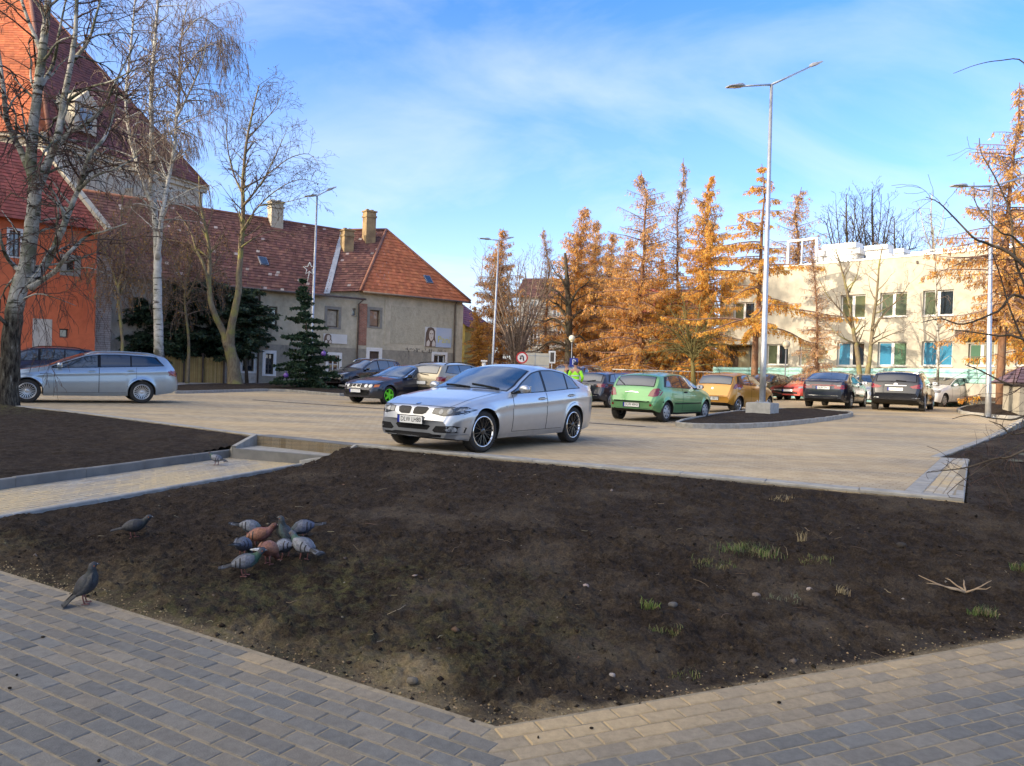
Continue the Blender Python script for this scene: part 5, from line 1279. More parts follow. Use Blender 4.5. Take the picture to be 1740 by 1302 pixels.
# --- ice silver estate behind the birch
es=estate(paint=PT['ice silver'],r=.325,rimr=.222,wstyle=('multi',20),wmats=('alloy','alloy','seam'),paintsill=True,crease=.16,flare=.02,glass='tinted glass',
 fit=[('headlight','clear lens',[(.52,.70),(.84,.72),(.86,.80),(.55,.79)],'F',.005,True),('grille','gloss black',[(-.4,.62),(.4,.62),(.36,.70),(-.36,.70)],'F',.005,False),('lower_intake','black plastic',[(-.5,.33),(.5,.33),(.44,.48),(-.44,.48)],'F',.005,False),
  ('side_headlight','clear lens',[(.26,.74),(.50,.80),(.62,.83),(.56,.76),(.36,.70)],'S',.004,False),
  ('tail_light','tail lens',[(4.50,.96),(4.72,.88),(4.76,.78),(4.60,.82),(4.46,.93)],'S',.005,False),('tail_light','tail lens',[(.56,.84),(.86,.82),(.84,.98),(.6,.96)],'B',.005,True),
  ('side_trim','gloss black',[(1.22,.80),(1.50,.815),(1.50,.825),(1.22,.812)],'S',.004,False)],
 plates=[('F',.52,'',.255),('B',.84,'',.255)],rails=(2.3,4.2,'paint'),aerial=2.2)
make_car('estate_car','ice silver estate car with multi-spoke wheels standing behind the large birch',es,(-.84,-.54),'RL',at(240,22.4,690))
dv=suv(4.5,1.8,1.66,2.7,.9,paint=PT['plum'],rails=(2.2,3.8,'black plastic'),r=.32,fit=[('headlight','clear lens',[(.5,.78),(.8,.8),(.82,.9),(.55,.9)],'F',.005,True),('grille','gloss black',[(-.4,.72),(.4,.72),(.4,.85),(-.4,.85)],'F',.005,False)])
dv['bot']=[(0,.3),(.5,.22),(3.8,.24),(4.5,.4)]
make_car('people_carrier','dark plum people carrier mostly hidden behind the ice silver estate',dv,(-.84,-.54),'RL',at(128,27.0,690))
# --- black off-roader by the decorated fir
je=suv(paint=PT['black blue'],wstyle=('multi',7),rails=(2.2,4.3,'chrome'),chrometrim=False,fit=[
  ('headlight','clear lens',[(.50,.86),(.82,.87),(.85,.96),(.52,.97)],'F',.006,True),('grille','gloss black',[(-.48,.84),(.48,.84),(.46,.98),(-.46,.98)],'F',.005,False)]+
  [('grille_bar','chrome',rect(-.42+.14*i-.012,-.42+.14*i+.012,.85,.97),'F',.012,False) for i in range(7)]+
  [('lower_intake','black plastic',rect(-.6,.6,.45,.62),'F',.006,False),('fog_lamp','clear lens',circ(.68,.60,.05),'F',.008,True)],plates=[('F',.70,'',.25)])
make_car('off_road_car','black off-road car with upright slatted grille parked next to the decorated fir',je,(-.573,-.82),'FL',at(602,40.5,662))
# --- dark saloon with green wheels
e3=sedan(4.72,1.75,1.41,2.76,.82,paint=PT['dark navy'],wstyle=('five',5),wmats=('green alloy','green alloy','seam'),rimr=.225,glass='car glass',flare=.014,darkhandles=True,paintmirror=False,chrometrim=True,
 fit=[('grille_panel','gloss black',[(-.74,.575),(.74,.575),(.73,.685),(-.73,.685)],'F',.003,False)]+
  [('headlight','lamp bowl',circ(y,.63,.062),'F',.012,True) for y in (.42,.60)]+[('indicator','amber lens',[(.70,.585),(.79,.60),(.79,.68),(.70,.68)],'F',.006,True),
  ('grille_surround','chrome',[(.01,.565),(.20,.565),(.20,.69),(.01,.69)],'F',.008,True),('grille','gloss black',[(.022,.578),(.188,.578),(.188,.678),(.022,.678)],'F',.012,True),
  ('bumper','black plastic',[(-.84,.30),(.84,.30),(.85,.52),(-.85,.52)],'F',.012,False),('lower_intake','seam',rect(-.5,.5,.31,.40),'F',.018,False)],
 strip=(.44,.50,'black plastic'),plates=[('F',.45,'',.255)])
make_car('saloon_car','dark navy saloon with bright green five-spoke wheels',e3,(-.55,-.835),'FL',at(658,26.6,689))
# --- beige crossover
x3=estate(4.55,1.85,1.56,2.8,.9,paint=PT['beige'],rails=(2.1,4.0,'black plastic'),gb=.03,fit=[('tail_light','tail lens',[(.64,.86),(.86,.84),(.86,1.02),(.68,1.0)],'B',.006,True),('bumper','black plastic',rect(-.84,.84,.42,.62),'B',.008,False)],
 plates=[('B',.78,'',.255)],wipers=[('B',[((1.1,.1),(1.06,-.3))])])
make_car('crossover_car','beige crossover with black roof rails parked beyond the silver saloon',x3,(.573,.82),'RL',at(712,28.8,672))
# --- white hatch peeking out
wh=hatch(4.0,1.75,1.47,2.55,.8,doors3=False,paint=PT['white'],fit=[('tail_light','tail lens',[(.66,.80),(.84,.80),(.84,1.05),(.70,1.05)],'B',.006,True)])
make_car('hatchback_car','white hatchback with only its roof showing above the silver saloon',wh,(.573,.82),'RR',at(894,25.5,680))
# --- dark navy hatch beside the green one
le=hatch(4.05,1.72,1.43,2.51,.85,doors3=False,paint=PT['dark navy'],gb=.02,wstyle=('multi',9),strip=(.52,.56,'black plastic'),fit=[
  ('tail_light','tail lens',[(.46,.80),(.80,.78),(.82,.93),(.48,.92)],'B',.006,True),('badge_strip','chrome',rect(-.2,.2,.865,.88),'B',.006,False),('bumper_strip','chrome',rect(-.78,.78,.46,.475),'B',.01,False),('bumper','black plastic',rect(-.78,.78,.30,.42),'B',.008,False)],
 plates=[('B',.82,'DLW 86FC',.24)],wipers=[('B',[((1.0,.0),(1.05,-.36))])],aerial=3.2)
make_car('hatchback_car','dark navy hatchback with rear wiper parked between the silver saloon and the green car',le,(.62,.785),'RR',at(1036,29.6,689))
# --- mint green three door
br=hatch(paint=PT['mint green'],darkhandles=True,wstyle=('cover',7),wmats=('hubcap','hubcap','seam'),rimr=.185,flare=.018,bf=.2,br=.16,paintmirror=False,sig=.05,
 strip=(.50,.53,'black plastic'),fit=[
  ('tail_light','tail lens',[(.50,.72),(.66,.70),(.79,.74),(.81,.85),(.74,.945),(.62,.93),(.55,.85)],'B',.006,True),
  ('bumper_strip','black plastic',[(-.83,.545),(.83,.545),(.83,.58),(-.83,.58)],'B',.014,False),('reflector','tail lens',circ(.60,.47,.035),'B',.01,True),
  ('boot_handle','chrome',[(-.22,.80),(0,.82),(.22,.80),(.2,.825),(0,.845),(-.2,.825)],'B',.012,False),('exhaust','seam',circ(.52,.335,.03),'B',.02,False),('bumper_shadow_gap','seam',rect(-.60,.45,.37,.375),'B',.006,False)],  # includes a thin dark joint line across the bumper
 plates=[('B',.46,'DLW 49NY',.255)],wipers=[('B',[((1.03,.32),(1.19,.62)),])],aerial=3.3)
make_car('hatchback_car','mint green three-door hatchback parked beside the lamp island',br,(.62,.785),'RR',at(1129,21.4,716))
# --- mustard city car
co_=hatch(3.82,1.68,1.46,2.49,.74,paint=PT['mustard'],wstyle=('multi',7),rimr=.195,sig=.05,rwq=.93,flare=.02,gb=.03,paintsill=True,glass='car glass',br=.14,fit=[
  ('tail_light','tail lens',[(.72,.86),(.80,.84),(.80,1.18),(.74,1.18)],'B',.006,True),('bumper_strip','black plastic',rect(-.8,.8,.33,.36),'B',.01,False),('badge','chrome',circ(0,.86,.035),'B',.008,False),('boot_gap','seam',rect(-.62,.62,.60,.61),'B',.004,False)],
 plates=[('B',.50,'DLW 4RF27',.255)],aerial=3.2)
make_car('hatchback_car','mustard yellow three-door hatchback behind the lamp post',co_,(.68,.735),'RR',at(1252,27.2,701))
# --- cars at the back
def small(paint_,base=hatch,**k): return base(paint=PT[paint_],fit=[('headlight','clear lens',[(.48,.62),(.78,.63),(.80,.72),(.52,.72)],'F',.006,True),('grille','gloss black',rect(-.3,.3,.58,.66),'F',.005,False),('lower_intake','black plastic',rect(-.5,.5,.32,.44),'F',.005,False),('tail_light','tail lens',[(.6,.78),(.8,.78),(.8,.95),(.64,.95)],'B',.006,True)],plates=[('F',.5,'',.255),('B',.6,'',.255)],**k)
make_car('hatchback_car','dark blue hatchback with rear spoiler beyond the green car',small('blue',hatch,L=4.1,W=1.74,H=1.46,wb=2.58,fo=.85,doors3=False),(.62,.785),'RR',at(1078,37,676))
xs=suv(4.6,1.85,1.70,2.68,.85,paint=PT['plum'],rails=(2.2,4.2,'alloy'),fit=[('tail_light','tail lens',rect(.66,.86,.9,1.1),'B',.006,True)],plates=[('B',.86,'',.255)])
make_car('off_road_car','dark off-road car with silver roof rails behind the two people',xs,(.573,.82),'RL',at(952,36.5,676))
make_car('hatchback_car','dark green hatchback facing out beyond the mustard car',small('dark green',hatch,doors3=False),(-.7,-.71),'FL',at(1302,39,676))
make_car('hatchback_car','red hatchback with dark windscreen in front of the turquoise fence',small('red',hatch,doors3=False,H=1.40),(-.66,-.75),'FL',at(1372,40,682))
to=sedan(4.6,1.77,1.44,2.64,.9,paint=PT['dark navy'],glass='car glass',gb=.02,wstyle=('multi',7),rimr=.2,r=.315,flare=.014,fit=[
  ('tail_light','tail lens',[(.40,.76),(.74,.74),(.80,.80),(.79,.91),(.42,.88)],'B',.006,True),('reflector_band','tail lens',rect(-.42,.42,.855,.90),'B',.005,False),('reversing_lamp','clear lens',rect(.50,.64,.85,.885),'B',.009,True),
  ('bumper','black plastic',rect(-.80,.80,.30,.42),'B',.008,False),('bumper_strip','chrome',rect(-.78,.78,.475,.49),'B',.01,False)],plates=[('B',.78,'DLW 29KY',.25)],aerial=3.2)
make_car('saloon_car','dark navy saloon with red reflector band across its tail',to,(.58,.815),'RR',at(1443,30.6,692),1.03)
make_car('hatchback_car','pale silver hatchback half hidden between two dark cars',small('grey silver',hatch,doors3=False,H=1.5),(-.62,-.785),'FL',at(1488,37,690))
mo=estate(paint=PT['near black'],wstyle=('multi',10),rimr=.222,r=.325,rails=(2.3,4.2,'alloy'),glass='tinted glass',gb=.02,crease=.16,flare=.02,fit=[
  ('tail_light','tail lens',[(.46,.90),(.56,.84),(.88,.83),(.90,.97),(.80,1.0)],'B',.006,True),('boot_strip','chrome',rect(-.36,.36,.925,.945),'B',.006,False),('badge','chrome',circ(0,.985,.04,e=1.6),'B',.008,False),
  ('bumper_trim','chrome',rect(.55,.82,.475,.49),'B',.01,True),('bumper','black plastic',rect(-.84,.84,.28,.40),'B',.008,False),('boot_gap','seam',rect(-.8,.8,.64,.65),'B',.004,False)],plates=[('B',.80,'DLW 57GA',.255)],wipers=[('B',[((1.12,.0),(1.10,-.34))])])
make_car('estate_car','black estate car with roof rails and wide rear window',mo,(.56,.83),'RR',at(1568,29.2,697),1.03)
pk=estate(4.7,1.75,1.5,2.95,.8,paint=PT['white'],wstyle=('cover',6),wmats=('hubcap','hubcap','seam'),gb=.03,sig=.03,panes=[(1.52,2.28,0,0),(2.36,2.98,0,0),(3.10,4.30,.04,-.26)],doors=[(1.5,2.32,2.1),(2.34,3.05,2.85)],fit=[('headlight','clear lens',rect(.5,.8,.66,.78),'F',.006,True)])
make_car('estate_car','white long estate car standing beside the grey lamp post near the kiosk',pk,(-.80,-.60),'FL',at(1602,36,690))
# ================================================================ trees
def barkmat(name,c1,c2,c3,sc=3):
    m,k,b,out=newmat(name); P_=coord(k); mp_=k.a('ShaderNodeMapping'); mp_.inputs['Scale'].default_value=(1,1,.3); k.link(P_,mp_.inputs[0])
    c=ramp(k,noise(k,mp_.outputs[0],sc*4,8,.7),[(.35,c1),(.6,c2)]); c=mix(k,ramp(k,noise(k,P_,sc*.4,5),[(.5,(0,0,0,1)),(.62,(.8,.8,.8,1))]),c,c3)
    k.link(c,b.inputs['Base Color']); val(b,'Roughness',.9); val(b,'Specular IOR Level',.15); bumpn(k,b,noise(k,mp_.outputs[0],sc*10,6),.6,.02); return m
def birchmat(name):
    m,k,b,out=newmat(name); P_=coord(k); mp_=k.a('ShaderNodeMapping'); mp_.inputs['Scale'].default_value=(.9,.9,4.5); k.link(P_,mp_.inputs[0])
    n1=noise(k,mp_.outputs[0],2.2,6,.65); n2=noise(k,P_,1.1,5); n3=noise(k,P_,6,6)
    w_=ramp(k,n3,[(.3,(.33,.32,.285,1)),(.7,(.54,.53,.49,1))]); c=mix(k,ramp(k,n1,[(.57,(0,0,0,1)),(.63,(1,1,1,1))]),w_,(.035,.03,.025,1))
    sp=k.a('ShaderNodeSeparateXYZ'); k.link(P_,sp.inputs[0]); mr=k.a('ShaderNodeMapRange'); k.link(sp.outputs[2],mr.inputs[0]); val(mr,1,.2); val(mr,2,2.6); val(mr,3,.75); val(mr,4,.0)
    ad=k.a('ShaderNodeMath',operation='ADD'); k.link(mr.outputs[0],ad.inputs[0]); k.link(n3,ad.inputs[1])
    c=mix(k,ramp(k,ad.outputs[0],[(.62,(0,0,0,1)),(.85,(1,1,1,1))]),c,(.07,.065,.05,1))
    c=mix(k,ramp(k,n2,[(.5,(0,0,0,1)),(.68,(.6,.6,.6,1))]),c,(.17,.18,.11,1))
    k.link(c,b.inputs['Base Color']); val(b,'Roughness',.85); val(b,'Specular IOR Level',.2); bumpn(k,b,n1,.5,.02); return m
BIRCH=birchmat('birch bark')
def oldbirch():
    m,k,b,out=newmat('old birch bark'); P_=coord(k); mp_=k.a('ShaderNodeMapping'); mp_.inputs['Scale'].default_value=(.9,.9,3.5); k.link(P_,mp_.inputs[0]); mv=k.a('ShaderNodeMapping'); mv.inputs['Scale'].default_value=(1,1,.22); k.link(P_,mv.inputs[0])
    n1=noise(k,mp_.outputs[0],2.6,7,.7); n2=noise(k,P_,1.4,6,.6); n3=noise(k,P_,9,7,.65); n4=noise(k,mv.outputs[0],16,8,.7)
    c=ramp(k,n3,[(.3,(.26,.255,.225,1)),(.7,(.50,.485,.44,1))]); c=mix(k,ramp(k,n1,[(.53,(0,0,0,1)),(.58,(1,1,1,1))]),c,(.028,.025,.02,1))
    c=mix(k,ramp(k,n2,[(.42,(0,0,0,1)),(.60,(.85,.85,.85,1))]),c,(.085,.09,.05,1))
    rough=ramp(k,n4,[(.40,(.015,.012,.01,1)),(.60,(.10,.09,.07,1)),(.70,(.30,.29,.26,1))])
    sp=k.a('ShaderNodeSeparateXYZ'); k.link(P_,sp.inputs[0]); mr=k.a('ShaderNodeMapRange'); k.link(sp.outputs[2],mr.inputs[0]); val(mr,1,1.2); val(mr,2,3.2); val(mr,3,1); val(mr,4,0)
    ad=k.a('ShaderNodeMath',operation='ADD'); k.link(mr.outputs[0],ad.inputs[0]); k.link(n2,ad.inputs[1])
    c=mix(k,ramp(k,ad.outputs[0],[(.75,(0,0,0,1)),(1.05,(1,1,1,1))]),c,rough)
    k.link(c,b.inputs['Base Color']); val(b,'Roughness',.92); val(b,'Specular IOR Level',.12); bumpn(k,b,n4,.9,.035); return m
OBIRCH=oldbirch()
BARK=barkmat('dark bark',(.045,.035,.025,1),(.10,.08,.06,1),(.07,.065,.04,1))
LICH=barkmat('lichen bark',(.13,.10,.07,1),(.24,.20,.13,1),(.26,.25,.08,1))
LBARK=barkmat('larch bark',(.12,.06,.035,1),(.24,.13,.075,1),(.16,.11,.08,1))
TWIG=barkmat('twig bark',(.05,.032,.028,1),(.10,.065,.055,1),(.08,.06,.045,1))
TWIGP=barkmat('pale twig bark',(.15,.11,.085,1),(.24,.18,.14,1),(.19,.15,.11,1))
OLIVE=barkmat('olive twig bark',(.10,.085,.035,1),(.17,.145,.06,1),(.13,.12,.05,1))
NEED=colmat('larch needles',rough=.7,nscale=2,namt=.3,trans=.5,spec=.15)
FIRN=colmat('fir needles',rough=.65,nscale=2,namt=.3,trans=.1,spec=.3)
LEAFM=colmat('dry leaves',rough=.7,nscale=3,namt=.3,trans=.35,spec=.2)
def rv(): 
    while True:
        v=Vector((rnd(-1,1),rnd(-1,1),rnd(-1,1)))
        if .05<v.length<1: return v.normalized()
def perp(d):
    v=rv(); v=v-d*v.dot(d)
    return v.normalized() if v.length>.05 else perp(d)
class Grow:
    def __init__(s,cfg): s.thick=MB(); s.thin=MB(); s.leaf=MB(); s.c=cfg; s.n=0
    def limb(s,pts,r0,r1,lv=0,sides=8,clear=0.25,dens=None):
        """a given limb, smoothed, and its side branches"""
        P=[Vector(p) for p in pts]; Q=[]
        for i in range(len(P)-1):
            p0=P[max(0,i-1)]; p1=P[i]; p2=P[i+1]; p3=P[min(len(P)-1,i+2)]
            for j in range(4):
                t=j/4; Q.append(.5*((2*p1)+(p2-p0)*t+(2*p0-5*p1+4*p2-p3)*t*t+(3*p1-p0-3*p2+p3)*t**3))
        Q.append(P[-1]); n=len(Q)
        rad=[r0+(r1-r0)*(i/(n-1))**.8 for i in range(n)]
        if lv==0 and clear>.1: 
            for i in range(min(3,n)): rad[i]*=1+.35*(1-i/3)
        for i in range(1,n-1): Q[i]=Q[i]+rv()*rad[i]*.12
        s.thick.tube(Q,rad,sides)
        tot=sum((Q[i+1]-Q[i]).length for i in range(n-1)); acc=0
        dens=dens or s.c['dens']
        for i in range(1,n):
            L=(Q[i]-Q[i-1]).length; acc+=L; f=acc/tot
            if f<clear: continue
            m=L*dens; k_=int(m)+(random.random()<m-int(m))
            d=(Q[i]-Q[i-1]).normalized()
            for _ in range(k_):
                q=Q[i-1].lerp(Q[i],random.random()); a=R(rnd(*s.c['ang'])); dd=(d*math.cos(a)+perp(d)*math.sin(a)).normalized()
                s.branch(q,dd,s.c['len']*rnd(.5,1.15)*(1-.45*f),min(rad[i]*.55,s.c['rb']),1)
    def branch(s,p,d,L,r,lv):
        c=s.c; n=max(3,int(L/c['seg'])+1); pts=[p]; rad=[r]; st=L/n; kids=[]
        for i in range(n):
            g=c['droop'][min(lv,len(c['droop'])-1)]
            d=(d+rv()*c['wan']+Vector((0,0,-g))*st/ max(.3,L)*2).normalized(); p=p+d*st; pts.append(p); rad.append(max(c['rmin'],r*(1-.8*(i+1)/n)))
            if lv<c['lv'] and i>0:
                for _ in range(c['kids'][lv-1] if random.random()<c['kp'] else 0): kids.append((p.copy(),d.copy(),1-i/n))
        s.n+=1
        (s.thick if lv<=1 and r>.03 else s.thin).tube(pts,rad,5 if lv==1 else 3,cap=False)
        for q,dd,f in kids:
            a=R(rnd(25,60)); d2=(dd*math.cos(a)+perp(dd)*math.sin(a)).normalized()
            s.branch(q,d2,max(.25,L*c['ratio']*rnd(.6,1.1)*(.5+.6*f)),max(c['rmin'],r*.5),lv+1)
        if c.get('leaf') and lv>=2:
            for q in pts[1:]:
                if random.random()<c['leaf']:
                    sz=rnd(*c['lsz']); a=rv(); b_=perp(a); q=q+rv()*.05
                    s.leaf.add([q,q+a*sz*.5+b_*sz*.35,q+a*sz,q+a*sz*.5-b_*sz*.35],[(0,1,2,3)],0,jit(random.choice(c['lcol']),.2))
    def out(s,root,bark,twig,loc):
        for nm,mb,mt in (('trunk',s.thick,bark),('twigs',s.thin,twig),('leaves',s.leaf,LEAFM)):
            if mb.v:
                mb.v=[v-loc for v in mb.v]; mb.build(nm,mt,root)
BASE=dict(dens=2.2,ang=(30,70),len=2.2,rb=.05,seg=.35,droop=[0,0,.1,.3],wan=.16,rmin=.006,lv=3,kids=[1,1],kp=.75,ratio=.5)
def pp(lst,y,jit_=.5): 
    out=[]
    for i,(x,y_) in enumerate(lst):
        out.append(D(x,y_,y+(rnd(-jit_,jit_) if i>0 else 0)))
    return out
# --- the large birch in front
random.seed(11)
g=Grow({**BASE,'dens':2.6,'len':2.3,'rb':.04,'seg':.2,'wan':.22,'droop':[0,.1,.4,1.0],'kids':[2,1],'kp':.62,'ratio':.55,'rmin':.0045})
Y=19.3; b0=D(10,703,Y)
mainp=[b0]+[D(x,y,Y) for x,y in ((16,640),(18,576),(28,515),(43,460),(51,407),(57,355),(58,315),(53,275),(56,225),(65,150),(72,88),(78,38),(84,-20),(90,-90))]
g.limb(mainp,.255,.06,clear=.30,sides=12,dens=2.2)
for pts,r0,r1 in (([(52,480),(86,435),(101,401),(117,361),(132,325),(152,266),(176,237),(192,198),(200,150)],.11,.02),([(57,330),(84,272),(98,235),(108,175),(120,107),(128,50),(132,-30)],.12,.04),([(50,490),(92,462),(117,430),(147,402),(175,394),(215,380)],.075,.012),
  ([(40,466),(24,452),(8,430),(0,400),(-10,340)],.08,.02),([(56,300),(38,262),(14,212),(6,150),(-2,90),(-10,20)],.10,.03),([(58,308),(110,232),(145,212),(178,180),(192,148),(216,100),(236,58)],.075,.012),([(66,150),(90,110),(100,60),(112,0)],.06,.02),
  ([(72,90),(50,40),(30,-20)],.06,.03),([(132,325),(160,300),(200,285),(240,262)],.045,.01),([(120,107),(150,70),(165,20),(180,-30)],.05,.015),([(108,175),(150,150),(190,138),(225,120),(260,110)],.04,.008),([(28,515),(60,500),(90,505),(130,520)],.03,.006),([(20,560),(0,540),(-20,520)],.06,.03),([(43,460),(70,455),(110,462),(150,455),(190,470)],.035,.006)):
    g.limb(pp(pts,Y,.6),r0,r1,clear=.12,sides=7,dens=3.0)
bt_=thing('birch_tree','large mossy multi-limbed birch with thick dark base beside the ice silver estate','tree',(b0.x,b0.y,.2)); g.out(bt_,OBIRCH,TWIG,Vector(bt_.location))
# --- white stemmed birch
random.seed(5)
g=Grow({**BASE,'dens':3.6,'len':2.3,'rb':.035,'seg':.3,'wan':.16,'droop':[0,.2,1.0,1.8],'kids':[2,2],'kp':.62,'ratio':.62,'rmin':.006,'leaf':.012,'lsz':(.04,.07),'lcol':[(.30,.17,.05),(.22,.12,.05)]})
Y=35; b0=D(270,650,Y)
g.limb([b0]+pp([(270,560),(267,480),(268,440),(265,390),(262,350),(257,312),(259,250),(257,175),(260,112),(265,50),(269,0),(273,-50)],Y,.25),.23,.04,clear=.38,sides=9,dens=6.0)
g.limb(pp([(268,440),(275,370),(283,322),(297,250),(300,200),(305,150),(305,100),(310,50),(318,5)],Y,.4),.13,.02,clear=.1,dens=8)
g.limb(pp([(263,355),(240,300),(222,240),(214,170),(220,100),(228,20),(232,-40)],Y,.4),.10,.03,clear=.15,dens=7)
g.limb(pp([(300,200),(325,150),(345,100),(352,60),(360,40)],Y,.4),.06,.012,clear=.1,dens=9)
for q in ([(305,130),(335,90),(365,75),(385,100)],[(310,60),(340,30),(370,50),(392,90)],[(259,250),(290,225),(330,200),(370,185),(395,140)]): g.limb(pp(q,Y,.5),.035,.008,clear=.1,dens=12)
t=thing('birch_tree','tall white-stemmed birch with drooping fine twigs behind the ice silver estate','tree',(b0.x,b0.y,.3)); g.out(t,BIRCH,TWIGP,Vector(t.location))
# --- forked lichen tree
random.seed(9)
g=Grow({**BASE,'dens':3.0,'len':2.1,'rb':.04,'seg':.26,'wan':.22,'droop':[0,-.1,.1,.3],'kids':[2,1],'kp':.7,'ratio':.55,'leaf':.10,'lsz':(.05,.10),'lcol':[(.12,.08,.05),(.25,.16,.05),(.16,.09,.05)]})
Y=40.5; b0=D(400,658,Y)
g.limb([b0]+pp([(396,620),(390,590),(386,580)],Y,.05),.36,.26,clear=2,sides=10)
g.limb(pp([(388,590),(378,561),(362,527),(355,490),(356,432),(348,383),(341,350),(338,300)],Y,.2),.22,.03,clear=.35,dens=2.4)
g.limb(pp([(356,490),(347,453),(333,423),(322,390),(300,360)],Y,.3),.10,.02,clear=.2)
g.limb(pp([(388,590),(396,543),(405,497),(407,453),(412,392),(413,346),(413,300),(420,237),(430,187),(440,145)],Y,.2),.24,.03,clear=.35,dens=3.4)
for q,r_ in (([(412,392),(440,350),(475,320),(510,305),(540,312)],.05),([(413,350),(445,310),(470,260),(490,215)],.06),([(413,320),(450,300),(490,270),(525,262),(545,285)],.045),([(413,330),(395,290),(385,230),(390,170)],.06),([(420,237),(445,210),(470,180),(480,150)],.04),([(410,420),(440,400),(470,392),(500,400)],.04),([(356,440),(330,420),(300,410),(270,405)],.05),([(440,350),(480,345),(520,335),(540,330)],.03)): g.limb(pp(q,Y,.6),r_,.008,clear=.12,dens=4)
t=thing('forked_tree','forked bare tree with yellow lichen bark standing beside the reed screen','tree',(b0.x,b0.y,.35)); g.out(t,LICH,TWIG,Vector(t.location))
# --- low trees with dry golden leaves against the old roof
random.seed(21)
for (bx,by,Y,top,lab) in ((205,650,37,330,'low weeping tree with sparse dry golden leaves in front of the limewashed buttress'),(318,655,42,375,'thin golden-leaved young tree between the white birch and the forked tree')):
    g=Grow({**BASE,'dens':8.5,'len':2.7,'rb':.03,'seg':.3,'wan':.2,'droop':[0,.3,1.3,2.0],'kids':[2,2],'kp':.62,'ratio':.6,'leaf':.30,'lsz':(.06,.11),'lcol':[(.34,.20,.06),(.40,.26,.08),(.28,.15,.05),(.22,.12,.05)]})
    b0=D(bx,by,Y); g.limb([b0]+pp([(bx+3,by-70),(bx-4,by-150),(bx+6,by-210),(bx,top+60),(bx+4,top)],Y,.2),.10,.02,clear=.42)
    g.limb(pp([(bx,by-150),(bx+30,by-210),(bx+55,by-250)],Y,.6),.05,.015,clear=.2); g.limb(pp([(bx,by-150),(bx-25,by-220),(bx-45,by-270)],Y,.6),.05,.015,clear=.2)
    t=thing('golden_tree',lab,'tree',(b0.x,b0.y,.35)); g.out(t,LICH,TWIGP,Vector(t.location))
# ---------------------------------------------------------------- conifers
def conifer(H,Rm,h0,whorl,per,droop,sub,tuft,cols,keep,prof,hang,seed,upt=.0,skip=.2,blen=1.0,needle=(.10,.23,.028)):
    random.seed(seed); tr=MB(); br_=MB(); nd=MB()
    tp=[Vector((rnd(-.05,.05)*i,rnd(-.05,.05)*i,H*i/8)) for i in range(9)]
    tr.tube(tp,[(.013*H)*(1-i/8.3)+.012 for i in range(9)],8)
    z=h0
    while z<H-.1:
        f=(z-h0)/(H-h0); base=tp[min(7,int(z/H*8))].lerp(tp[min(8,int(z/H*8)+1)],(z/H*8)%1)
        Lm=Rm*prof(f)
        for k_ in range(per):
            if random.random()<skip: continue
            a=rnd(0,6.28); L=max(.12,Lm*rnd(.4,1.25)); d=Vector((math.cos(a),math.sin(a),rnd(-.1,.25)+upt*f)); n=max(2,int(L/.35)); p=base.copy(); p.z=z+rnd(-.15,.15); pts=[p]
            for i in range(n):
                d=(d+Vector((0,0,-droop*L/3/n*(1 if i<n*.6 else -.8)))+rv()*.07).normalized(); p=p+d*(L/n); pts.append(p)
            br_.tube(pts,[max(.008,.010+.012*L*(1-i/n)) for i in range(n+1)],4,cap=False)
            for i in range(1,n+1):
                for _ in range(sub):
                    q=pts[i-1].lerp(pts[i],random.random()); sd=perp(d); sd.z*=.3; l=blen*rnd(.2,.55)*(1.1-.6*i/n)*(.5+.5*min(1,L)); hd=(sd+Vector((0,0,-hang))+d*.4).normalized()
                    e=q+hd*l; br_.tube([q,e],[.007,.004],3,cap=False)
                    kp=keep(f)
                    for t_ in range(tuft):
                        if random.random()>kp: continue
                        s=rnd(.1,1); c=q.lerp(e,s)+rv()*.04; dn=(hd+rv()*.7).normalized(); w_=perp(dn)*needle[2]*rnd(.6,1.3); ln=rnd(needle[0],needle[1])
                        nd.add([c-w_*.4,c+dn*ln*.5-w_,c+dn*ln,c+dn*ln*.5+w_],[(0,1,2,3)],0,jit(random.choice(cols),.22))
        z+=whorl*rnd(.7,1.3)
    return tr,br_,nd
ORA=[(0.836,0.452,0.102),(0.900,0.520,0.124),(0.723,0.350,0.079),(0.814,0.475,0.169),(0.633,0.328,0.102),(0.900,0.576,0.158)]
GOLD=[(0.900,0.599,0.113),(0.859,0.520,0.102),(0.768,0.429,0.102),(0.900,0.644,0.181)]
PALE=[(0.701,0.475,0.271),(0.746,0.520,0.328),(0.588,0.384,0.226),(0.791,0.497,0.192)]
pl=lambda f:(1-f)**.66*(.8+.2*min(1,f*4))
def mk(nm,*a,**k_):
    tr,b_,nd=conifer(*a,**k_); return (tr.mesh('trunk',LBARK),b_.mesh('branches',TWIG if k_.get('dk') else BR_L),nd.mesh('needles',NEED))
BR_L=barkmat('larch twig bark',(.16,.10,.085,1),(.26,.17,.14,1),(.2,.14,.11,1))
def mkl(*a,nm_=NEED,tk=None,bk=None,**k_):
    tr,b_,nd=conifer(*a,**k_); return tr.mesh('trunk',tk or LBARK),b_.mesh('branches',bk or BR_L),nd.mesh('needles',nm_)
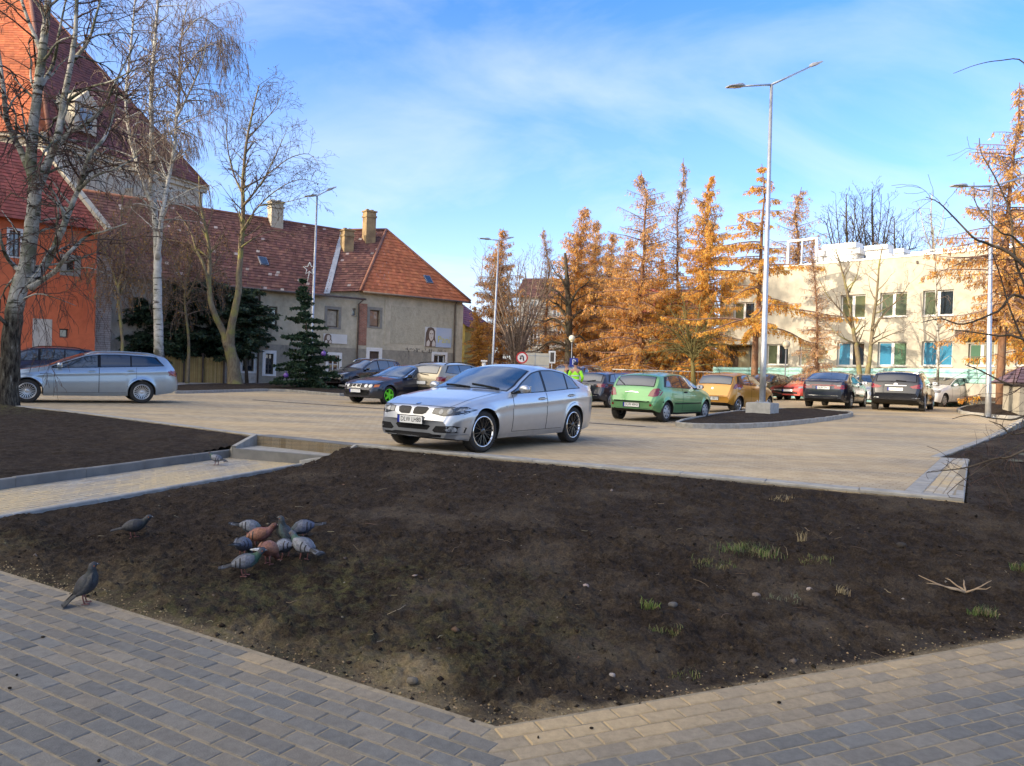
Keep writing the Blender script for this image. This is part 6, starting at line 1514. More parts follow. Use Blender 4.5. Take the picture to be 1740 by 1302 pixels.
LV={'dense':mkl(16,4.4,.8,.24,5,.5,6,9,ORA+PALE,lambda f:.95 if f<.55 else max(.35,.95-(f-.55)*1.4),pl,1.5,1,upt=.5,blen=1.5),
    'gold':mkl(16,4.4,1.2,.25,5,.5,6,9,GOLD+ORA,lambda f:1.0 if f<.7 else .6,pl,1.5,2,upt=.4,blen=1.5),
    'thin':mkl(16,4.4,1.2,.33,5,.4,6,9,ORA+PALE,lambda f:.9 if f<.45 else max(.2,1.15-f*1.35),pl,1.5,3,upt=.4,blen=1.5),
    'bare':mkl(16,3.2,1.5,.36,6,.5,6,5,PALE,lambda f:.7 if f<.4 else .2,lambda f:(1-f)**.75,1.2,4,upt=.5,blen=1.4),
    'open':mkl(15,4.8,4.4,.75,5,.35,7,11,ORA+GOLD,lambda f:.8 if f<.7 else .6,lambda f:(1-f)**.8,1.2,6,skip=.52,blen=1.2),
    'feather':mkl(16,4.0,4.6,.50,6,.5,6,8,ORA+PALE,lambda f:.75 if f<.5 else .36,pl,1.4,9,upt=.4,blen=1.5)}
GRPL='larches in autumn colour'
def larch(var,label,ax,ay,bx,Y,wid=1.0,lean=True,names=('trunk','branches','needles'),lib=None,nm='larch_tree',grp=GRPL,base=None,H0=16.0):
    b=D(bx,640,Y); z0=lotz(b.x,b.y)-.02 if base is None else base; top=D(ax,ay,Y); H=top.z-z0
    t=thing(nm,label,'tree',(b.x,b.y,z0),rnd(0,6.28),grp); s=H/H0; t.scale=(s*wid,s*wid,s)
    dx=(top.x-b.x)/H; t.rotation_euler=(0,math.atan(dx)*.8,0); t.rotation_mode='XYZ'
    a=rnd(0,6.28)
    for n_,me in zip(names,(lib or LV)[var]):
        o=bpy.data.objects.new(n_,me); COL.objects.link(o); o.parent=t; o.rotation_euler=(0,0,a)
    return t
for a in [('dense','broad pinkish orange larch just beyond the hipped house, behind the slim lamp post',848,388,852,62,1.0),
  ('gold','low golden larch tip leaning over the ochre yellow house',806,520,818,60,.9),
  ('bare','pale grey nearly leafless larch between the bare shrub tree and the golden cone larch',926,386,930,64,1.0),
  ('dense','tall golden cone-shaped larch above the globe street lamp',985,350,985,60,1.05),
  ('dense','shorter pale orange larch filling the gap beside the golden cone larch',1038,395,1036,66,.9),
  ('thin','very tall larch with wide bare upper tiers and golden lower half',1092,288,1086,54,1.1),
  ('bare','tallest slender leafless larch with a clear straight stem',1155,270,1150,56,.75),
  ('gold','bushy deep orange larch with knobbly top next to the slender leafless one',1207,298,1194,52,.82),
  ('dense','low orange larch under the very tall bare-tiered larch',1064,405,1060,58,1.1),
  ('gold','stocky orange larch in front of the red-roofed small house',1130,440,1126,54,1.0),
  ('open','big spreading orange larch directly behind the tall double lamp',1300,250,1282,43,1.15),
  ('thin','slim pinkish larch rising behind the roof of the cream building',1352,318,1352,62,1.1),
  ('feather','large orange larch with thick sandy trunk beside the gate pillar',1722,145,1702,30.5,1.0),
  ('gold','deep orange larch partly out of the frame behind the gate pillar',1790,210,1775,34,1.0),
  ('dense','pale orange larch standing close behind the golden cone larch',1008,372,1012,63,.8)]:
    random.seed(hash(a[1])%1000 if False else len(a[1])*7); larch(*a)
# slim bare larch in front of the facade and the dark conifer understorey
larch('bare','slim red-stemmed larch with few needles in front of the cream facade',1378,400,1392,40.5,.8)
random.seed(31)
DG=[(.032,.06,.032),(.045,.078,.04),(.026,.048,.027),(.06,.092,.048)]
SP={'fir':mkl(16,5.6,.5,.78,8,.25,7,7,[(.035,.07,.035),(.05,.09,.045),(.028,.055,.03),(.06,.105,.055)],lambda f:1,lambda f:(1-f)**.95,.15,8,nm_=FIRN,tk=BARK,bk=BARK,needle=(.22,.42,.10)),
    'spruce':mkl(9,3.4,3.0,.36,7,.5,6,6,DG,lambda f:1,lambda f:(1-f)**.5,.7,12,blen=1.3,nm_=FIRN,tk=BARK,bk=BARK,needle=(.2,.38,.08))}
for a in [('spruce','dark wide spruce crown spilling over the reed screen',300,478,292,45.0,1.3),('spruce','dark spruce between the white birch and the limewashed wall',245,500,240,43.8,1.3),('spruce','dark spruce behind the forked tree against the grey house',412,480,420,46.2,1.3),('spruce','dark spruce in the middle of the reed screen',352,470,350,46,1.3)]:
    larch(*a,lib=SP,nm='spruce_tree',grp='dark spruces along the old house',H0=9.0)
for i,(x,y,Y,lab) in enumerate([(1095,585,62,'dark low evergreen under the very tall larch'),(1130,575,60,'dark low evergreen behind the green car'),(1165,580,60,'dark low evergreen beside the small red-roofed house wall'),(1200,590,58,'dark low evergreen beside the cream building corner'),(1062,590,64,'dark low evergreen beyond the navy hatchback')]):
    larch('spruce',lab,x,y,x,Y,1.5,lib=SP,nm='evergreen_tree',grp='low evergreens under the larches',H0=9.0)
# decorated fir
xt=larch('fir','young dark fir decorated with purple ornaments and a star, beside the off-road car',518,468,522,38.5,.95,lib=SP,nm='fir_tree',grp=None,H0=16.0)
b=D(522,640,38.5)
st_=thing('star_ornament','pale five-pointed wire star fixed to the tip of the decorated fir','star',D(526,457,38.4))
f=MB(); pts=[Vector((math.sin(i*math.pi/5)*(.33 if i%2==0 else .14),0,math.cos(i*math.pi/5)*(.33 if i%2==0 else .14))) for i in range(11)]; f.tube(pts,.03,5,cap=False); f.tube([(0,0,-.15),(-.1,0,-.7)],.02,5); f.build('outline',MATS['white frame'],st_)
pm('purple bauble',(.10,.04,.24,1),(.15,.07,.32,1),rough=.25,coat=.5); random.seed(4)
for i,(x,y) in enumerate([(550,601),(486,638)]):
    o=MB(); o.ball((0,0,0),.13,12,8); o.tube([(0,0,.12),(0,0,.2)],.025,5); q=o.build('bauble',MATS['purple bauble'],None,D(x,y,37.0+.2*(i%3))); tag(q,['round purple bauble on the outer upper side of the fir next to the banner','purple bauble low on the fir near the small grilled window','purple bauble halfway down the fir','purple bauble hanging in the middle of the fir','purple bauble on the higher outer twig of the fir','purple bauble low on the fir next to the off-road car','lowest purple bauble close to the ground','highest purple bauble near the thin fir top'][i],'ornament','purple baubles on the fir')
# ---------------------------------------------------------------- other broadleaf trees
def bare(label,bx,by,Y,limbs,r0,cfg,bark,twig,nm='bare_tree',seed=1,grp=None,base=None):
    random.seed(seed); g=Grow({**BASE,**cfg}); b0=D(bx,by,Y); b0.z=lotz(b0.x,b0.y)-.05 if base is None else base
    for i,(pts,r_a,r_b,cl) in enumerate(limbs):
        P=pp(pts,Y,.35 if i else .1)
        if i==0 or pts[0]==(bx,by): P[0]=b0
        g.limb(P,r_a,r_b,clear=cl,sides=8)
    t=thing(nm,label,'tree',(b0.x,b0.y,b0.z),0,grp); g.out(t,bark,twig,Vector(t.location)); return t
# wide bare shrub tree
L=[]; random.seed(3)
for i in range(13):
    a=-1+2*i/12; L.append(([(878,620),(878+a*14,585),(878+a*38,530),(878+a*55+rnd(-6,6),480),(878+a*58+rnd(-8,8),rnd(430,452))],.10,.015,.25))
bare('many-stemmed bare tree with an upright rounded crown behind the round traffic sign',878,620,55,L,.2,{'dens':3.4,'len':2.0,'droop':[0,-.3,-.3],'kp':.7,'rmin':.009},TWIGP,TWIGP,'bare_tree',3)
bare('dark thick-trunked tree with low crooked branches behind the parking sign',968,630,58,[([(968,630),(967,580),(966,530),(964,480),(960,430)],.42,.10,.3)]+[([(966,y),(966+dx*.4,y-12+dy*.3),(966+dx*.7,y+dy*.7),(966+dx,y+dy)],.12,.02,.2) for y,dx,dy in ((590,-75,8),(560,-60,-20),(545,-40,-45),(580,50,12),(550,48,-30),(520,-45,-40),(520,40,-50),(600,-50,15),(500,-30,-50))],.4,{'dens':2.6,'len':2.4,'rmin':.010},BARK,BARK,'dark_tree',14)
L=[([(1180,640),(1176,600),(1168,565),(1160,520)],.16,.03,.3)]+[([(1178,610),(1178+dx*.35,590+dy*.3),(1178+dx*.75,590+dy*.8),(1178+dx,590+dy)],.07,.012,.15) for dx,dy in ((-75,-10),(-60,-45),(-45,-70),(-20,-88),(15,-90),(40,-75),(52,-40),(60,-5),(-80,10),(35,-55),(-35,-30))]
bare('dense olive-twigged spreading bush tree next to the cream building corner',1180,640,45,L,.2,{'dens':5.0,'len':1.8,'droop':[0,.2,.3,.3],'kp':.72,'rmin':.008},OLIVE,OLIVE,'bush_tree',15)
for lab,bx,top,Y,sd in (('bare upright tree with fan-shaped crown behind the tall insulation stack',1438,330,66,41),('bare upright tree with fan-shaped crown behind the lower insulation piles',1482,322,67,42),('bare broad dark-crowned tree behind the roof railing',1520,372,70,43)):
    L=[([(bx,640),(bx,520),(bx+2,440),(bx,top+40),(bx,top)],.25,.03,.45)]+[([(bx,470),(bx+dx*.5,430),(bx+dx*.85,top+50),(bx+dx,top+dy)],.08,.02,.2) for dx,dy in ((-32,25),(-18,10),(16,8),(30,20),(-40,50),(38,50))]
    bare(lab,bx,640,Y,L,.3,{'dens':3.2,'len':2.2,'droop':[0,-.3,-.2,0],'rmin':.011,'kp':.7},BARK,BARK,'bare_tree',sd,base=.2)
bare('pale slender birch behind the roof railing',1582,640,64,[([(1582,640),(1584,500),(1586,420),(1582,370),(1584,330)],.18,.03,.5),([(1585,430),(1600,380),(1606,345)],.06,.02,.2),([(1585,430),(1570,390),(1562,350)],.06,.02,.2)],.2,{'dens':3.0,'len':1.8,'droop':[0,.3,.9,1.2],'rmin':.010},BIRCH,TWIGP,'birch_tree',44,base=.2)
bare('double-stemmed bare tree in front of the cream facade',1466,648,40,[([(1466,648),(1458,610),(1450,560),(1440,500),(1428,450),(1420,425)],.17,.02,.35),([(1472,648),(1478,610),(1482,560),(1490,500),(1494,450),(1500,420)],.15,.02,.3),([(1450,560),(1430,530),(1405,500),(1390,470)],.06,.012,.15),([(1482,560),(1505,530),(1530,505),(1545,480)],.06,.012,.15),([(1455,585),(1425,570),(1400,545),(1380,540)],.05,.01,.15),([(1480,585),(1510,570),(1540,560)],.05,.01,.15),([(1440,500),(1455,470),(1462,440)],.05,.01,.2)],.2,{'dens':3.2,'len':1.7,'droop':[0,-.1,.1,.2],'rmin':.007},LICH,TWIGP,'bare_tree',45)
bare('slender young birch stem in front of the blue-paned windows',1592,655,36.5,[([(1592,655),(1595,600),(1592,540),(1590,480),(1588,420),(1586,385)],.075,.012,.3)],.1,{'dens':4.0,'len':1.5,'droop':[0,.1,.6,.9],'rmin':.006},BIRCH,TWIGP,'birch_tree',46)
# ---------------------------------------------------------------- thorny bush at the edge of the photo
random.seed(8)
Yb=8.0; g=Grow({**BASE,'dens':3.6,'len':.42,'rb':.008,'seg':.06,'wan':.24,'droop':[0,.1,.2,.3],'kids':[1,1],'kp':.5,'ratio':.5,'rmin':.0022,'ang':(35,80),'lv':2})
hub=D(1900,640,Yb)
for pts,r0,r1,dy in (([(1900,560),(1740,452),(1683,416),(1657,406),(1625,374),(1596,345),(1573,335)],.022,.004,0),([(1900,520),(1740,506),(1696,529),(1638,551),(1599,542),(1566,548)],.02,.004,.3),([(1900,600),(1740,577),(1696,571),(1648,564),(1612,560)],.018,.004,-.2),([(1900,680),(1740,655),(1709,651),(1664,629),(1640,620)],.02,.004,.4),
  ([(1900,620),(1790,560),(1735,470),(1722,420),(1716,360),(1690,300),(1668,262),(1664,235)],.02,.004,.6),([(1900,640),(1760,600),(1722,540),(1700,470),(1686,430)],.016,.004,.2),([(1900,700),(1745,705),(1700,712),(1650,705),(1618,712)],.015,.003,-.4),([(1900,760),(1740,765),(1690,780),(1640,795),(1600,800),(1575,803)],.014,.003,-.6),
  ([(1900,700),(1740,735),(1700,722),(1680,715)],.013,.003,0),([(1640,795),(1630,820),(1636,848)],.006,.002,-.6),([(1900,420),(1780,330),(1740,362),(1700,380),(1670,385)],.014,.003,.5),([(1900,420),(1800,260),(1760,180),(1740,107),(1700,103),(1660,110),(1620,125)],.012,.003,.2),([(1900,480),(1740,420),(1700,395),(1660,350),(1655,310)],.014,.003,.1)):
    P=pp(pts,Yb+dy,.12); P[0]=hub+rv()*.12; g.limb(P,r0,r1,clear=.25 if pts[-1]!=(1620,125) else 2,sides=6)
for i in range(5):
    a=rv()*.25; g.limb([Vector((hub.x+a.x,hub.y+a.y,.2)),Vector((hub.x+a.x*.5,hub.y+a.y*.5,.9)),hub+rv()*.1],.03,.02,clear=2,sides=6)
for i in range(40):   # thorny ground shoots
    x,y=rnd(1640,1800),rnd(740,880); b0=G(x,y,.30); q=b0.copy(); pts=[q]; d=Vector((rnd(-.6,.4),rnd(-.4,.4),rnd(.3,1))).normalized()
    for j in range(5): d=(d+rv()*.3).normalized(); q=q+d*rnd(.06,.14); pts.append(q)
    g.thin.tube(pts,[.005,.004,.004,.003,.003,.002],4,cap=False)
t=thing('thorn_bush','dark bare thorny bush reaching in over the soil beside the car park corner','bush',(hub.x,hub.y,.25)); g.out(t,BARK,TWIG,Vector(t.location))
# ================================================================ lamps, signs
def lamp(label,bx,by,tx,ty,Y,arms,base=None,nm='street_lamp',rb=.085,rt_=.045):
    b=D(bx,by,Y); z0=base if base is not None else lotz(b.x,b.y); top=D(tx,ty,Y); H=top.z-z0
    t=thing(nm,label,'street lamp',(b.x,b.y,z0),0,'double-arm lamp posts on the car park'); t.rotation_euler=(0,math.atan2(top.x-b.x,H),0)
    f=MB(); f.tube([(0,0,0),(0,0,H*.12),(0,0,H)],[rb,rb*.96,rt_],14); f.build('pole',MATS['galvanised'],t)
    f=MB(); f.box((0,0,.015),(.17,.17,.015)); 
    for sx in (-1,1):
        for sy in (-1,1): f.tube([(sx*.12,sy*.12,.03),(sx*.12,sy*.12,.075)],.016,6)
    f.build('base_plate',MATS['galvanised'],t)
    f=MB(); f.box((0,-rb-.004,1.0),(.05,.006,.16)); f.build('service_door',MATS['metal grey'],t)
    for px,py,dy in arms:
        e=D(px,py,Y+dy)-Vector((b.x,b.y,z0)); e=Vector((e.x-(top.x-b.x),e.y,e.z)); s=Vector((0,0,H-.02)); d=(e-s); L=d.length; d.normalize(); sd=d.cross(Vector((0,0,1))).normalized(); u=sd.cross(d)
        f=MB(); f.tube([s,s+d*(L-.55)],[.035,.028],8); f.build('arm',MATS['galvanised'],t)
        m=s+d*(L-.3); f=MB(); rows=[]
        for q,w_,h_ in ((-.34,.03,.035),(-.30,.05,.05),(-.2,.085,.07),(-.05,.10,.065),(.02,.105,.045),(.24,.10,.035),(.34,.07,.02)):
            w_*=1.5; h_*=1.35; rows.append([m+d*q+sd*w_*c_+u*(h_*s_+.0) for c_,s_ in ((1,0),(.8,.7),(0,1),(-.8,.7),(-1,0),(-.8,-.35),(.8,-.35),(1,0))])
        f.grid(rows); f.add(rows[0][:-1],[tuple(range(7))]); f.add(rows[-1][:-1],[tuple(range(7))]); hd=f.build('lantern',MATS['lantern grey'],t)
        f=MB(); f.box(m+d*.14-u*.022,(.13,.065,.006),ex=d,ey=sd,ez=u); f.build('led_panel',MATS['clear lens'],hd)
    return t
pm('galvanised',(.42,.44,.46,1),(.52,.54,.56,1),rough=.42,metal=.75,scale=6); pm('lantern grey',(.30,.31,.32,1),(.36,.37,.38,1),rough=.4,metal=.3,scale=5)
Yl=24.6; lb=D(1295,702,Yl)
bl=MB(); 
cb=thing('concrete_footing','square pale concrete footing block carrying the tall double lamp','footing',(lb.x,lb.y,lotz(lb.x,lb.y)+.1),R(-38)); bl.box((0,0,.12),(.40,.40,.26)); bl.box((0,0,.39),(.385,.385,.012)); bl.build('block',pm('footing concrete',(.40,.39,.37,1),(.30,.30,.28,1),rough=.9,scale=5,bump=.3,bscale=50,world=True),cb)
lamp('tall grey double-arm lamp post on the concrete footing in the soil island',1295,690,1311,143,Yl,[(1237,147,-.6),(1394,107,1.6)],base=lotz(lb.x,lb.y)+.505,rb=.10,rt_=.05)
lamp('grey double-arm lamp post beside the sandy larch trunk',1679,704,1685,316,26.5,[(1618,314,-.5),(1752,300,1.2)],rb=.095)
lamp('slim grey double-arm lamp post in front of the pinkish larch',835,640,848,408,47,[(816,406,-.3),(871,403,1.0)])
lamp('slim grey double-arm lamp post rising behind the decorated fir',527,640,539,332,41,[(519,334,-.4),(569,318,1.0)])
def globe(label,bx,tx,ty,Y):
    b=D(bx,640,Y); z0=lotz(b.x,b.y); top=D(tx,ty,Y); H=top.z-z0; t=thing('globe_lamp',label,'street lamp',(b.x,b.y,z0),0,'old globe lamps'); t.rotation_euler=(0,math.atan2(top.x-b.x,H),0)
    f=MB(); f.tube([(0,0,0),(0,0,.8),(0,0,.82),(0,0,H-.2)],[.07,.07,.04,.035],10); f.build('pole',MATS['metal grey'],t); f=MB(); f.ball((0,0,H),.22,18,12); f.lathe([(.09,H-.26),(.1,H-.19),(.12,H-.17)],n=12); f.build('globe',pm('opal globe',(.62,.60,.48,1),(.55,.53,.42,1),rough=.25),t)
globe('old globe street lamp in front of the dark thick-trunked tree',971,972,575,52); globe('old globe street lamp in front of the cream facade near the tall larch',1334,1336,585,43)
# signs
pm('sign blue',(.012,.03,.28,1),rough=.4); pm('sign white',(.75,.75,.73,1),rough=.4); pm('sign red',(.5,.02,.02,1),rough=.4); pm('sign back',(.55,.52,.42,1),(.48,.45,.36,1),rough=.5,scale=3,metal=.1)
def signpost(name,label,x,y,Y,zlow=None):
    p=D(x,y,Y); z0=lotz(p.x,p.y); t=thing(name,label,'road sign',(p.x,p.y,z0)); f=MB(); f.tube([(0,.04,0),(0,.04,p.z-z0+.25)],.03,8); f.build('post',MATS['galvanised'],t); return t,p.z-z0
t,h=signpost('parking_sign','small square blue parking sign with white P beside the two people',975,616,30.5)
f=MB(); f.box((0,-.0,h),(.17,.01,.17)); pn=f.build('panel',MATS['sign blue'],t); textmesh('P',.32,MATS['sign white'],'letter',pn,Matrix(((1,0,0,0),(0,0,-1,-.013),(0,1,0,h),(0,0,0,1))))
t,h=signpost('no_turn_sign','round white sign with red rim and crossed turning arrow before the shrub tree',887,608,42)
f=MB(); f.lathe([(0,-.012),(.33,-.012),(.33,.012),(0,.012)],(0,0,h),axis='y',n=28,smooth=False); pn=f.build('panel',MATS['sign white'],t)
f=MB(); f.lathe([(.25,-.018),(.33,-.018),(.33,-.013),(.25,-.013)],(0,0,h),axis='y',n=28,close=True,smooth=False); f.build('rim',MATS['sign red'],pn)
f=MB(); f.tube([(.08,-.02,h-.16),(.08,-.02,h+.03),(.05,-.02,h+.09),(0,-.02,h+.11),(-.05,-.02,h+.09),(-.08,-.02,h+.03),(-.08,-.02,h-.04)],.03,5); f.add([(-.15,-.02,h-.03),(-.01,-.02,h-.03),(-.08,-.02,h-.13)],[(0,1,2)]); f.build('arrow',MATS['plate ink'],pn)
f=MB(); f.bar((-.21,-.03,h+.21),(.21,-.03,h-.21),.045,.008); f.build('slash',MATS['sign red'],pn)
t,h=signpost('direction_sign','wide blank cream sign seen from behind with centre seam near the round traffic sign',910,613,44)
f=MB(); f.box((0,0,h+.02),(.80,.02,.42)); pn=f.build('panel',MATS['sign back'],t); f=MB(); f.box((-.02,-.022,h+.02),(.025,.008,.42)); f.box((0,-.022,h+.28),(.8,.008,.02)); f.box((0,-.022,h-.26),(.8,.008,.02)); f.build('rib',MATS['metal grey'],pn)
t,h=signpost('mirror_sign','narrow white-framed dark panel on a post between the cream sign and the parking sign',938,607,44)
f=MB(); f.box((0,0,h),(.20,.015,.36)); pn=f.build('frame',MATS['sign white'],t); f=MB(); f.box((.01,-.017,h),(.11,.006,.27)); f.build('panel',MATS['dark frame'],pn)
gx=D(824,600,50); t=thing('gate_post','white capped post beside a dark gate at the ochre yellow house','gate post',(gx.x,gx.y-1,LOT)); f=MB(); f.tube([(0,0,0),(0,0,1.9)],.14,8); f.box((0,0,1.93),(.2,.2,.05)); f.build('post',MATS['sign white'],t); f=MB(); f.box((.42,0,1.25),(.18,.04,1.15)); f.build('gate_leaf',MATS['dark frame'],t)
wb_=D(1238,604,50); 
# ================================================================ people
pm('skin',(.42,.24,.16,1),(.38,.21,.14,1),rough=.6,scale=6); pm('hi vis',(.36,.88,.02,1),(.30,.78,.02,1),rough=.6,scale=7); pm('reflective',(.55,.57,.56,1),rough=.3); pm('dark cloth',(.014,.015,.02,1),(.025,.025,.03,1),rough=.9,scale=8,bump=.2); pm('hair brown',(.05,.03,.02,1),(.08,.05,.03,1),rough=.8,scale=30); pm('cap dark',(.012,.014,.03,1),(.02,.02,.04,1),rough=.8,scale=12)
def skinned(name,verts,edges,rad,mat,parent,sub=2,root=0):
    me=bpy.data.meshes.new(name+'_s'); me.from_pydata(verts,edges,[]); o=bpy.data.objects.new(name+'_s',me); COL.objects.link(o)
    o.modifiers.new('s','SKIN'); sv=me.skin_vertices[0].data
    for i,r_ in enumerate(rad): sv[i].radius=(r_,r_) if not isinstance(r_,tuple) else r_; sv[i].use_root=(i==root)
    if sub: o.modifiers.new('b','SUBSURF').levels=sub
    dg=bpy.context.evaluated_depsgraph_get(); m2=bpy.data.meshes.new_from_object(o.evaluated_get(dg)); bpy.data.objects.remove(o); bpy.data.meshes.remove(me)
    m2.materials.clear(); m2.materials.append(mat); m2.name=name
    for p in m2.polygons: p.use_smooth=True
    q=bpy.data.objects.new(name,m2); COL.objects.link(q); q.parent=parent; return q
def person(label,loc,face,H,arms,vest,hat):
    """faces +y locally; arms: elbow and wrist per side"""
    t=thing('person',label,'person',loc,face); s=H/1.76; t.scale=(s,s,s)
    V=[(0,0,.96),(0,-.01,1.12),(0,-.01,1.30),(0,-.01,1.45),(0,.0,1.53),(0,.02,1.60),(0,.03,1.68),(0,.02,1.74)]; Rr=[(.155,.115),(.15,.105),(.165,.11),(.12,.085),(.055,.055),(.072,.08),(.082,.098),(.05,.06)]
    E=[(i,i+1) for i in range(7)]
    for sg,(el,wr) in zip((-1,1),arms):
        b=len(V); V+=[(sg*.09,0,.90),(sg*.105,.015,.50),(sg*.11,-.02,.10),(sg*.115,.06,.035),(sg*.12,.14,.03)]; Rr+=[.095,.065,.045,.04,.03]; E+=[(0,b),(b,b+1),(b+1,b+2),(b+2,b+3),(b+3,b+4)]
        b=len(V); el=Vector(el); wr=Vector(wr); dh=(wr-el).normalized(); V+=[(sg*.19,-.01,1.42),tuple(el),tuple(wr),tuple(wr+dh*.07)]; Rr+=[.062,.046,.030,(.034,.018)]; E+=[(3,b),(b,b+1),(b+1,b+2),(b+2,b+3)]
        for k_ in range(4):
            q=wr+dh*.08+Vector((0,(k_-1.5)*.018,0)); V+=[tuple(q+dh*.035),tuple(q+dh*(.06+(.012 if k_ in (1,2) else 0))+Vector((-sg*.012,0,-.004)))]; Rr+=[.0085,.007]; n=len(V); E+=[(b+3,n-2),(n-2,n-1)]
        q=wr+dh*.02; V+=[tuple(q+Vector((-sg*.008,.035,0))),tuple(q+dh*.04+Vector((-sg*.012,.05,0)))]; Rr+=[.010,.008]; n=len(V); E+=[(b+2,n-2),(n-2,n-1)]
    skinned('body',V,E,Rr,MATS['skin'],t)
    # clothes follow the body
    skinned('trousers',[(0,0,1.0),(0,0,.93)]+[p for sg in (-1,1) for p in ((sg*.09,0,.88),(sg*.105,.015,.50),(sg*.11,-.015,.09))],[(0,1),(1,2),(2,3),(3,4),(1,5),(5,6),(6,7)],[(.165,.125),(.165,.125),.108,.083,.07,.108,.083,.07],MATS['dark cloth'],t)
    for sg in (-1,1):
        f=MB(); f.ball((sg*.118,.06,.045),(.055,.14,.05),12,8); f.build('shoe',MATS['rubber'],t)
    VV=[(0,-.01,1.0),(0,-.01,1.12),(0,-.01,1.30),(0,-.01,1.44),(0,.0,1.50)]; RR=[(.175,.135),(.168,.125),(.182,.128),(.135,.10),(.07,.07)]; EE=[(i,i+1) for i in range(4)]
    arm_s=[]
    for sg,(el,wr) in zip((-1,1),arms):
        el=Vector(el); wr=Vector(wr); arm_s.append(([(sg*.17,-.01,1.43),(sg*.2,-.01,1.40),tuple(el),tuple(el.lerp(wr,.92))],[.07,.074,.060,.045]))
    mt=MATS['hi vis'] 
    if vest:
        skinned('jacket',VV[:],EE,[(a-.008,b-.008) for a,b in RR],MATS['dark cloth'],t)
        for vs,rs in arm_s: skinned('sleeve',vs,[(0,1),(1,2),(2,3)],rs,MATS['dark cloth'],t)
        skinned('vest',VV[:4],EE[:3],[(a+.004,b+.004) for a,b in RR[:4]],mt,t)
    else:
        skinned('jacket',VV,EE,RR,mt,t)
        for vs,rs in arm_s: skinned('sleeve',vs,[(0,1),(1,2),(2,3)],rs,mt,t)
    for z in (1.08,1.24):
        f=MB(); f.lathe([(1.0,-.022),(1.01,0),(1.0,.022)],n=24); f.v=[Vector((v.x*.183,v.y*.138-.01,v.z+z)) for v in f.v]; f.build('reflective_band',MATS['reflective'],t)
    f=MB(); f.ball((0,.015,1.715),(.088,.104,.09),16,10); f.build('cap' if hat else 'hair',MATS['cap dark' if hat else 'hair brown'],t)
    if hat: 
        f=MB(); f.ball((0,.12,1.70),(.07,.07,.012),12,6); f.build('cap_peak',MATS['cap dark'],t)
    for sg in (-1,1):
        f=MB(); f.ball((sg*.03,.113,1.655),(.011,.008,.008),8,6); f.build('eye',MATS['plate ink'],t); f=MB(); f.ball((sg*.083,.02,1.64),(.012,.022,.032),8,6); f.build('ear',MATS['skin'],t)
    f=MB(); f.ball((0,.125,1.625),(.014,.02,.022),8,6); f.build('nose',MATS['skin'],t); f=MB(); f.ball((0,.108,1.585),(.026,.008,.007),8,6); f.build('mouth',pm('lips',(.3,.12,.09,1),rough=.6),t)
    return t
p1=at(962,29.5,660); person('person in a yellow-green safety vest over dark clothes facing the silver saloon',p1,R(100),1.74,[((-.27,.02,1.16),(-.22,.22,1.02)),((.27,.02,1.16),(.20,.24,1.05))],True,False)
p2=at(977,29.0,660); person('person in a bright yellow-green jacket and dark cap seen from behind under the parking sign',p2,R(-15),1.72,[((-.27,.0,1.16),(-.22,.20,1.04)),((.30,-.04,1.17),(.22,.12,1.0))],False,True)
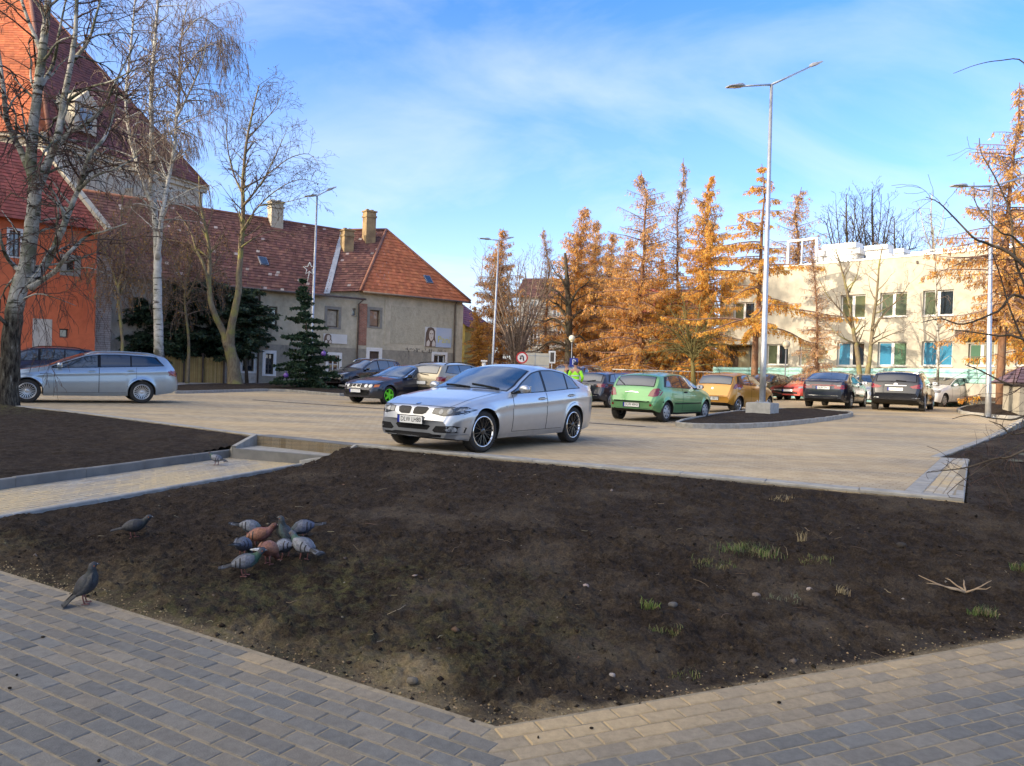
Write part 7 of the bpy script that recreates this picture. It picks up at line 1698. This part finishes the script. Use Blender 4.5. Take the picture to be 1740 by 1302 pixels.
# ================================================================ pigeons
PGM=colmat('feathers',rough=.6,nscale=55,namt=.6,spec=.3,world=False); PGI=colmat('neck feathers',rough=.35,nscale=30,namt=.3,spec=.6,world=False)
pm('pigeon leg',(.22,.085,.075,1),(.17,.07,.06,1),rough=.6); pm('pigeon beak',(.06,.06,.06,1),rough=.5); pm('pigeon eye',(.35,.08,.01,1),rough=.2); pm('cere',(.6,.58,.55,1),rough=.6)
def pigeon(label,px,py,head,pose,cols,scale=1.0,z=None,white_tail=False,bars=True,base=None):
    """pose: 'up' standing, 'peck' head down, 'low' crouched"""
    b=base if base is not None else G(px,py,.05)
    for _ in range(4):
        z_=float(soil_z(np.array([b.x]),np.array([b.y]))[0][0]) if z is None else z; b=G(px,py,z_)
    t=thing('pigeon',label,'pigeon',(b.x,b.y,z_+.004),head,'pigeons'); t.scale=(scale*.90,)*3
    body,neck,wing,tail=cols
    if pose=='up': sp=[(-.075,.075,.030,.018),(-.052,.094,.048,.034),(-.024,.115,.062,.052),(.008,.140,.066,.062),(.034,.170,.060,.058),(.046,.200,.044,.044),(.047,.228,.030,.031),(.046,.250,.025,.026),(.052,.268,.027,.026),(.066,.278,.022,.021),(.080,.275,.010,.010)]
    elif pose=='low': sp=[(-.11,.10,.030,.018),(-.08,.108,.048,.034),(-.04,.115,.062,.052),(.01,.122,.066,.060),(.055,.13,.058,.056),(.088,.145,.042,.042),(.112,.165,.029,.029),(.128,.185,.025,.024),(.142,.20,.026,.025),(.158,.206,.021,.020),(.172,.202,.010,.010)]
    else: sp=[(-.11,.15,.030,.018),(-.08,.148,.048,.034),(-.04,.142,.062,.054),(.01,.132,.066,.064),(.055,.118,.058,.058),(.09,.095,.042,.042),(.115,.070,.029,.029),(.13,.048,.025,.024),(.143,.034,.026,.024),(.156,.026,.021,.020),(.168,.018,.010,.010)]
    sp=[((x*.86 if x<.06 else x-.0084),z,w_*1.06,h_*1.08) for x,z,w_,h_ in sp]; P=[Vector((x,0,z)) for x,z,_,_ in sp]; n=12; rows=[]
    for i,(x,z,w_,h_) in enumerate(sp):
        d=(P[min(i+1,len(P)-1)]-P[max(0,i-1)]).normalized(); u=Vector((-d.z,0,d.x)); rows.append([P[i]+Vector((0,1,0))*w_*math.cos(2*math.pi*k_/n)+u*h_*math.sin(2*math.pi*k_/n) for k_ in range(n)]+[])
    f=MB(); 
    for i in range(len(rows)-1):
        c=body if i<4 else tuple(a*.5+b_*.5 for a,b_ in zip(body,neck)) if i==4 else neck
        if i>=7: c=tuple(x*1.15 for x in body) if sum(body)<.25 else tuple(x*.6 for x in body)
        for k_ in range(n): f.add([rows[i][k_],rows[i][(k_+1)%n],rows[i+1][(k_+1)%n],rows[i+1][k_]],[(0,1,2,3)],0,jit(c,.1),True)
    f.add(rows[0],[tuple(range(n))],0,body); f.add(rows[-1],[tuple(range(n))],0,neck)
    f2=f.build('body',PGM,t)
    # merge so that the body is one surface
    bm=bmesh.new(); bm.from_mesh(f2.data); bmesh.ops.remove_doubles(bm,verts=bm.verts,dist=.0002); bmesh.ops.recalc_face_normals(bm,faces=bm.faces); bm.to_mesh(f2.data); bm.free()
    tz=P[0]; dt=(P[0]-P[2]).normalized(); f=MB()
    tw_=[(0,.028),(.05,.036),(.10,.045),(.125,.040)]; up3=[tz+dt*a+Vector((0,0,.008)) for a,_ in tw_]
    for i in range(3):
        c=(.02,.022,.026) if (i==2 and not white_tail) else tail
        a,b_=tw_[i][1],tw_[i+1][1]; A,B=tz+dt*(tw_[i][0]-.02),tz+dt*(tw_[i+1][0]-.02)
        f.add([A+Vector((0,a,.004)),A+Vector((0,-a,.004)),B+Vector((0,-b_,.004)),B+Vector((0,b_,.004)),A+Vector((0,a,-.006)),A+Vector((0,-a,-.006)),B+Vector((0,-b_,-.004)),B+Vector((0,b_,-.004)),A+Vector((0,0,.014)),B+Vector((0,0,.010))],[(0,8,9,3),(8,1,2,9),(4,7,6,5),(2,6,7,3),(0,3,7,4),(1,5,6,2)],0,c,False)
    f.build('tail',PGM,t)
    for sg in (1,-1):
        f=MB(); pr=[(5,.30,.1),(4,.62,.15),(3,.85,.25),(2.2,.9,.35),(1.9,.9,.35),(1.25,.93,.4),(.95,.95,.45),(0,1.1,.6)]; R_=[]
        for i,wf,lo in pr:
            i0=int(i); i1=min(i0+1,10); fr=i-i0; c=P[i0].lerp(P[i1],fr); w_=sp[i0][2]*(1-fr)+sp[i1][2]*fr; h_=sp[i0][3]*(1-fr)+sp[i1][3]*fr; R_.append([c+Vector((0,sg*(w_*math.cos(a)*1.07+.004),0))+Vector((0,0,h_*math.sin(a)*1.05)) for a in np.linspace(1.15*min(1,wf+.3),-.55*wf,7)])
        tip=P[0]+dt*.07; R_.append([tip+Vector((0,sg*(.018+.004*q),.016-.003*q)) for q in range(7)])
        for i in range(len(R_)-1):
            for j in range(6):
                c=wing
                if bars and i in (3,5): c=(.02,.02,.024) if j>0 else wing
                if i>=7: c=(.03,.032,.036)
                f.add([R_[i][j],R_[i][j+1],R_[i+1][j+1],R_[i+1][j]],[(0,1,2,3)],0,jit(c,.12),True)
        f.build('wing',PGM,t)
        x0=.012 if sg>0 else -.012; f=MB(); f.tube([(0+x0,sg*.028,.10),(-.008+x0,sg*.028,.055),(.004+x0,sg*.028,.008)],[.011,.0055,.005],6); lg=f.build('leg',MATS['pigeon leg'],t)
        f=MB()
        for a in (-.45,0,.45,math.pi): f.tube([(.004+x0,sg*.028,.006),(.004+x0+math.cos(a)*.034*(.6 if a>2 else 1),sg*.028+math.sin(a)*.034,.003)],[.0045,.003],5)
        f.build('foot',MATS['pigeon leg'],lg)
        hd=P[8]; f=MB(); f.ball(hd+Vector((.004,sg*.0245,.004)),.0045,8,6); f.build('eye',MATS['pigeon eye'],t)
    d=(P[10]-P[8]).normalized(); f=MB(); f.tube([P[10]-d*.004,P[10]+d*.012,P[10]+d*.022+Vector((0,0,-.004))],[.0065,.0045,.0015],6); bk=f.build('beak',MATS['pigeon beak'],t)
    f=MB(); f.ball(P[10]+d*.003+Vector((0,0,.005)),.0045,6,5); f.build('cere',MATS['cere'],bk)
    return t
gr=((.075,.085,.105),(.03,.075,.05),(.11,.12,.145),(.075,.085,.105)); lg_=((.12,.13,.155),(.045,.09,.075),(.18,.19,.215),(.12,.13,.15)); dk=((.035,.037,.042),(.025,.03,.032),(.03,.032,.037),(.025,.027,.03)); rd=((.19,.085,.065),(.18,.08,.07),(.23,.105,.065),(.2,.11,.07)); blu=((.065,.075,.105),(.03,.06,.065),(.085,.10,.145),(.06,.07,.095))
pigeon('dark pigeon standing upright on the edge of the grey pavement',144,1027,R(40),'up',dk,1.0,z=0.0,bars=False)
pigeon('dark pigeon with pale legs walking on the soil near the path',226,915,R(15),'low',dk,1.0,bars=False)
pigeon('pale barred pigeon walking alone on the path below the steps',368,791,R(165),'low',lg_,1.0,z=0.0)
pigeon('green-necked grey pigeon nearest the camera in the feeding flock',414,980,R(20),'low',gr,1.0)
pigeon('pale grey pigeon with two black wing bars on the outer side of the flock',516,953,R(150),'low',lg_,1.08)
pigeon('reddish brown pigeon lying lengthwise across the middle of the flock',438,932,R(5),'low',rd,1.05)
pigeon('reddish pigeon with white tail seen from behind in the flock',455,960,R(75),'peck',rd[:3]+((.62,.62,.62),),1.02,white_tail=True,bars=False)
pigeon('blue-grey pigeon squeezed behind the green-necked one',412,950,R(80),'peck',blu,.95)
pigeon('pale pigeon pecking behind the reddish brown one',424,918,R(10),'peck',lg_,1.0)
pigeon('black-necked upright pigeon in the middle of the flock',484,931,R(170),'up',((.04,.045,.05),(.02,.025,.025),(.06,.08,.07),(.04,.045,.05)),1.0,bars=False)
pigeon('blue barred pigeon at the far side of the flock',516,920,R(190),'peck',blu,1.05)
pigeon('dark checkered pigeon hidden between the reddish one and the pale barred one',484,952,R(160),'peck',((.07,.08,.10),(.04,.06,.07),(.16,.18,.24),(.06,.07,.08)),.95)
# ================================================================ clods, stones, grass
random.seed(77)
def soil_at(x,y): return float(soil_z(np.array([x]),np.array([y]))[0][0])
def scatter(n,fn,colfn,sz,name,mat,label=None):
    f=MB(); c=0; tries=0
    while c<n and tries<n*30:
        tries+=1; x,y=fn()
        if not mask_main(np.array([[x]]),np.array([[y]]))[0][0]: continue
        z=soil_at(x,y); s=sz()*(1 if True else 1); q=Vector((x,y,z+s*.18)); rx=rv()
        vs=[]; 
        for a in ((1,0,0),(-1,0,0),(0,1,0),(0,-1,0),(0,0,1),(0,0,-1)): vs.append(q+Vector(a)*s*rnd(.6,1.2)*(1 if a[2]==0 else .7)+rv()*s*.3)
        f.add(vs,[(0,2,4),(2,1,4),(1,3,4),(3,0,4),(2,0,5),(1,2,5),(3,1,5),(0,3,5)],0,jit(colfn(),.2),True); c+=1
    return kind(f.build(name,mat),'stuff')
def near():
    y=3.2+9.5*random.random()**1.6; return rnd(-.75,.75)*y*1.05+rnd(-.3,.3),y
CL=colmat('clods',rough=.95,bump=.6,bscale=120,nscale=40,namt=.4,spec=.15)
scatter(5200,near,lambda:random.choice([(.024,.018,.013),(.038,.029,.021),(.016,.012,.009),(.065,.051,.038)]),lambda:.004+.018*random.random()**4,'soil_clods',CL)
scatter(240,near,lambda:random.choice([(.14,.12,.10),(.20,.175,.145),(.11,.09,.075),(.27,.24,.21),(.17,.105,.07)]),lambda:.005+.022*random.random()**4,'pebbles',CL)
# sand grains along the pavement edges
def alongedge():
    a=random.random(); d,nn_=(A_l,nl) if random.random()<.6 else (A_r,nr); L=rnd(0,4.6); p=K+d*L-nn_*abs(random.gauss(0,.12)); return p.x,p.y
scatter(1100,alongedge,lambda:random.choice([(.34,.25,.14),(.28,.20,.11),(.4,.31,.18)]),lambda:.004+.006*random.random(),'sand_crumbs',CL)
f=MB()
for i in range(170):
    x,y=near()
    if not mask_main(np.array([[x]]),np.array([[y]]))[0][0]: continue
    z=soil_at(x,y)+.008; a=rnd(0,6.28); L=rnd(.03,.16); p=Vector((x,y,z)); pts=[p]
    for j in range(3): a+=rnd(-.5,.5); p=p+Vector((math.cos(a)*L/3,math.sin(a)*L/3,rnd(-.006,.014))); pts.append(p)
    f.tube(pts,rnd(.0012,.003),4,0,jit(random.choice([(.22,.17,.10),(.13,.09,.06),(.30,.25,.15)]),.2))
kind(f.build('dry_stalks',colmat('stalks',rough=.9,nscale=20)),'stuff')
# leaf bits and crumbs lying on the pavement
f=MB()
for i in range(16):
    x,y=rnd(-3.5,3.2),rnd(2.9,5.2); q=Vector((x,y))-K
    if not((q.dot(nl)>.03 and cr(mit,q)<0) or (q.dot(nr)>.03 and cr(mit,q)>0)): continue
    f.ball((x,y,.006),(rnd(.004,.014),rnd(.004,.012),.006),6,4,0,(.02,.016,.012))
kind(f.build('dirt_crumbs',CL),'stuff')
GRS=colmat('grass blades',rough=.6,nscale=10,namt=.3,trans=.25,spec=.3)
def tuft(label,px,py,rad,n,hgt,cols,stems=0):
    c=G(px,py,.12)
    for _ in range(3): c=G(px,py,soil_at(c.x,c.y))
    f=MB()
    for i in range(n):
        a=rnd(0,6.28); r_=rad*math.sqrt(random.random())*rnd(.5,1.2); x,y=c.x+math.cos(a)*r_*1.5,c.y+math.sin(a)*r_; z=soil_at(x,y)-.004; h=hgt*rnd(.4,1.1); d=Vector((rnd(-1,1),rnd(-1,1),0))*.5; w_=Vector((math.cos(a),math.sin(a),0))*rnd(.0016,.0032)
        p0=Vector((x,y,z)); p1=p0+Vector((d.x*h*.35,d.y*h*.35,h*.6)); p2=p0+Vector((d.x*h*1.1,d.y*h*1.1,h*.85)); cc=jit(random.choice(cols),.2)
        f.add([p0-w_,p0+w_,p1+w_*.8,p1-w_*.8,p2],[(0,1,2,3),(3,2,4)],0,cc)
    for v in f.v: v-=Vector((c.x,c.y,soil_at(c.x,c.y)))*0
    o=f.build('grass_tuft',GRS); loc=Vector((c.x,c.y,soil_at(c.x,c.y))); o.data.transform(Matrix.Translation(-loc)); o.location=loc
    return tag(o,label,'grass tuft','grass tufts in the soil bed')
g1=[(.075,.13,.03),(.10,.17,.04),(.15,.20,.06),(.22,.19,.10),(.26,.21,.12)]; g2_=[(.13,.15,.05),(.20,.17,.08),(.10,.13,.04)]; gs=[(.34,.27,.15),(.28,.21,.11),(.40,.33,.2)]
random.seed(15)
tuft('largest bright green grass patch in the soil below the car park corner',1272,942,.19,330,.095,g1)
tuft('flat sparse green and straw grass spread beside the largest patch',1215,962,.14,150,.05,g2_)
tuft('small low green grass clump to the far side of the largest patch',1385,952,.10,110,.045,g2_)
tuft('small upright yellow-green grass clump by the grey stone',1107,1035,.045,90,.08,[(.17,.24,.05),(.13,.21,.045),(.22,.20,.08)])
tuft('thin dull green grass clump just above the pavement edge stones',1135,1072,.08,70,.05,g2_)
tuft('green grass clump under the branching dry root',1672,1042,.07,150,.07,g1)
tuft('green grass clump at the photo edge near the thorn bush',1732,972,.06,110,.08,g1)
tuft('faint grass seedlings close to the pavement corner',1165,1150,.07,50,.035,g2_)
tuft('grey-green weed patch beside the two pale stones',1330,1020,.10,60,.05,[(.17,.18,.12),(.13,.15,.09)])
tuft('dry straw tuft upright in the dark soil',1365,918,.03,26,.12,gs)
tuft('dry straw tuft near the two pale stones',1430,1010,.05,40,.08,gs)
tuft('dry straw tuft close to the corner of the car park',1330,848,.10,60,.06,gs)
# dry branching root
c=G(1640,1010,.2)
for _ in range(3): c=G(1640,1010,soil_at(c.x,c.y))
f=MB(); random.seed(6); c.z=soil_at(c.x,c.y)
for a,L in ((2.6,.35),(2.0,.22),(3.0,.30),(.2,.25),(1.2,.2),(-.4,.18)):
    p=c.copy(); pts=[p]; 
    for j in range(5): a+=rnd(-.3,.3); p=p+Vector((math.cos(a)*L/5,math.sin(a)*L/5*.6,rnd(-.002,.028))); pts.append(p)
    f.tube(pts,[.009,.008,.006,.005,.004,.002],5)
o=f.build('dry_root',pm('root wood',(.26,.18,.11,1),(.36,.27,.17,1),rough=.9,scale=14)); tag(o,'pale branching dry root lying on the soil above a grass clump','root')
# a few larger stones
for (x,y,s,lab,cc) in ((995,1002,.026,'pinkish round stone among clods below the grass patch',(.32,.25,.22)),(1375,1005,.022,'pale round stone beside a dry straw tuft',(.36,.30,.26)),(1285,1012,.03,'flat brownish stone near the grey weed patch',(.22,.18,.15)),(1040,1148,.022,'pale stone near the pavement corner',(.34,.30,.27)),(1143,1035,.03,'dark grey stone beside the upright grass clump',(.10,.095,.09)),(1532,928,.045,'big dark clod lying in the soil below the car park corner',(.03,.024,.018)),(700,1160,.03,'muddy stone lying at the sandy pavement edge',(.14,.12,.09))):
    c=G(x,y,.1)
    for _ in range(3): c=G(x,y,soil_at(c.x,c.y))
    bm=bmesh.new(); bmesh.ops.create_icosphere(bm,subdivisions=2,radius=s)
    for v in bm.verts: v.co*=1+.22*float(VN(np.array([v.co.x*30+x]),np.array([v.co.y*30+v.co.z*20]))[0]-.5)*2; v.co.z*=.65
    me=bpy.data.meshes.new('stone'); bm.to_mesh(me); bm.free(); me.polygons.foreach_set('use_smooth',[True]*len(me.polygons)); me.materials.append(pm('stone_%d'%x,cc+(1,),tuple(q*.7 for q in cc)+(1,),rough=.9,scale=40,bump=.4,bscale=120))
    o=bpy.data.objects.new('stone',me); COL.objects.link(o); o.location=(c.x,c.y,soil_at(c.x,c.y)+s*.3); tag(o,lab,'stone','loose stones in the soil')
